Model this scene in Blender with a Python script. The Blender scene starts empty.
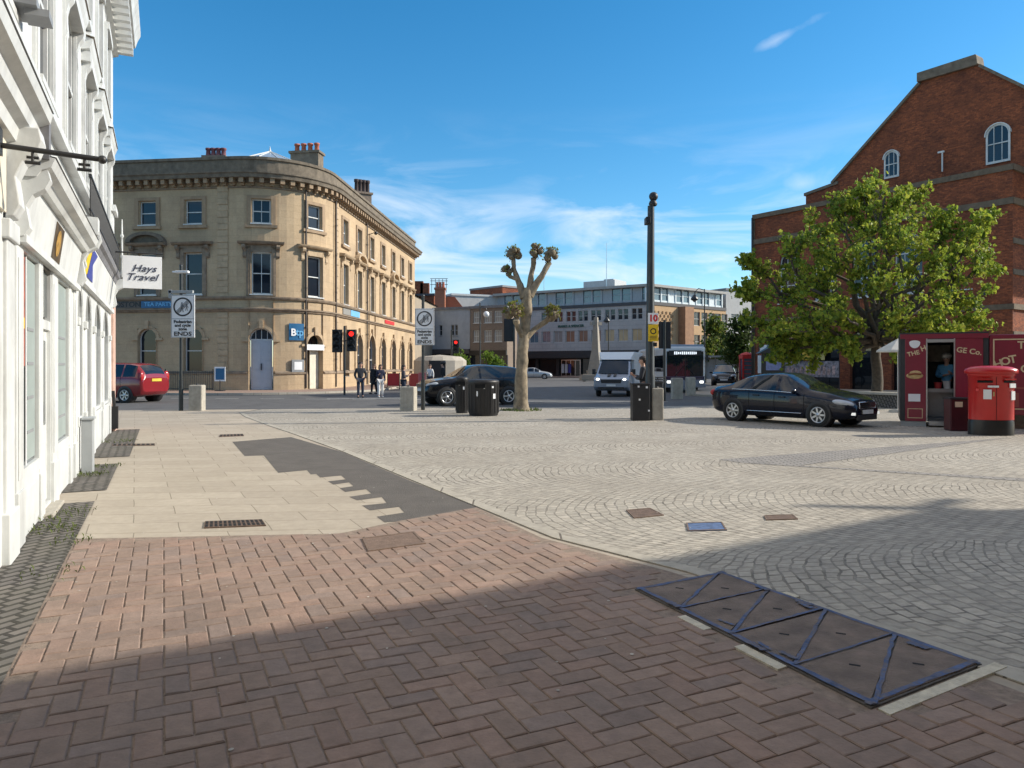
import bpy, bmesh, math, random
import numpy as np
from mathutils import Vector, Matrix
R = math.radians
random.seed(7)
S = bpy.context.scene
COL = S.collection

# ------------------------------------------------------------------ camera, sky, sun, exposure
F, HZ, EYE = 740.0, 366.0, 1.6
cd = bpy.data.cameras.new("camera"); cam = bpy.data.objects.new("camera", cd); COL.objects.link(cam)
cam.location = (0, 0, EYE); cam.rotation_euler = (R(90), 0, 0)
cd.sensor_width = 36; cd.lens = 36 * F / 1024; cd.shift_y = -(384 - HZ) / 1024
cd.clip_start = .05; cd.clip_end = 3000
S.camera = cam
SUN_EL = 28.0
SUN_AZ = math.degrees(math.atan2(1, .14))          # clockwise from +Y
S.view_settings.view_transform = 'Standard'; S.view_settings.look = 'None'
S.view_settings.gamma = 1; S.view_settings.use_curve_mapping = False
S.view_settings.exposure = 0.82
S.cycles.max_bounces = 6
W = bpy.data.worlds.new("World"); S.world = W; W.use_nodes = True
def build_world():
    nt = W.node_tree; n = nt.nodes; l = nt.links
    bg = n['Background']; bg.inputs[1].default_value = .106
    sky = n.new('ShaderNodeTexSky'); sky.sky_type = 'NISHITA'; sky.sun_disc = False
    sky.sun_elevation = R(SUN_EL); sky.sun_rotation = R(SUN_AZ)
    sky.air_density = 1.0; sky.dust_density = .25; sky.ozone_density = 3.2; sky.altitude = 50
    tc = n.new('ShaderNodeTexCoord')
    hs = n.new('ShaderNodeHueSaturation'); hs.inputs['Saturation'].default_value = 1.33; hs.inputs['Hue'].default_value = .492; hs.inputs['Value'].default_value = 1
    l.new(sky.outputs[0], hs.inputs['Color'])
    # thin wind-drawn clouds low in the sky
    sep = n.new('ShaderNodeSeparateXYZ'); l.new(tc.outputs['Generated'], sep.inputs[0])
    mp = n.new('ShaderNodeMapping'); mp.inputs['Scale'].default_value = (2.3, 2.3, 9.5); mp.inputs['Rotation'].default_value = (0, R(12), 0)
    mp.inputs['Location'].default_value = (.42, .3, .1)
    l.new(tc.outputs['Generated'], mp.inputs[0])
    no = n.new('ShaderNodeTexNoise'); no.inputs['Scale'].default_value = 1.7; no.inputs['Detail'].default_value = 9; no.inputs['Roughness'].default_value = .58
    no.inputs['Distortion'].default_value = .9
    l.new(mp.outputs[0], no.inputs['Vector'])
    rp = n.new('ShaderNodeValToRGB'); e = rp.color_ramp.elements
    e[0].position = .47; e[0].color = (0, 0, 0, 1); e[1].position = .70; e[1].color = (1, 1, 1, 1)
    l.new(no.outputs[0], rp.inputs[0])
    el = n.new('ShaderNodeValToRGB'); e = el.color_ramp.elements      # by height above the horizon (sine)
    e[0].position = .0; e[0].color = (.6, .6, .6, 1); e[1].position = .33; e[1].color = (0, 0, 0, 1)
    k = e.new(.10); k.color = (1, 1, 1, 1); k = e.new(.2); k.color = (.75, .75, .75, 1); k = e.new(.265); k.color = (.16, .16, .16, 1)
    l.new(sep.outputs[2], el.inputs[0])
    mu = n.new('ShaderNodeMath'); mu.operation = 'MULTIPLY'; l.new(rp.outputs[0], mu.inputs[0]); l.new(el.outputs[0], mu.inputs[1])
    mu2 = n.new('ShaderNodeMath'); mu2.operation = 'MULTIPLY'; mu2.inputs[1].default_value = .85; l.new(mu.outputs[0], mu2.inputs[0])
    # one small wisp high up and one by the gable
    last = mu2.outputs[0]
    for (dx, dz, sx, sz, st, tilt) in ((.362, .443, .030, .007, .38, .35), (.395, .247, .022, .012, .40, 0.)):
        v = Vector((dx, 1, dz)).normalized()
        m2 = n.new('ShaderNodeMapping'); m2.vector_type = 'POINT'
        m2.inputs['Location'].default_value = (-v.x / sx - (v.z * -tilt) / sx * 0, 0, -v.z / sz)
        m2.inputs['Scale'].default_value = (1 / sx, 0, 1 / sz)
        sh = n.new('ShaderNodeVectorMath'); sh.operation = 'ADD'
        cx = n.new('ShaderNodeCombineXYZ'); sb = n.new('ShaderNodeMath'); sb.operation = 'MULTIPLY_ADD'
        sb.inputs[1].default_value = -tilt; sb.inputs[2].default_value = tilt * v.x
        l.new(sep.outputs[0], sb.inputs[0]); l.new(sb.outputs[0], cx.inputs[2])
        l.new(tc.outputs['Generated'], sh.inputs[0]); l.new(cx.outputs[0], sh.inputs[1])
        l.new(sh.outputs[0], m2.inputs[0])
        ln = n.new('ShaderNodeVectorMath'); ln.operation = 'LENGTH'; l.new(m2.outputs[0], ln.inputs[0])
        n2 = n.new('ShaderNodeTexNoise'); n2.inputs['Scale'].default_value = 22; n2.inputs['Detail'].default_value = 6
        l.new(tc.outputs['Generated'], n2.inputs['Vector'])
        ad = n.new('ShaderNodeMath'); ad.operation = 'MULTIPLY_ADD'; ad.inputs[1].default_value = 2.6; l.new(n2.outputs[0], ad.inputs[0]); l.new(ln.outputs['Value'], ad.inputs[2])
        mr = n.new('ShaderNodeMapRange'); mr.inputs[1].default_value = 2.5; mr.inputs[2].default_value = 1.2; mr.inputs[3].default_value = 0; mr.inputs[4].default_value = st
        l.new(ad.outputs[0], mr.inputs[0])
        mx = n.new('ShaderNodeMath'); mx.operation = 'MAXIMUM'; l.new(last, mx.inputs[0]); l.new(mr.outputs[0], mx.inputs[1]); last = mx.outputs[0]
    # unseen bright cloud overhead, added to lift the surfaces in shade
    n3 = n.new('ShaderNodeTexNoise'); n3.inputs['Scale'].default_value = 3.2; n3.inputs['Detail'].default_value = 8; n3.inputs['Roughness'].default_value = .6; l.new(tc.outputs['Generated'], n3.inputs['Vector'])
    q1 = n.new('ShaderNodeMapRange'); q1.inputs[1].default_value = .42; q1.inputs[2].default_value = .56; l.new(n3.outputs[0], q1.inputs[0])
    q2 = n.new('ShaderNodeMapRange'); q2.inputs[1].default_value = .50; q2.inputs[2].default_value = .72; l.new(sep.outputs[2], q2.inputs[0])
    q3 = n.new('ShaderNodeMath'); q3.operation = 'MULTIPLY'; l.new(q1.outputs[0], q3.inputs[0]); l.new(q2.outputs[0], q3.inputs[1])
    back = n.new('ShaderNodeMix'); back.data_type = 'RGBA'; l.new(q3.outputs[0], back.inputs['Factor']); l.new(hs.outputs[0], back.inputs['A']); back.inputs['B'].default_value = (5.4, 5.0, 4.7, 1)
    mix = n.new('ShaderNodeMix'); mix.data_type = 'RGBA'
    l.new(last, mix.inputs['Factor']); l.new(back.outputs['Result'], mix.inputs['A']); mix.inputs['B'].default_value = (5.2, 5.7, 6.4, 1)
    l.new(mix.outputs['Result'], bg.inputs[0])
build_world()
sl = bpy.data.lights.new("sun", 'SUN'); sl.energy = 3.5; sl.angle = R(.5); sl.color = (1, .92, .79)
sun = bpy.data.objects.new("sun", sl); COL.objects.link(sun)
sdir = Vector((math.sin(R(SUN_AZ)) * math.cos(R(SUN_EL)), math.cos(R(SUN_AZ)) * math.cos(R(SUN_EL)), math.sin(R(SUN_EL))))
sun.rotation_euler = sdir.to_track_quat('Z', 'Y').to_euler()

# ------------------------------------------------------------------ helpers
def at(px, py, d): return Vector(((px - 512) / F * d, d, EYE - (py - HZ) / F * d))
def gp(px, py):
    d = EYE * F / (py - HZ); return Vector(((px - 512) / F * d, d, 0))
class MB:
    def __init__(s): s.v = []; s.f = []; s.m = []; s.sm = []; s.c = []; s.T = Matrix.Identity(4)
    def add(s, vs, fs, mi=0, smooth=False, col=None):
        b = len(s.v); T = s.T
        s.v += [tuple(T @ Vector(p)) for p in vs]
        for f in fs: s.f.append(tuple(b + i for i in f)); s.m.append(mi); s.sm.append(smooth); s.c.append(col)
        return s
    def box(s, c, d, mi=0, rz=0, rx=0, ry=0):
        x, y, z = d[0] / 2, d[1] / 2, d[2] / 2
        M = Matrix.Translation(c) @ Matrix.Rotation(rz, 4, 'Z') @ Matrix.Rotation(ry, 4, 'Y') @ Matrix.Rotation(rx, 4, 'X')
        vs = [M @ Vector((a * x, b * y, e * z)) for a in (-1, 1) for b in (-1, 1) for e in (-1, 1)]
        return s.add(vs, [(0, 1, 3, 2), (4, 6, 7, 5), (0, 4, 5, 1), (2, 3, 7, 6), (0, 2, 6, 4), (1, 5, 7, 3)], mi)
    def tube(s, pts, rs, n=10, mi=0, cap=True, smooth=True):
        pts = [Vector(p) for p in pts]
        if not isinstance(rs, (list, tuple)): rs = [rs] * len(pts)
        vs = []; fs = []; ref = None
        for i, p in enumerate(pts):
            t = (pts[min(i + 1, len(pts) - 1)] - pts[max(i - 1, 0)]).normalized()
            if ref is None: ref = Vector((1, 0, 0)) if abs(t.x) < .9 else Vector((0, 1, 0))
            a = (ref - t * ref.dot(t)).normalized(); ref = a; b = t.cross(a)
            vs += [p + (a * math.cos(2 * math.pi * k / n) + b * math.sin(2 * math.pi * k / n)) * rs[i] for k in range(n)]
        for i in range(len(pts) - 1):
            for k in range(n):
                k2 = (k + 1) % n; fs.append((i * n + k, i * n + k2, (i + 1) * n + k2, (i + 1) * n + k))
        s.add(vs, fs, mi, smooth)
        if cap:
            s.add(vs[:n], [tuple(range(n))[::-1]], mi); s.add(vs[-n:], [tuple(range(n))], mi)
        return s
    def lathe(s, prof, c=(0, 0, 0), n=20, mi=0, smooth=True):
        vs = []; fs = []
        for r, z in prof: vs += [(c[0] + r * math.cos(2 * math.pi * k / n), c[1] + r * math.sin(2 * math.pi * k / n), c[2] + z) for k in range(n)]
        for i in range(len(prof) - 1):
            for k in range(n):
                k2 = (k + 1) % n; fs.append((i * n + k, i * n + k2, (i + 1) * n + k2, (i + 1) * n + k))
        return s.add(vs, fs, mi, smooth)
    def ball(s, c, r, n=12, m=8, mi=0, T=None):
        rr = (r, r, r) if not isinstance(r, (tuple, list)) else r
        vs = []; fs = []
        for i in range(m + 1):
            t = math.pi * i / m
            for k in range(n):
                a = 2 * math.pi * k / n
                p = Vector((rr[0] * math.sin(t) * math.cos(a), rr[1] * math.sin(t) * math.sin(a), rr[2] * math.cos(t)))
                if T: p = T @ p
                vs.append(p + Vector(c))
        for i in range(m):
            for k in range(n):
                k2 = (k + 1) % n; fs.append((i * n + k, (i + 1) * n + k, (i + 1) * n + k2, i * n + k2))
        return s.add(vs, fs, mi, True)
    def prism(s, poly, z0, z1, mi=0):
        n = len(poly); vs = [(p[0], p[1], z0) for p in poly] + [(p[0], p[1], z1) for p in poly]
        return s.add(vs, [tuple(range(n))[::-1], tuple(range(n, 2 * n))] + [(i, (i + 1) % n, n + (i + 1) % n, n + i) for i in range(n)], mi)
    def extr(s, poly, o, ax, ay, az, t0, t1, mi=0):      # polygon in plane (ax,ay), thickness along az
        o, ax, ay, az = Vector(o), Vector(ax), Vector(ay), Vector(az); n = len(poly)
        vs = [o + ax * p[0] + ay * p[1] + az * t0 for p in poly] + [o + ax * p[0] + ay * p[1] + az * t1 for p in poly]
        return s.add(vs, [tuple(range(n))[::-1], tuple(range(n, 2 * n))] + [(i, (i + 1) % n, n + (i + 1) % n, n + i) for i in range(n)], mi)
    def fbox(s, f, u0, u1, v0, v1, w0, w1, nu=1, mi=0):
        vs = []; fs = []
        for i in range(nu + 1):
            u = u0 + (u1 - u0) * i / nu
            vs += [f(u, v0, w0), f(u, v1, w0), f(u, v1, w1), f(u, v0, w1)]
        for i in range(nu):
            a = 4 * i; fs += [(a + j, a + (j + 1) % 4, a + 4 + (j + 1) % 4, a + 4 + j) for j in range(4)]
        fs += [(0, 3, 2, 1), (4 * nu, 4 * nu + 1, 4 * nu + 2, 4 * nu + 3)]
        return s.add(vs, fs, mi)
    def build(s, name, mats, parent=None, bevel=0, smooth=None, fix=True):
        if not isinstance(mats, (list, tuple)): mats = [mats]
        me = bpy.data.meshes.new(name); me.from_pydata(s.v, [], s.f)
        for m in mats: me.materials.append(m)
        me.polygons.foreach_set('material_index', s.m); me.polygons.foreach_set('use_smooth', s.sm)
        if fix:
            bm = bmesh.new(); bm.from_mesh(me)
            bmesh.ops.recalc_face_normals(bm, faces=bm.faces[:])
            if bevel: 
                bmesh.ops.remove_doubles(bm, verts=bm.verts[:], dist=1e-5)
                bmesh.ops.bevel(bm, geom=[e for e in bm.edges if len(e.link_faces) == 2 and e.calc_face_angle(0) > .6], offset=bevel, segments=2, affect='EDGES', profile=.5, clamp_overlap=True)
            bm.to_mesh(me); bm.free()
        # metre UVs projected along the dominant axis of every face
        uv = me.uv_layers.new(name='UVMap'); 
        nl = len(me.loops); vi = np.empty(nl, int); me.loops.foreach_get('vertex_index', vi)
        co = np.empty(len(me.vertices) * 3); me.vertices.foreach_get('co', co); co = co.reshape(-1, 3)
        npoly = len(me.polygons); nr = np.empty(npoly * 3); me.polygons.foreach_get('normal', nr); nr = nr.reshape(-1, 3)
        lt = np.empty(npoly, int); me.polygons.foreach_get('loop_total', lt)
        ln = np.repeat(nr, lt, axis=0); p = co[vi]
        flat = np.abs(ln[:, 2]) > .7
        h = np.hypot(ln[:, 0], ln[:, 1]) + 1e-9
        sg = np.where((ln[:, 0] + .3 * ln[:, 1]) < 0, -1, 1)
        u = np.where(flat, p[:, 0], (-ln[:, 1] * p[:, 0] + ln[:, 0] * p[:, 1]) / h * sg); v = np.where(flat, p[:, 1], p[:, 2])
        uv.data.foreach_set('uv', np.stack([u, v], 1).ravel().astype(np.float32))
        if any(c is not None for c in s.c) and not bevel:
            at_ = me.color_attributes.new('tone', 'FLOAT_COLOR', 'CORNER')
            cc = np.array([(c if c is not None else (.5, .5, .5)) for c in s.c]); cc = np.concatenate([cc, np.ones((len(cc), 1))], 1)
            at_.data.foreach_set('color', np.repeat(cc, lt, axis=0).ravel().astype(np.float32))
        o = bpy.data.objects.new(name, me); COL.objects.link(o)
        if parent: own(o, parent)
        return o
WORLD = {}
def own(o, parent):
    o.parent = parent
    if parent.name in WORLD: o.matrix_parent_inverse = Matrix.Translation(-WORLD[parent.name])
def site(name, label, cat, loc, group=None):            # a thing whose parts are laid out in place
    o = thing(name, label, cat, loc, 0, group); WORLD[o.name] = Vector(loc); return o
def tag(o, label=None, cat=None, group=None, kind=None):
    if label: o['label'] = label
    if cat: o['category'] = cat
    if group: o['group'] = group
    if kind: o['kind'] = kind
    return o
def thing(name, label, cat, loc=(0, 0, 0), rz=0, group=None):
    o = bpy.data.objects.new(name, None); COL.objects.link(o); o.location = loc; o.rotation_euler = (0, 0, rz); o.empty_display_size = .2
    return tag(o, label, cat, group)
def dup(root, loc, rz, label=None):
    def cp(o, par):
        c = o.copy(); COL.objects.link(c)
        if par: c.parent = par
        for ch in [x for x in bpy.data.objects if x.parent == o]: cp(ch, c)
        return c
    c = cp(root, None); c.location = loc; c.rotation_euler = (0, 0, rz)
    if label: c['label'] = label
    return c
def text(s, size, M, mat, parent=None, name='lettering', shear=0, ext=.004, align='CENTER', sx=1, bold=0, spacing=1):
    cu = bpy.data.curves.new('t', 'FONT'); cu.body = s; cu.size = size; cu.align_x = align; cu.align_y = 'CENTER'
    cu.extrude = ext; cu.shear = shear; cu.offset = bold; cu.resolution_u = 3; cu.space_character = spacing
    tmp = bpy.data.objects.new('t', cu); COL.objects.link(tmp)
    dg = bpy.context.evaluated_depsgraph_get(); me = bpy.data.meshes.new_from_object(tmp.evaluated_get(dg))
    bpy.data.objects.remove(tmp); bpy.data.curves.remove(cu)
    me.transform(M @ Matrix.Diagonal((sx, 1, 1, 1))); me.materials.clear(); me.materials.append(mat); me.name = name
    o = bpy.data.objects.new(name, me); COL.objects.link(o)
    if parent: own(o, parent)
    return o
def basis(o, ax, ay):
    ax, ay = Vector(ax).normalized(), Vector(ay).normalized(); az = ax.cross(ay)
    return Matrix(((ax.x, ay.x, az.x, o[0]), (ax.y, ay.y, az.y, o[1]), (ax.z, ay.z, az.z, o[2]), (0, 0, 0, 1)))

# ------------------------------------------------------------------ materials
MATS = {}
def pm(name, col, rough=.6, var=.12, scale=4., bump=0., bscale=30., metal=0., coat=0., spec=.5, dirt=0., dscale=.9):
    if name in MATS: return MATS[name]
    m = bpy.data.materials.new(name); m.use_nodes = True; MATS[name] = m
    nt = m.node_tree; n = nt.nodes; l = nt.links; b = n['Principled BSDF']
    b.inputs['Roughness'].default_value = rough; b.inputs['Metallic'].default_value = metal
    b.inputs['Specular IOR Level'].default_value = spec; b.inputs['Coat Weight'].default_value = coat; b.inputs['Coat Roughness'].default_value = .04
    tc = n.new('ShaderNodeTexCoord')
    no = n.new('ShaderNodeTexNoise'); no.inputs['Scale'].default_value = scale; no.inputs['Detail'].default_value = 6; no.inputs['Roughness'].default_value = .65
    l.new(tc.outputs['Object'], no.inputs['Vector'])
    mr = n.new('ShaderNodeMapRange'); mr.inputs[1].default_value = .3; mr.inputs[2].default_value = .7; mr.inputs[3].default_value = 1 - var; mr.inputs[4].default_value = 1 + var
    l.new(no.outputs[0], mr.inputs[0])
    mx = n.new('ShaderNodeMix'); mx.data_type = 'RGBA'; mx.blend_type = 'MULTIPLY'; mx.inputs['Factor'].default_value = 1
    mx.inputs['A'].default_value = (*col, 1); l.new(mr.outputs[0], mx.inputs['B'])
    out = mx.outputs['Result']
    if dirt:
        n2 = n.new('ShaderNodeTexNoise'); n2.inputs['Scale'].default_value = dscale; n2.inputs['Detail'].default_value = 8; n2.inputs['Roughness'].default_value = .7
        mp = n.new('ShaderNodeMapping'); mp.inputs['Scale'].default_value = (1.6, 1.6, .45); l.new(tc.outputs['Object'], mp.inputs[0]); l.new(mp.outputs[0], n2.inputs['Vector'])
        r2 = n.new('ShaderNodeMapRange'); r2.inputs[1].default_value = .5; r2.inputs[2].default_value = .72; r2.inputs[3].default_value = 0; r2.inputs[4].default_value = dirt
        l.new(n2.outputs[0], r2.inputs[0])
        m2 = n.new('ShaderNodeMix'); m2.data_type = 'RGBA'; l.new(r2.outputs[0], m2.inputs['Factor']); l.new(out, m2.inputs['A']); m2.inputs['B'].default_value = (col[0] * .28, col[1] * .27, col[2] * .27, 1)
        out = m2.outputs['Result']
    l.new(out, b.inputs['Base Color'])
    if bump:
        n3 = n.new('ShaderNodeTexNoise'); n3.inputs['Scale'].default_value = bscale; n3.inputs['Detail'].default_value = 5
        l.new(tc.outputs['Object'], n3.inputs['Vector'])
        bp = n.new('ShaderNodeBump'); bp.inputs['Strength'].default_value = bump; bp.inputs['Distance'].default_value = .02
        l.new(n3.outputs[0], bp.inputs['Height']); l.new(bp.outputs[0], b.inputs['Normal'])
    return m
def courses(name, c1, c2, mortar, bw, bh, ms=.012, rough=.85, bump=.5, dirt=.3, offset=.5, rot=0, arcs=None, dirtcol=None, wob=.0, var=.2, patchscale=.5, patchy=0, axes=None):
    """stone, brick, slab and sett surfaces: courses laid in metre UVs"""
    m = bpy.data.materials.new(name); m.use_nodes = True; MATS[name] = m
    nt = m.node_tree; n = nt.nodes; l = nt.links; b = n['Principled BSDF']; b.inputs['Roughness'].default_value = rough
    b.inputs['Specular IOR Level'].default_value = .3
    uv = n.new('ShaderNodeUVMap'); uv.uv_map = 'UVMap'
    mp = n.new('ShaderNodeMapping'); mp.inputs['Rotation'].default_value = (0, 0, rot); l.new(uv.outputs[0], mp.inputs[0])
    vec = mp.outputs[0]
    if axes:
        ca = n.new('ShaderNodeCombineXYZ')
        for i, ax in enumerate(axes):
            dn = n.new('ShaderNodeVectorMath'); dn.operation = 'DOT_PRODUCT'; dn.inputs[1].default_value = (*ax, 0); l.new(uv.outputs[0], dn.inputs[0]); l.new(dn.outputs['Value'], ca.inputs[i])
        vec = ca.outputs[0]
    if wob:
        nw = n.new('ShaderNodeTexNoise'); nw.inputs['Scale'].default_value = 2.2; nw.inputs['Detail'].default_value = 3; l.new(vec, nw.inputs['Vector'])
        sv = n.new('ShaderNodeVectorMath'); sv.operation = 'MULTIPLY_ADD'; sv.inputs[1].default_value = (wob, wob, 0)
        l.new(nw.outputs['Color'], sv.inputs[0]); l.new(vec, sv.inputs[2]); vec = sv.outputs[0]
    if arcs:
        w = arcs; Rr = w * .62
        sp = n.new('ShaderNodeSeparateXYZ'); l.new(vec, sp.inputs[0])
        def mt(op, a, b_=None, c_=None):
            x = n.new('ShaderNodeMath'); x.operation = op
            for i, q in enumerate((a, b_, c_)):
                if q is None: continue
                if isinstance(q, (int, float)): x.inputs[i].default_value = q
                else: l.new(q, x.inputs[i])
            return x.outputs[0]
        q = mt('SUBTRACT', mt('FLOORED_MODULO', sp.outputs[1], w), w / 2)
        cidx = mt('FLOOR', mt('DIVIDE', sp.outputs[1], w))
        sq = mt('SQRT', mt('SUBTRACT', Rr * Rr, mt('MULTIPLY', q, q)))
        vv = mt('ADD', mt('ADD', sp.outputs[0], sq), mt('MULTIPLY', cidx, .043))
        uu = mt('MULTIPLY', mt('ARCSINE', mt('DIVIDE', q, Rr)), Rr)
        cb = n.new('ShaderNodeCombineXYZ'); l.new(uu, cb.inputs[0]); l.new(vv, cb.inputs[1]); vec = cb.outputs[0]
    br = n.new('ShaderNodeTexBrick'); l.new(vec, br.inputs['Vector'])
    br.inputs['Scale'].default_value = 1; br.inputs['Brick Width'].default_value = bw; br.inputs['Row Height'].default_value = bh
    br.inputs['Mortar Size'].default_value = ms; br.inputs['Mortar Smooth'].default_value = .35; br.offset = offset; br.inputs['Bias'].default_value = 0
    br.inputs['Color1'].default_value = (*c1, 1); br.inputs['Color2'].default_value = (*c2, 1); br.inputs['Mortar'].default_value = (*mortar, 1)
    if patchy:
        pn = n.new('ShaderNodeTexNoise'); pn.inputs['Scale'].default_value = 1.3; pn.inputs['Detail'].default_value = 5; pn.inputs['Roughness'].default_value = .75; l.new(uv.outputs[0], pn.inputs['Vector'])
        pr = n.new('ShaderNodeMapRange'); pr.inputs[1].default_value = .47; pr.inputs[2].default_value = .70; l.new(pn.outputs[0], pr.inputs[0])
        pmx = n.new('ShaderNodeMix'); pmx.data_type = 'RGBA'; l.new(pr.outputs[0], pmx.inputs['Factor']); pmx.inputs['A'].default_value = tuple(q * .84 for q in c2) + (1,); pmx.inputs['B'].default_value = (*mortar, 1); l.new(pmx.outputs['Result'], br.inputs['Mortar'])
    no = n.new('ShaderNodeTexNoise'); no.inputs['Scale'].default_value = 9; no.inputs['Detail'].default_value = 7; no.inputs['Roughness'].default_value = .7; l.new(uv.outputs[0], no.inputs['Vector'])
    mr = n.new('ShaderNodeMapRange'); mr.inputs[1].default_value = .25; mr.inputs[2].default_value = .75; mr.inputs[3].default_value = 1 - var; mr.inputs[4].default_value = 1 + var; l.new(no.outputs[0], mr.inputs[0])
    mx = n.new('ShaderNodeMix'); mx.data_type = 'RGBA'; mx.blend_type = 'MULTIPLY'; mx.inputs['Factor'].default_value = 1
    l.new(br.outputs[0], mx.inputs['A']); l.new(mr.outputs[0], mx.inputs['B'])
    n2 = n.new('ShaderNodeTexNoise'); n2.inputs['Scale'].default_value = patchscale; n2.inputs['Detail'].default_value = 7; n2.inputs['Roughness'].default_value = .68; l.new(uv.outputs[0], n2.inputs['Vector'])
    r2 = n.new('ShaderNodeMapRange'); r2.inputs[1].default_value = .42; r2.inputs[2].default_value = .7; r2.inputs[3].default_value = 0; r2.inputs[4].default_value = dirt; l.new(n2.outputs[0], r2.inputs[0])
    m2 = n.new('ShaderNodeMix'); m2.data_type = 'RGBA'; l.new(r2.outputs[0], m2.inputs['Factor']); l.new(mx.outputs['Result'], m2.inputs['A'])
    dc = dirtcol or (c1[0] * .35, c1[1] * .35, c1[2] * .36); m2.inputs['B'].default_value = (*dc, 1)
    l.new(m2.outputs['Result'], b.inputs['Base Color'])
    if bump:
        sm = n.new('ShaderNodeMath'); sm.operation = 'MULTIPLY_ADD'; sm.inputs[1].default_value = -1.; l.new(br.outputs['Fac'], sm.inputs[0])
        s2 = n.new('ShaderNodeMath'); s2.operation = 'MULTIPLY'; s2.inputs[1].default_value = .35; l.new(no.outputs[0], s2.inputs[0]); l.new(s2.outputs[0], sm.inputs[2])
        bp = n.new('ShaderNodeBump'); bp.inputs['Strength'].default_value = bump; bp.inputs['Distance'].default_value = .012
        l.new(sm.outputs[0], bp.inputs['Height']); l.new(bp.outputs[0], b.inputs['Normal'])
    return m
def toned(name, rough=.8, bump=.3, bscale=40, tr=0, mul=(1, 1, 1), spec=.3, stain=0):
    """colour read from each piece's own tone (bricks, leaves)"""
    m = bpy.data.materials.new(name); m.use_nodes = True; MATS[name] = m
    nt = m.node_tree; n = nt.nodes; l = nt.links; b = n['Principled BSDF']; b.inputs['Roughness'].default_value = rough; b.inputs['Specular IOR Level'].default_value = spec
    a = n.new('ShaderNodeAttribute'); a.attribute_name = 'tone'
    tc = n.new('ShaderNodeTexCoord'); no = n.new('ShaderNodeTexNoise'); no.inputs['Scale'].default_value = 14; no.inputs['Detail'].default_value = 6; no.inputs['Roughness'].default_value = .7
    l.new(tc.outputs['Object'], no.inputs['Vector'])
    mr = n.new('ShaderNodeMapRange'); mr.inputs[1].default_value = .25; mr.inputs[2].default_value = .75; mr.inputs[3].default_value = .8; mr.inputs[4].default_value = 1.2; l.new(no.outputs[0], mr.inputs[0])
    mx = n.new('ShaderNodeMix'); mx.data_type = 'RGBA'; mx.blend_type = 'MULTIPLY'; mx.inputs['Factor'].default_value = 1
    l.new(a.outputs['Color'], mx.inputs['A']); l.new(mr.outputs[0], mx.inputs['B']); out = mx.outputs['Result']
    if stain:
        n2 = n.new('ShaderNodeTexNoise'); n2.inputs['Scale'].default_value = .8; n2.inputs['Detail'].default_value = 8; n2.inputs['Roughness'].default_value = .7; l.new(tc.outputs['Object'], n2.inputs['Vector'])
        r2 = n.new('ShaderNodeMapRange'); r2.inputs[1].default_value = .45; r2.inputs[2].default_value = .75; r2.inputs[3].default_value = 0; r2.inputs[4].default_value = stain; l.new(n2.outputs[0], r2.inputs[0])
        m2 = n.new('ShaderNodeMix'); m2.data_type = 'RGBA'; l.new(r2.outputs[0], m2.inputs['Factor']); l.new(out, m2.inputs['A']); m2.inputs['B'].default_value = (.10, .085, .075, 1); out = m2.outputs['Result']
    l.new(out, b.inputs['Base Color'])
    if bump:
        n3 = n.new('ShaderNodeTexNoise'); n3.inputs['Scale'].default_value = bscale; n3.inputs['Detail'].default_value = 5; l.new(tc.outputs['Object'], n3.inputs['Vector'])
        bp = n.new('ShaderNodeBump'); bp.inputs['Strength'].default_value = bump; bp.inputs['Distance'].default_value = .01; l.new(n3.outputs[0], bp.inputs['Height']); l.new(bp.outputs[0], b.inputs['Normal'])
    if tr:
        t = n.new('ShaderNodeBsdfTranslucent'); l.new(out, t.inputs[0]); ms = n.new('ShaderNodeMixShader'); ms.inputs[0].default_value = tr
        l.new(b.outputs[0], ms.inputs[1]); l.new(t.outputs[0], ms.inputs[2]); l.new(ms.outputs[0], n['Material Output'].inputs[0])
    return m
def glow(name, col, st):
    m = bpy.data.materials.new(name); m.use_nodes = True; MATS[name] = m; b = m.node_tree.nodes['Principled BSDF']
    b.inputs['Base Color'].default_value = (*col, 1); b.inputs['Emission Color'].default_value = (*col, 1); b.inputs['Emission Strength'].default_value = st
    return m
def glass(name, col, rough=.04, spec=.8, wav=.08):
    m = pm(name, col, rough, .2, .7, wav, 1.3, 0, 0, spec); return m

white_paint = pm('white_paint', (.595, .61, .60), .5, .1, 2.5, .08, 25, dirt=.42)
cream_paint = pm('cream_paint', (.70, .63, .50), .6, .05, 2, .04, 25, dirt=.1)
pink_stone = pm('pink_stone', (.55, .36, .29), .8, .2, 5, .2, 40, dirt=.2)
lead = pm('lead', (.17, .17, .18), .6, .25, 4, .2, 20)
black_paint = pm('black_paint', (.012, .012, .013), .35, .2, 5, .03, 30)
black_plastic = pm('black_plastic', (.018, .018, .02), .5, .2, 5, .05, 60)
iron = pm('iron', (.02, .021, .023), .45, .2, 8, .1, 50)
grey_metal = pm('grey_metal', (.33, .35, .36), .5, .1, 3, .05, 20, dirt=.25)
steel = pm('steel', (.55, .56, .58), .3, .08, 6, 0, 1, 1.0)
pole_paint = pm('pole_paint', (.025, .03, .032), .4, .25, 4, .05, 30)
sign_white = pm('sign_white', (.78, .79, .80), .45, .03, 3)
sign_black = pm('sign_black', (.02, .02, .022), .5, .1, 3)
sign_grey = pm('sign_grey', (.25, .26, .27), .5, .1, 6)
sign_yellow = pm('sign_yellow', (.75, .50, .02), .45, .06, 5)
sign_blue = pm('sign_blue', (.012, .11, .25), .4, .08, 4)
sign_red = pm('sign_red', (.60, .04, .04), .45, .08, 4)
concrete = pm('concrete', (.40, .37, .31), .9, .18, 6, .4, 50, dirt=.3)
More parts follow.
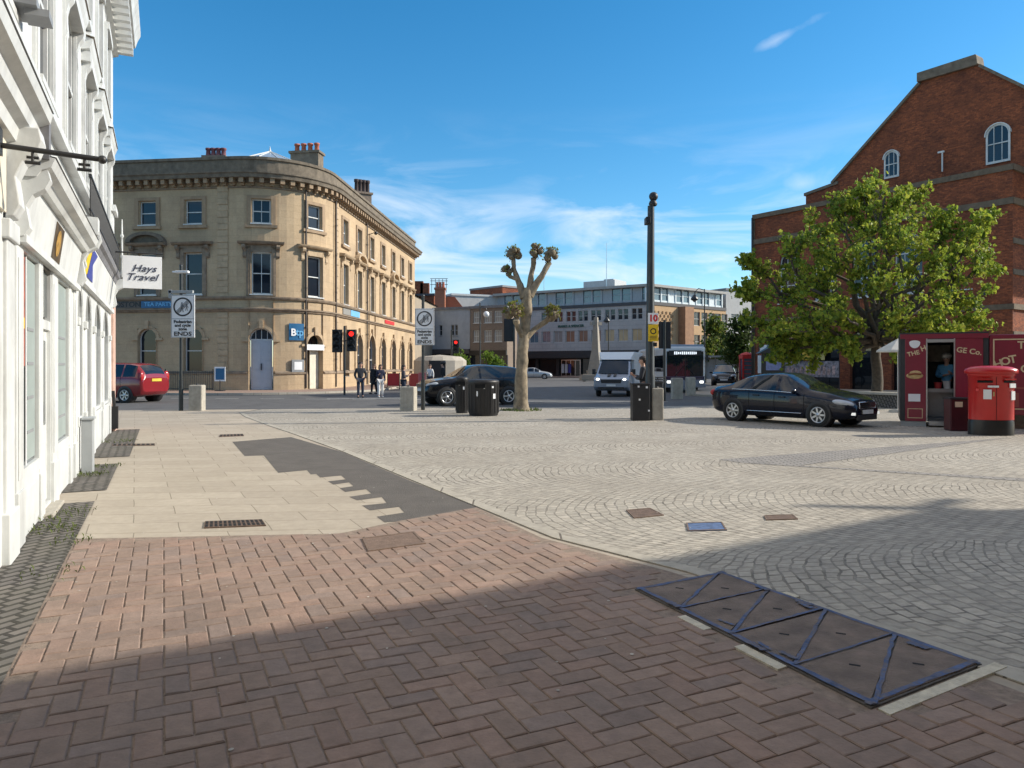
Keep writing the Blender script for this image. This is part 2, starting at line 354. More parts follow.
lead_glass = glass('window_glass', (.014, .02, .03), .05, .5)
shop_glass = glass('shop_glass', (.05, .065, .07), .05, .5)
blue_glass = glass('pale_glass', (.10, .16, .20), .08, .9, .2)
dark_glass = glass('dark_glass', (.01, .013, .016), .03, .7, .02)
ash = courses('bank_ashlar', (.515, .385, .245), (.48, .355, .222), (.37, .265, .165), 1.05, .42, .007, .85, .22, .5, dirtcol=(.21, .155, .11), var=.14, patchscale=.33)
trim = pm('dressed_stone', (.45, .335, .215), .85, .16, 3, .2, 30, dirt=.5)
sooty = pm('sooty_stone', (.17, .14, .105), .9, .3, 3, .3, 25, dirt=.55)
redbrick = courses('red_brick', (.36, .105, .043), (.17, .050, .028), (.17, .085, .05), .225, .075, .008, .9, .5, .78, dirtcol=(.085, .034, .024), var=.5, patchscale=.7)
orangebrick = courses('orange_brick', (.42, .13, .06), (.36, .11, .055), (.30, .22, .17), .225, .075, .01, .9, .3, .2)
tanbrick = courses('tan_brick', (.52, .34, .18), (.47, .30, .16), (.42, .32, .22), .225, .075, .01, .9, .2, .15)
greyclad = courses('grey_cladding', (.47, .435, .41), (.43, .40, .38), (.29, .27, .265), 1.2, .6, .02, .8, .2, .25)
brownbrick = courses('brown_brick', (.26, .20, .155), (.22, .17, .135), (.2, .17, .14), .225, .075, .01, .9, .3, .2)
greyrender = pm('grey_render', (.36, .39, .43), .9, .1, 1.5, .1, 20, dirt=.2)
palerender = pm('pale_render', (.50, .49, .47), .9, .08, 1, .1, 20, dirt=.2)
slate = courses('slate', (.075, .08, .095), (.06, .065, .08), (.03, .03, .035), .3, .2, .01, .6, .4, .2)
bandstone = pm('band_stone', (.15, .115, .08), .9, .25, 4, .3, 30, dirt=.45)
terracotta = pm('terracotta', (.42, .13, .07), .8, .25, 6, .2, 30, dirt=.2)
purple_pot = pm('purple_pot', (.16, .06, .07), .8, .25, 6, .2, 30)
skin = pm('skin', (.48, .28, .20), .55, .06, 10)
hair_dark = pm('hair_dark', (.018, .012, .01), .6, .3, 30)
hair_brown = pm('hair_brown', (.07, .04, .022), .6, .3, 30)
# ------------------------------------------------------------------ ground
DL = Vector((-.426, .905, 0)).normalized(); NL = Vector((.905, .426, 0)).normalized(); PL = Vector((-4.47, 6.77, 0))
def fl(u, v, w): return PL + DL * u + NL * w + Vector((0, 0, v))
def sheet(name, poly, z, m, cuts=None):
    mb = MB(); mb.add([(p[0], p[1], z) for p in poly], [tuple(range(len(poly)))])
    return tag(mb.build(name, m), kind='structure')
asphalt = pm('asphalt', (.095, .094, .094), .85, .25, 1.2, .35, 60, dirt=.2)
tarmac = pm('tarmac_patch', (.105, .094, .083), .9, .18, 2.5, .5, 70)
setts = courses('granite_setts', (.45, .41, .345), (.345, .318, .27), (.085, .075, .062), .14, .115, .012, .85, .7, .5, arcs=3.1, rot=R(-8), dirtcol=(.235, .205, .165), wob=.16, var=.34, patchscale=.28, patchy=1)
darksetts = courses('dark_setts', (.19, .17, .15), (.13, .12, .11), (.05, .045, .04), .16, .10, .018, .85, .9, .4, rot=R(-65), wob=.05, dirtcol=(.10, .10, .06))
slabs = courses('paving_slabs', (.435, .38, .305), (.375, .325, .26), (.22, .19, .145), .80, .46, .006, .85, .3, .5, axes=((.891, .454), (-.09, .996)), wob=.02, dirtcol=(.30, .255, .195), var=.14, patchscale=.6)
pavestone = courses('bank_pavement', (.36, .25, .19), (.30, .21, .17), (.16, .12, .1), .6, .4, .01, .85, .3, .3)
kerbm = courses('kerb_stone', (.43, .395, .33), (.38, .35, .295), (.14, .12, .1), .9, 3, .012, .85, .4, .3)
roadpaint = pm('road_paint', (.62, .62, .58), .8, .2, 12, .2, 50, dirt=.3)
sheet('ground', [(-900, -60), (900, -60), (900, 1500), (-900, 1500)], 0, asphalt)
KERB = [(4.6, -4), (3.5, 1.5), (2.80, 3.35), (2.25, 4.45), (1.40, 5.75), (.44, 6.87), (-.37, 8.45), (-1.27, 10.2), (-3.1, 13.8), (-5.2, 17.6), (-6.4, 19.7), (-8.3, 23.2), (-9.3, 25.4)]
sheet('plaza', KERB + [(-9.2, 27.3), (-3.4, 28.3), (3.5, 28.8), (9, 30), (16, 32.5), (30, 40), (60, 40), (60, -12), (4.6, -12)], .004, setts)
# a darker band of setts crossing the square on the right
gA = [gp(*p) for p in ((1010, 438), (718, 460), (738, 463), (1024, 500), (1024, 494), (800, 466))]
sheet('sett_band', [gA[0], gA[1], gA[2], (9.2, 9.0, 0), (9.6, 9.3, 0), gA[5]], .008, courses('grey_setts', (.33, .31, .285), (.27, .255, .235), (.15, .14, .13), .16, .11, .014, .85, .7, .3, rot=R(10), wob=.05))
sheet('pavement', [fl(-12, 0, -.3), fl(13.2, 0, -.3), (-16.0, 26.2, 0), (-9.3, 27.2, 0)] + [Vector((x, y, 0)) for x, y in KERB[::-1]], .008, slabs)
tq = [(45, 118), (90, 170), (160, 168), (213, 232), (318, 222), (332, 238), (352, 236), (366, 249), (443, 242), (460, 256), (395, 263), (415, 275), (472, 267), (488, 281), (438, 288), (458, 302), (535, 292), (553, 308), (473, 320), (502, 333), (592, 321), (610, 343), (520, 352), (548, 370), (655, 357), (674, 378), (573, 393), (603, 414), (720, 405)]
tp = [(220 + x / 3.657, 410 + y / 3.654) for x, y in tq]
def fastpt(p):
    q = gp(*p); return (q.x, q.y)
sheet('tarmac_patch', [fastpt(p) for p in tp] + [(-.36, 8.30), (-1.36, 10.15), (-3.18, 13.75), fastpt((291, 437.5))], .0105, tarmac)
def strip(u0, u1, w0, w1, nm='sett_strip'):
    return sheet(nm, [fl(u0, 0, w0), fl(u1, 0, w0), fl(u1, 0, w1), fl(u0, 0, w1)], .016, darksetts)
strip(-9, 1.9, -.2, .43); strip(2.75, 5.6, -.2, .5); strip(6.6, 12.8, -.2, .62)
# flush kerb along the square
def ribbon(pts, w, z0, z1, m, name):
    mb = MB(); P = [Vector((p[0], p[1], 0)) for p in pts]; L = []; Q = []
    for i, p in enumerate(P):
        t = (P[min(i + 1, len(P) - 1)] - P[max(i - 1, 0)]).normalized(); nn = Vector((-t.y, t.x, 0)); L.append(p + nn * w / 2); Q.append(p - nn * w / 2)
    for i in range(len(P) - 1):
        mb.prism([L[i], L[i + 1], Q[i + 1], Q[i]], z0, z1)
    return tag(mb.build(name, m), kind='structure')
fine = []
for i in range(len(KERB) - 1):
    a, b_ = Vector(KERB[i]), Vector(KERB[i + 1]); k = 4
    fine += [a.lerp(b_, j / k) for j in range(k)]
fine.append(Vector(KERB[-1]))
ribbon(fine, .14, -.02, .019, kerbm, 'kerb')
# red herringbone pavers, every brick a block with its own tone
def inpoly(x, y, P):
    c = False; j = len(P) - 1
    for i in range(len(P)):
        if (P[i][1] > y) != (P[j][1] > y) and x < (P[j][0] - P[i][0]) * (y - P[i][1]) / (P[j][1] - P[i][1]) + P[i][0]: c = not c
        j = i
    return c
BR = [(-4.02, 6.8), (-1.63, 7.02), (-1.15, 7.6), (-.40, 8.32)] + [(x - .09, y - .02) for x, y in ((.36, 6.87), (1.32, 5.73), (2.17, 4.42), (2.72, 3.33), (3.4, 1.5), (4.4, -2.6))] + [(-4.02 + .426 * 10.3, 6.8 - .905 * 10.3)]
sheet('brick_bed', BR, .012, pm('brick_bed', (.24, .185, .145), .95, .3, 20, .4, 80))
HATCH = [(.87, 5.24), (1.61, 5.67), (2.49, 3.92), (1.66, 3.42)]
def pavers():
    mb = MB(); w = .119; rnd = random.Random(3); g = .0035; ch = .006
    tones = [(.285, .218, .17), (.28, .215, .168), (.29, .222, .173), (.272, .212, .17), (.295, .217, .168), (.28, .218, .175), (.285, .212, .167), (.258, .207, .172)]
    hx = [(p[0] + (p[0] - 1.66) * .02, p[1]) for p in HATCH]
    for i in range(-90, 90):
        for j in range(-30, 30):
            ox, oy = i + 4 * j, i
            for (x0, y0, x1, y1) in ((0, 0, 2, 1), (0, 1, 1, 3)):
                a0, b0, a1, b1 = (ox + x0) * w, (oy + y0) * w, (ox + x1) * w, (oy + y1) * w
                cx, cy = (a0 + a1) / 2, (b0 + b1) / 2
                def T(a, b): return (a * NL.x + b * DL.x, a * NL.y + b * DL.y)
                c = T(cx, cy)
                if not (-6 < c[0] < 5 and 1.2 < c[1] < 8.6): continue
                cs = [T(a, b) for a, b in ((a0, b0), (a1, b0), (a1, b1), (a0, b1))]
                if not all(inpoly(p[0] * .92 + c[0] * .08, p[1] * .92 + c[1] * .08, BR) for p in cs): continue
                if any(inpoly(p[0], p[1], hx) for p in cs + [c]): continue
                dz = rnd.uniform(-.0012, .0012); tl = rnd.uniform(-.002, .002); tl2 = rnd.uniform(-.002, .002)
                z = .0195 + dz; t = rnd.choice(tones); f = rnd.uniform(.90, 1.07); t = (t[0] * f * 1.03, t[1] * f * .965, t[2] * f * .97)
                o = [T(a, b) for a, b in ((a0 + g, b0 + g), (a1 - g, b0 + g), (a1 - g, b1 - g), (a0 + g, b1 - g))]
                n_ = [T(a, b) for a, b in ((a0 + g + ch, b0 + g + ch), (a1 - g - ch, b0 + g + ch), (a1 - g - ch, b1 - g - ch), (a0 + g + ch, b1 - g - ch))]
                vs = [(p[0], p[1], .0125) for p in o] + [(p[0], p[1], z - .004) for p in o] + [(p[0], p[1], z + (tl if k in (0, 1) else -tl) + (tl2 if k in (0, 3) else -tl2)) for k, p in enumerate(n_)]
                fs = [(8, 9, 10, 11)] + [(k, (k + 1) % 4, 4 + (k + 1) % 4, 4 + k) for k in range(4)] + [(4 + k, 4 + (k + 1) % 4, 8 + (k + 1) % 4, 8 + k) for k in range(4)]
                mb.add(vs, fs, 0, False, t)
    tag(mb.build('brick_paving', toned('paver', .85, .4, 60, stain=.5), fix=False), kind='structure')
pavers()
# litter specks: chewing gum and leaves trodden on the paving
def specks():
    rnd = random.Random(11); mb = MB()
    for k in range(170):
        d = 3 + 8 * rnd.random() ** .7; x = rnd.uniform(-.6, .45) * d; r = rnd.uniform(.004, .013)
        if x > 2 or x < -3.6: continue
        n = 7; mb.add([(x + r * math.cos(6.283 * i / n) * rnd.uniform(.7, 1.2), d + r * math.sin(6.283 * i / n), .0255) for i in range(n)], [tuple(range(n))])
    tag(mb.build('litter', pm('gum', (.42, .39, .34), .9, .5, 9)), kind='stuff')
specks()
# bank side pavement with a raised kerb
def arcpts(c, r, a0, a1, n): return [(c[0] + r * math.cos(R(a0 + (a1 - a0) * i / n)), c[1] + r * math.sin(R(a0 + (a1 - a0) * i / n))) for i in range(n + 1)]
BC = (-16.57, 50.32)
pv = [(-70, 47.0), (-16.6 - 9, 41.6)] + arcpts((-16.57, 48.5), 8.0, -97, -4, 14) + [(-6.4, 82), (-20, 82), (-20, 60), (-70, 60)]
def raised(name, poly, z, m):
    mb = MB(); mb.prism(poly, -.05, z); return tag(mb.build(name, m), kind='structure')
raised('bank_footway', pv, .11, pavestone)
ribbon([(-70, 46.9), (-25.6, 41.5)] + arcpts((-16.57, 48.5), 8.1, -97, -4, 14) + [(-6.3, 82)], .16, -.04, .125, kerbm, 'kerb')
def lines():
    mb = MB()
    def dash(a, b, w):
        a, b = Vector(a), Vector(b); t = (b - a).normalized(); n_ = Vector((-t.y, t.x)); q = [a + n_ * w, b + n_ * w, b - n_ * w, a - n_ * w]
        mb.add([(p.x, p.y, .004) for p in q], [(0, 1, 2, 3)])
    for k in range(14): dash((-33 + 2.3 * k, 38.5 - .26 * k), (-31.8 + 2.3 * k, 38.37 - .26 * k), .06)
    for k in range(12): dash((-4.6 + k * .1, 46 + k * 5), (-4.55 + k * .1, 48.5 + k * 5), .06)
    dash((-9, 36), (-4.5, 37.2), .12)
    dash((-.5, 33.5), (7, 33.2), .06)
    tag(mb.build('road_markings', roadpaint), kind='structure')
lines()
# far footway in front of the shops and around the market house
raised('far_footway', [(-8, 101), (0, 107), (17.5, 94.8), (19.6, 94.6), (36, 108.5), (60, 130), (-30, 140)], .11, pavestone)
raised('market_footway', [(9.5, 39.5), (14.5, 33), (19.5, 26), (40, 26), (60, 50), (40, 64), (19, 62), (12.5, 52)], .10, slabs)

# ------------------------------------------------------------------ walls with openings, windows
def wall(mb, f, u0, u1, v0, v1, ops, rev=.18, du=50, w=0, mi=0):
    us = {u0, u1}; vs = {v0, v1}
    for o in ops: us |= {o[0], o[1]}; vs |= {o[2], o[3]}
    us = sorted(u for u in us if u0 <= u <= u1); vs = sorted(v for v in vs if v0 <= v <= v1)
    g = []
    for a, b in zip(us, us[1:]):
        k = max(1, int(math.ceil((b - a) / du))); g += [a + (b - a) * i / k for i in range(k)]
    us = g + [us[-1]]
    for a, b in zip(us, us[1:]):
        for c, d in zip(vs, vs[1:]):
            m, n = (a + b) / 2, (c + d) / 2
            if any(o[0] < m < o[1] and o[2] < n < o[3] for o in ops): continue
            mb.add([f(a, c, w), f(b, c, w), f(b, d, w), f(a, d, w)], [(0, 1, 2, 3)], mi)
    for o in ops:
        a, b, c, d = o[:4]; arch = len(o) > 4 and o[4]
        rise = (b - a) / 2 * (arch if arch else 0); sp = d - rise
        def q(*p): mb.add([f(*x) for x in p], [(0, 1, 2, 3)], mi)
        q((a, c, w), (b, c, w), (b, c, w - rev), (a, c, w - rev))
        q((a, c, w), (a, sp, w), (a, sp, w - rev), (a, c, w - rev)); q((b, c, w), (b, sp, w), (b, sp, w - rev), (b, c, w - rev))
        if not arch: q((a, d, w), (b, d, w), (b, d, w - rev), (a, d, w - rev))
        else:
            n = 12; P = [((a + b) / 2 - (b - a) / 2 * math.cos(math.pi * i / n), sp + rise * math.sin(math.pi * i / n)) for i in range(n + 1)]
            for p, r in zip(P, P[1:]):
                q((p[0], p[1], w), (r[0], r[1], w), (r[0], d, w), (p[0], d, w)); q((p[0], p[1], w), (r[0], r[1], w), (r[0], r[1], w - rev), (p[0], p[1], w - rev))
def archpts(a, b, d, arch, n=12):
    rise = (b - a) / 2 * arch; sp = d - rise
    return [((a + b) / 2 - (b - a) / 2 * math.cos(math.pi * i / n), sp + rise * math.sin(math.pi * i / n)) for i in range(n + 1)]
def window(par, f, a, b, c, d, arch=0, rev=.14, fr=.07, rails=1, bars=0, fm=None, gm=None, name='window', sill=0, label=None):
    fm = fm or white_paint; gm = gm or lead_glass; mb = MB(); w1 = -rev + .05; w0 = -rev - .02
    sp = d - (b - a) / 2 * arch if arch else d
    mb.fbox(f, a, a + fr, c, sp, w0, w1); mb.fbox(f, b - fr, b, c, sp, w0, w1); mb.fbox(f, a + fr, b - fr, c, c + fr * 1.3, w0, w1)
    if arch:
        P = archpts(a, b, d, arch); Q = archpts(a + fr, b - fr, d - fr, arch)
        for i in range(len(P) - 1):
            mb.add([f(*P[i], w1), f(*P[i + 1], w1), f(*Q[i + 1], w1), f(*Q[i], w1), f(*P[i], w0), f(*P[i + 1], w0), f(*Q[i + 1], w0), f(*Q[i], w0)], [(0, 1, 2, 3), (2, 3, 7, 6), (0, 1, 5, 4)])
    else: mb.fbox(f, a + fr, b - fr, d - fr, d, w0, w1)
    for k in range(rails):
        v = c + (d - c) * (k + 1) / (rails + 1); mb.fbox(f, a + fr, b - fr, v - .03, v + .03, w0, w1 + .015)
    for k in range(bars):
        u = a + (b - a) * (k + 1) / (bars + 1); mb.fbox(f, u - .018, u + .018, c + fr, d - fr, w0, w1 - .01)
    if sill: mb.fbox(f, a - .06, b + .06, c - .07, c, -.02, sill)
    o = mb.build(name, fm, par)
    if label: o['label'] = label
    g = MB()
    if arch:
        P = archpts(a, b, d, arch); g.add([f(a, c, w0 + .03)] + [f(*p, w0 + .03) for p in P] + [f(b, c, w0 + .03)], [tuple(range(len(P) + 2))])
    else: g.add([f(a, c, w0 + .03), f(b, c, w0 + .03), f(b, d, w0 + .03), f(a, d, w0 + .03)], [(0, 1, 2, 3)])
    g.build('pane', gm, o, fix=False)
    return o
def scroll(mb, f, u, v, h, d, t=.12, mi=0):      # console bracket seen in profile (w outwards, v up), thickness along u
    P = [(0, 0), (d * .25, .02 * h), (d * .42, h * .14), (d * .36, h * .3), (d * .30, h * .45), (d * .5, h * .62), (d * .85, h * .72), (d, h * .86), (d * .92, h), (0, h)]
    n = len(P); vs = [f(u - t / 2, v + p[1], p[0]) for p in P] + [f(u + t / 2, v + p[1], p[0]) for p in P]
    mb.add(vs, [tuple(range(n)), tuple(range(n, 2 * n))[::-1]] + [(i, (i + 1) % n, n + (i + 1) % n, n + i) for i in range(n)], mi)
def cornice(mb, f, u0, u1, prof, nu=1, mi=0):    # prof = [(w,v)...] closed to the wall
    for (wa, va), (wb, vb) in zip(prof, prof[1:]):
        for i in range(nu):
            a = u0 + (u1 - u0) * i / nu; b = u0 + (u1 - u0) * (i + 1) / nu
            mb.add([f(a, va, wa), f(b, va, wa), f(b, vb, wb), f(a, vb, wb)], [(0, 1, 2, 3)], mi)
    for u in (u0, u1): mb.add([f(u, v, w) for w, v in prof], [tuple(range(len(prof)))], mi)

# ------------------------------------------------------------------ white shop terrace on the left
def terrace():
    b = site('shop_terrace', 'tall white painted terrace of old shopfronts with ornate window hoods along the left pavement', 'building', fl(2, 0, -4))
    wc = [-3.6, -1.2, 1.2, 3.6, 6.0, 8.4, 10.8]; up = []
    for u in wc: up += [(u - .55, u + .55, 4.5, 6.35), (u - .5, u + .5, 7.4, 8.9)]
    mb = MB(); wall(mb, fl, -9, 13.2, 3.3, 9.8, up, .08)
    # flank and back so the terrace is a solid block
    for q in (((13.2, 0, 0), (13.2, 0, -9), (13.2, 9.8, -9), (13.2, 9.8, 0)), ((-9, 0, -9), (13.2, 0, -9), (13.2, 9.8, -9), (-9, 9.8, -9)), ((-9, 0, 0), (-9, 0, -9), (-9, 9.8, -9), (-9, 9.8, 0))):
        mb.add([fl(*p) for p in q], [(0, 1, 2, 3)])
    mb.build('upper_wall', white_paint, b, fix=False)
    mb = MB(); cornice(mb, fl, -9, 13.35, [(0, 9.45), (.12, 9.5), (.12, 9.7), (.5, 9.78), (.55, 9.95), (.62, 10.1), (.62, 10.2), (-.3, 10.25)])
    k = -8.9
    while k < 13.2: mb.fbox(fl, k, k + .16, 9.52, 9.76, .1, .46); k += .4
    mb.build('roof_cornice', white_paint, b)
    mb = MB(); P = [(0.2, 10.2), (-4.5, 12.6), (-9, 10.2)]
    mb.add([fl(u, v, w) for u in (-9, 13.2) for w, v in P], [(0, 3, 4, 1), (1, 4, 5, 2), (0, 1, 2), (3, 5, 4)]); mb.build('roof', slate, b)
    for i, u in enumerate(wc):
        window(b, fl, u - .55, u + .55, 4.5, 6.35, 0, .07, .06, 1, 1, sill=.08); window(b, fl, u - .5, u + .5, 7.4, 8.9, 0, .07, .06, 1, 1, sill=.06)
        m = MB()     # architrave, consoles and hood
        for s in (-1, 1):
            m.fbox(fl, u + s * .64 - .1, u + s * .64 + .1, 4.35, 6.3, .0, .035); m.fbox(fl, u + s * .64 - .06, u + s * .64 + .06, 4.4, 6.2, .035, .05)
            scroll(m, fl, u + s * .64, 5.75, .75, .14, .17)
            m.fbox(fl, u + s * .58 - .07, u + s * .58 + .07, 7.3, 9.0, 0, .06)
        m.fbox(fl, u - .8, u + .8, 6.35, 6.5, 0, .13)
        cornice(m, fl, u - .86, u + .86, [(0, 6.5), (.12, 6.53), (.15, 6.6), (.17, 6.68), (0, 6.72)])
        # small pediment over the hood
        m.extr([(-.8, 0), (.8, 0), (0, .42)], fl(u, 6.73, 0), DL, (0, 0, 1), NL, 0, .11)
        m.fbox(fl, u - .62, u + .62, 8.9, 9.05, 0, .1)
        h_ = m.build('window_hood', white_paint, b)
        m = MB(); m.add([fl(u - .9, 6.735, 0), fl(u + .9, 6.735, 0), fl(u + .9, 6.70, .19), fl(u - .9, 6.70, .19)], [(0, 1, 2, 3)]); m.build('lead_capping', pm('old_lead', (.22, .19, .15), .7, .25, 4), h_, fix=False)
    m = MB(); m.fbox(fl, -9, 13.2, 7.05, 7.2, 0, .1); m.fbox(fl, -9, 13.2, 4.2, 4.3, 0, .12); m.build('string_course', white_paint, b)
    # quoin strip at the far corner and pink stone pier below it
    m = MB(); m.fbox(fl, 12.45, 13.2, 0, 3.6, -.02, .06); m.fbox(fl, 12.4, 13.25, 0, .35, -.02, .1); m.build('corner_pier', pink_stone, b, bevel=.015)
    m = MB(); m.fbox(fl, 12.25, 12.5, .08, .62, .02, .16); m.tube([fl(12.3, .6, .08), fl(12.3, 1.0, .05)], .04, 8); m.build('downpipe', black_paint, b)
    # ---- near shop (only its end is in the picture)
    m = MB(); wall(m, fl, -9, -.95, 0, 3.3, [(-4.2, -1.25, .7, 2.7)], .12); m.build('shop_wall', white_paint, b, fix=False)
    window(b, fl, -4.2, -1.25, .7, 2.7, 0, .12, .08, 0, 2, gm=shop_glass, name='shop_window')
    m = MB(); m.fbox(fl, -.95, -.62, 0, 2.75, -.05, .03); m.fbox(fl, -1.0, -.57, 0, .42, -.05, .06); m.fbox(fl, -1.0, -.57, 2.62, 2.78, -.05, .06)
    scroll(m, fl, -.78, 2.8, .75, .26, .24); m.build('pilaster', white_paint, b, bevel=.012)
    m = MB(); cornice(m, fl, -9, -.5, [(0, 3.4), (.08, 3.42), (.1, 3.52), (.17, 3.56), (.19, 3.66), (.27, 3.7), (.29, 3.78), (.0, 3.86)]); m.build('shop_cornice', white_paint, b)
    m = MB(); m.fbox(fl, -9, -1, 2.82, 3.38, 0, .03); m.build('fascia', cream_paint, b)
    m = MB(); m.add([fl(-9, 3.868, .0), fl(-.5, 3.868, .0), fl(-.5, 3.79, .30), fl(-9, 3.79, .30)], [(0, 1, 2, 3)]); m.fbox(fl, -.5, -.38, 3.4, 3.86, 0, .26); m.build('lead_flashing', lead, b)
    # ---- middle shop
    ops = [(-.12, .85, .62, 2.68), (1.13, 1.80, .08, 2.68), (2.30, 3.45, .62, 2.68)]
    m = MB(); wall(m, fl, -.62, 4.4, 0, 3.3, ops, .06); m.build('shop_wall', white_paint, b, fix=False)
    for o in (ops[0], ops[2]):
        w = window(b, fl, *o, 0, .035, .035, 0, 0, gm=shop_glass, name='shop_window', sill=.015)
        um = o[0] + (o[1] - o[0]) * (.38 if o is ops[0] else .06)
        m = MB(); m.fbox(fl, um, o[1] - .05, .70, 2.62, -.024, -.018); m.build('blind', pm('blind_green', (.30, .36, .345), .35, .1, 3), w)
        m = MB(); m.fbox(fl, um - .02, um + .01, .66, 2.64, -.02, -.01); m.build('display_edge', sign_white, w)
        for v in (.95, 1.28, 1.61, 1.94): m = MB(); m.fbox(fl, um + .08, o[1] - .16, v, v + .03, -.018, -.012); m.build('shelf', sign_grey, w)
    m = MB(); m.fbox(fl, -.06, .2, 1.6, 2.62, -.023, -.017); poster = m.build('poster', pm('poster_red', (.32, .07, .04), .5, .6, 9), b)
    m = MB(); m.fbox(fl, -.02, .16, 1.95, 2.05, -.016, -.013); m.build('poster_stripe', sign_yellow, poster)
    o = ops[1]; m = MB(); m.fbox(fl, o[0], o[1], .10, 2.0, -.07, -.04); m.fbox(fl, o[0], o[1], 2.0, 2.1, -.06, -.005)
    for (a, c, d_, e) in ((.1, .2, .57, .75),): m.fbox(fl, o[0] + a, o[0] + d_, c, e, -.04, -.03)
    d = m.build('door', white_paint, b); m = MB(); m.fbox(fl, 1.25, 1.68, .95, 1.88, -.038, -.034); m.build('door_pane', shop_glass, d)
    m = MB(); m.fbox(fl, 1.19, 1.22, 1.0, 1.2, -.04, .01); m.build('handle', steel, d)
    m = MB(); m.fbox(fl, o[0] + .04, o[1] - .04, 2.14, 2.64, -.05, -.03); m.build('fanlight', shop_glass, b)
    m = MB(); m.fbox(fl, 1.0, 1.95, 0, .05, -.1, .12); m.build('doorstep', concrete, b, bevel=.01)
    for (a, c) in ((-.45, -.14), (.88, 1.1), (1.84, 2.26), (3.55, 3.75), (4.12, 4.48)):
        m = MB(); m.fbox(fl, a, c, 0, 2.72, -.02, .018); m.fbox(fl, a - .02, c + .02, 0, .5, -.02, .035)
        if c - a > .25: m.fbox(fl, a + .06, c - .06, .6, 2.55, .018, .028)
        m.build('pilaster', white_paint, b, bevel=.01)
    m = MB(); m.fbox(fl, -.12, .85, .08, .55, -.02, .012); m.fbox(fl, -.02, .75, .16, .46, .012, .02); m.build('stall_riser', white_paint, b, bevel=.008); m = MB(); m.fbox(fl, 2.3, 3.45, .08, .55, -.02, .012); m.fbox(fl, 2.4, 3.35, .16, .46, .012, .02); m.build('stall_riser', white_paint, b, bevel=.008)
    m = MB(); m.add([fl(-.35, 2.75, .03), fl(4.2, 2.75, .03), fl(4.2, 3.24, .10), fl(-.35, 3.24, .10)], [(0, 1, 2, 3)]); m.fbox(fl, -.4, 4.3, 2.68, 2.75, -.02, .08); fa = m.build('fascia', white_paint, b)
    m = MB()
    q = lambda u, v: fl(u, v, .03 + (v - 2.75) / .49 * .07 + .004)
    m.add([q(1.5, 2.8), q(2.2, 2.8), q(2.2, 3.2), q(1.5, 3.2)], [(0, 1, 2, 3)]); pp = m.build('fascia_picture', pm('fascia_picture', (.07, .045, .02), .4, .8, 6), fa, fix=False)
    m = MB(); q2 = lambda u, v: fl(u, v, .03 + (v - 2.75) / .49 * .07 + .008)
    m.add([q2(1.85 + .22 * math.cos(t) * .8, 3.0 + .15 * math.sin(t)) for t in [6.283 * i / 14 for i in range(14)]], [tuple(range(14))]); m.build('picture_motif', pm('ochre', (.35, .20, .04), .5, .6, 12), pp, fix=False)
    m = MB(); cornice(m, fl, -.45, 4.35, [(0, 3.24), (.16, 3.25), (.2, 3.31), (.27, 3.34), (.3, 3.42), (.0, 3.48)]); m.build('shop_cornice', white_paint, b)
    m = MB(); m.add([fl(-.45, 3.485, .0), fl(4.35, 3.485, .0), fl(4.35, 3.43, .31), fl(-.45, 3.43, .31)], [(0, 1, 2, 3)]); m.build('lead_flashing', lead, b)
    m = MB(); scroll(m, fl, -.35, 2.72, .6, .26, .16); m.build('console', white_paint, b); m = MB(); scroll(m, fl, 4.36, 2.75, .8, .34, .2); m.fbox(fl, 4.2, 4.52, 3.5, 3.75, 0, .3); m.build('console', white_paint, b)
    # ---- arcaded shop at the far end
    ops = [(4.75, 5.55, .75, 2.85, 1), (5.95, 7.1, .12, 2.85, 1), (7.7, 9.3, .75, 2.85, .8), (9.8, 11.6, .75, 2.85, .8)]
    m = MB(); wall(m, fl, 4.4, 12.45, 0, 3.3, ops, .08); m.build('shop_wall', white_paint, b, fix=False)
    for o in ops: window(b, fl, *o[:4], o[4], .06, .05, 0, 1, gm=shop_glass, name='shop_window', sill=.02)
    for u in (4.58, 5.75, 7.4, 9.55, 11.85):
        m = MB(); m.tube([fl(u, .85, .0), fl(u, 2.2, .0)], [.045, .038], 10); m.fbox(fl, u - .1, u + .1, 2.2, 2.32, 0, .05); m.fbox(fl, u - .1, u + .1, .7, .86, 0, .045); m.fbox(fl, u - .13, u + .13, 0, .7, 0, .035); m.build('column', white_paint, b, bevel=.008)
    m = MB(); m.add([fl(4.55, 2.95, .04), fl(12.2, 2.95, .04), fl(12.2, 3.55, .12), fl(4.55, 3.55, .12)], [(0, 1, 2, 3)]); m.fbox(fl, 4.5, 12.3, 2.86, 2.95, 0, .08); fa = m.build('fascia', white_paint, b)
    q = lambda u, v: fl(u, v, .04 + (v - 2.95) / .6 * .08 + .006)
    m = MB(); m.add([q(*p) for p in ((5.0, 3.05), (5.9, 3.05), (6.2, 3.5), (5.3, 3.5))], [(0, 1, 2, 3)]); m.build('logo_panel', sign_yellow, fa, fix=False)
    m = MB(); q2 = lambda u, v: q(u, v) + NL * .005
    m.add([q2(*p) for p in ((5.45, 3.02), (6.5, 3.02), (6.1, 3.28), (6.7, 3.5), (5.8, 3.52))], [(0, 1, 2, 3, 4)]); m.build('logo_panel', pm('logo_blue', (.02, .04, .28), .4), fa, fix=False)
    m = MB(); cornice(m, fl, 4.5, 12.35, [(0, 3.56), (.12, 3.57), (.15, 3.66), (.2, 3.7), (.22, 3.8), (0, 3.86)]); m.build('shop_cornice', lead, b)
    m = MB(); scroll(m, fl, 12.3, 3.0, .7, .32, .25); m.build('console', white_paint, b); m = MB(); scroll(m, fl, 4.62, 3.0, .6, .3, .2); m.build('console', white_paint, b)
    m = MB()
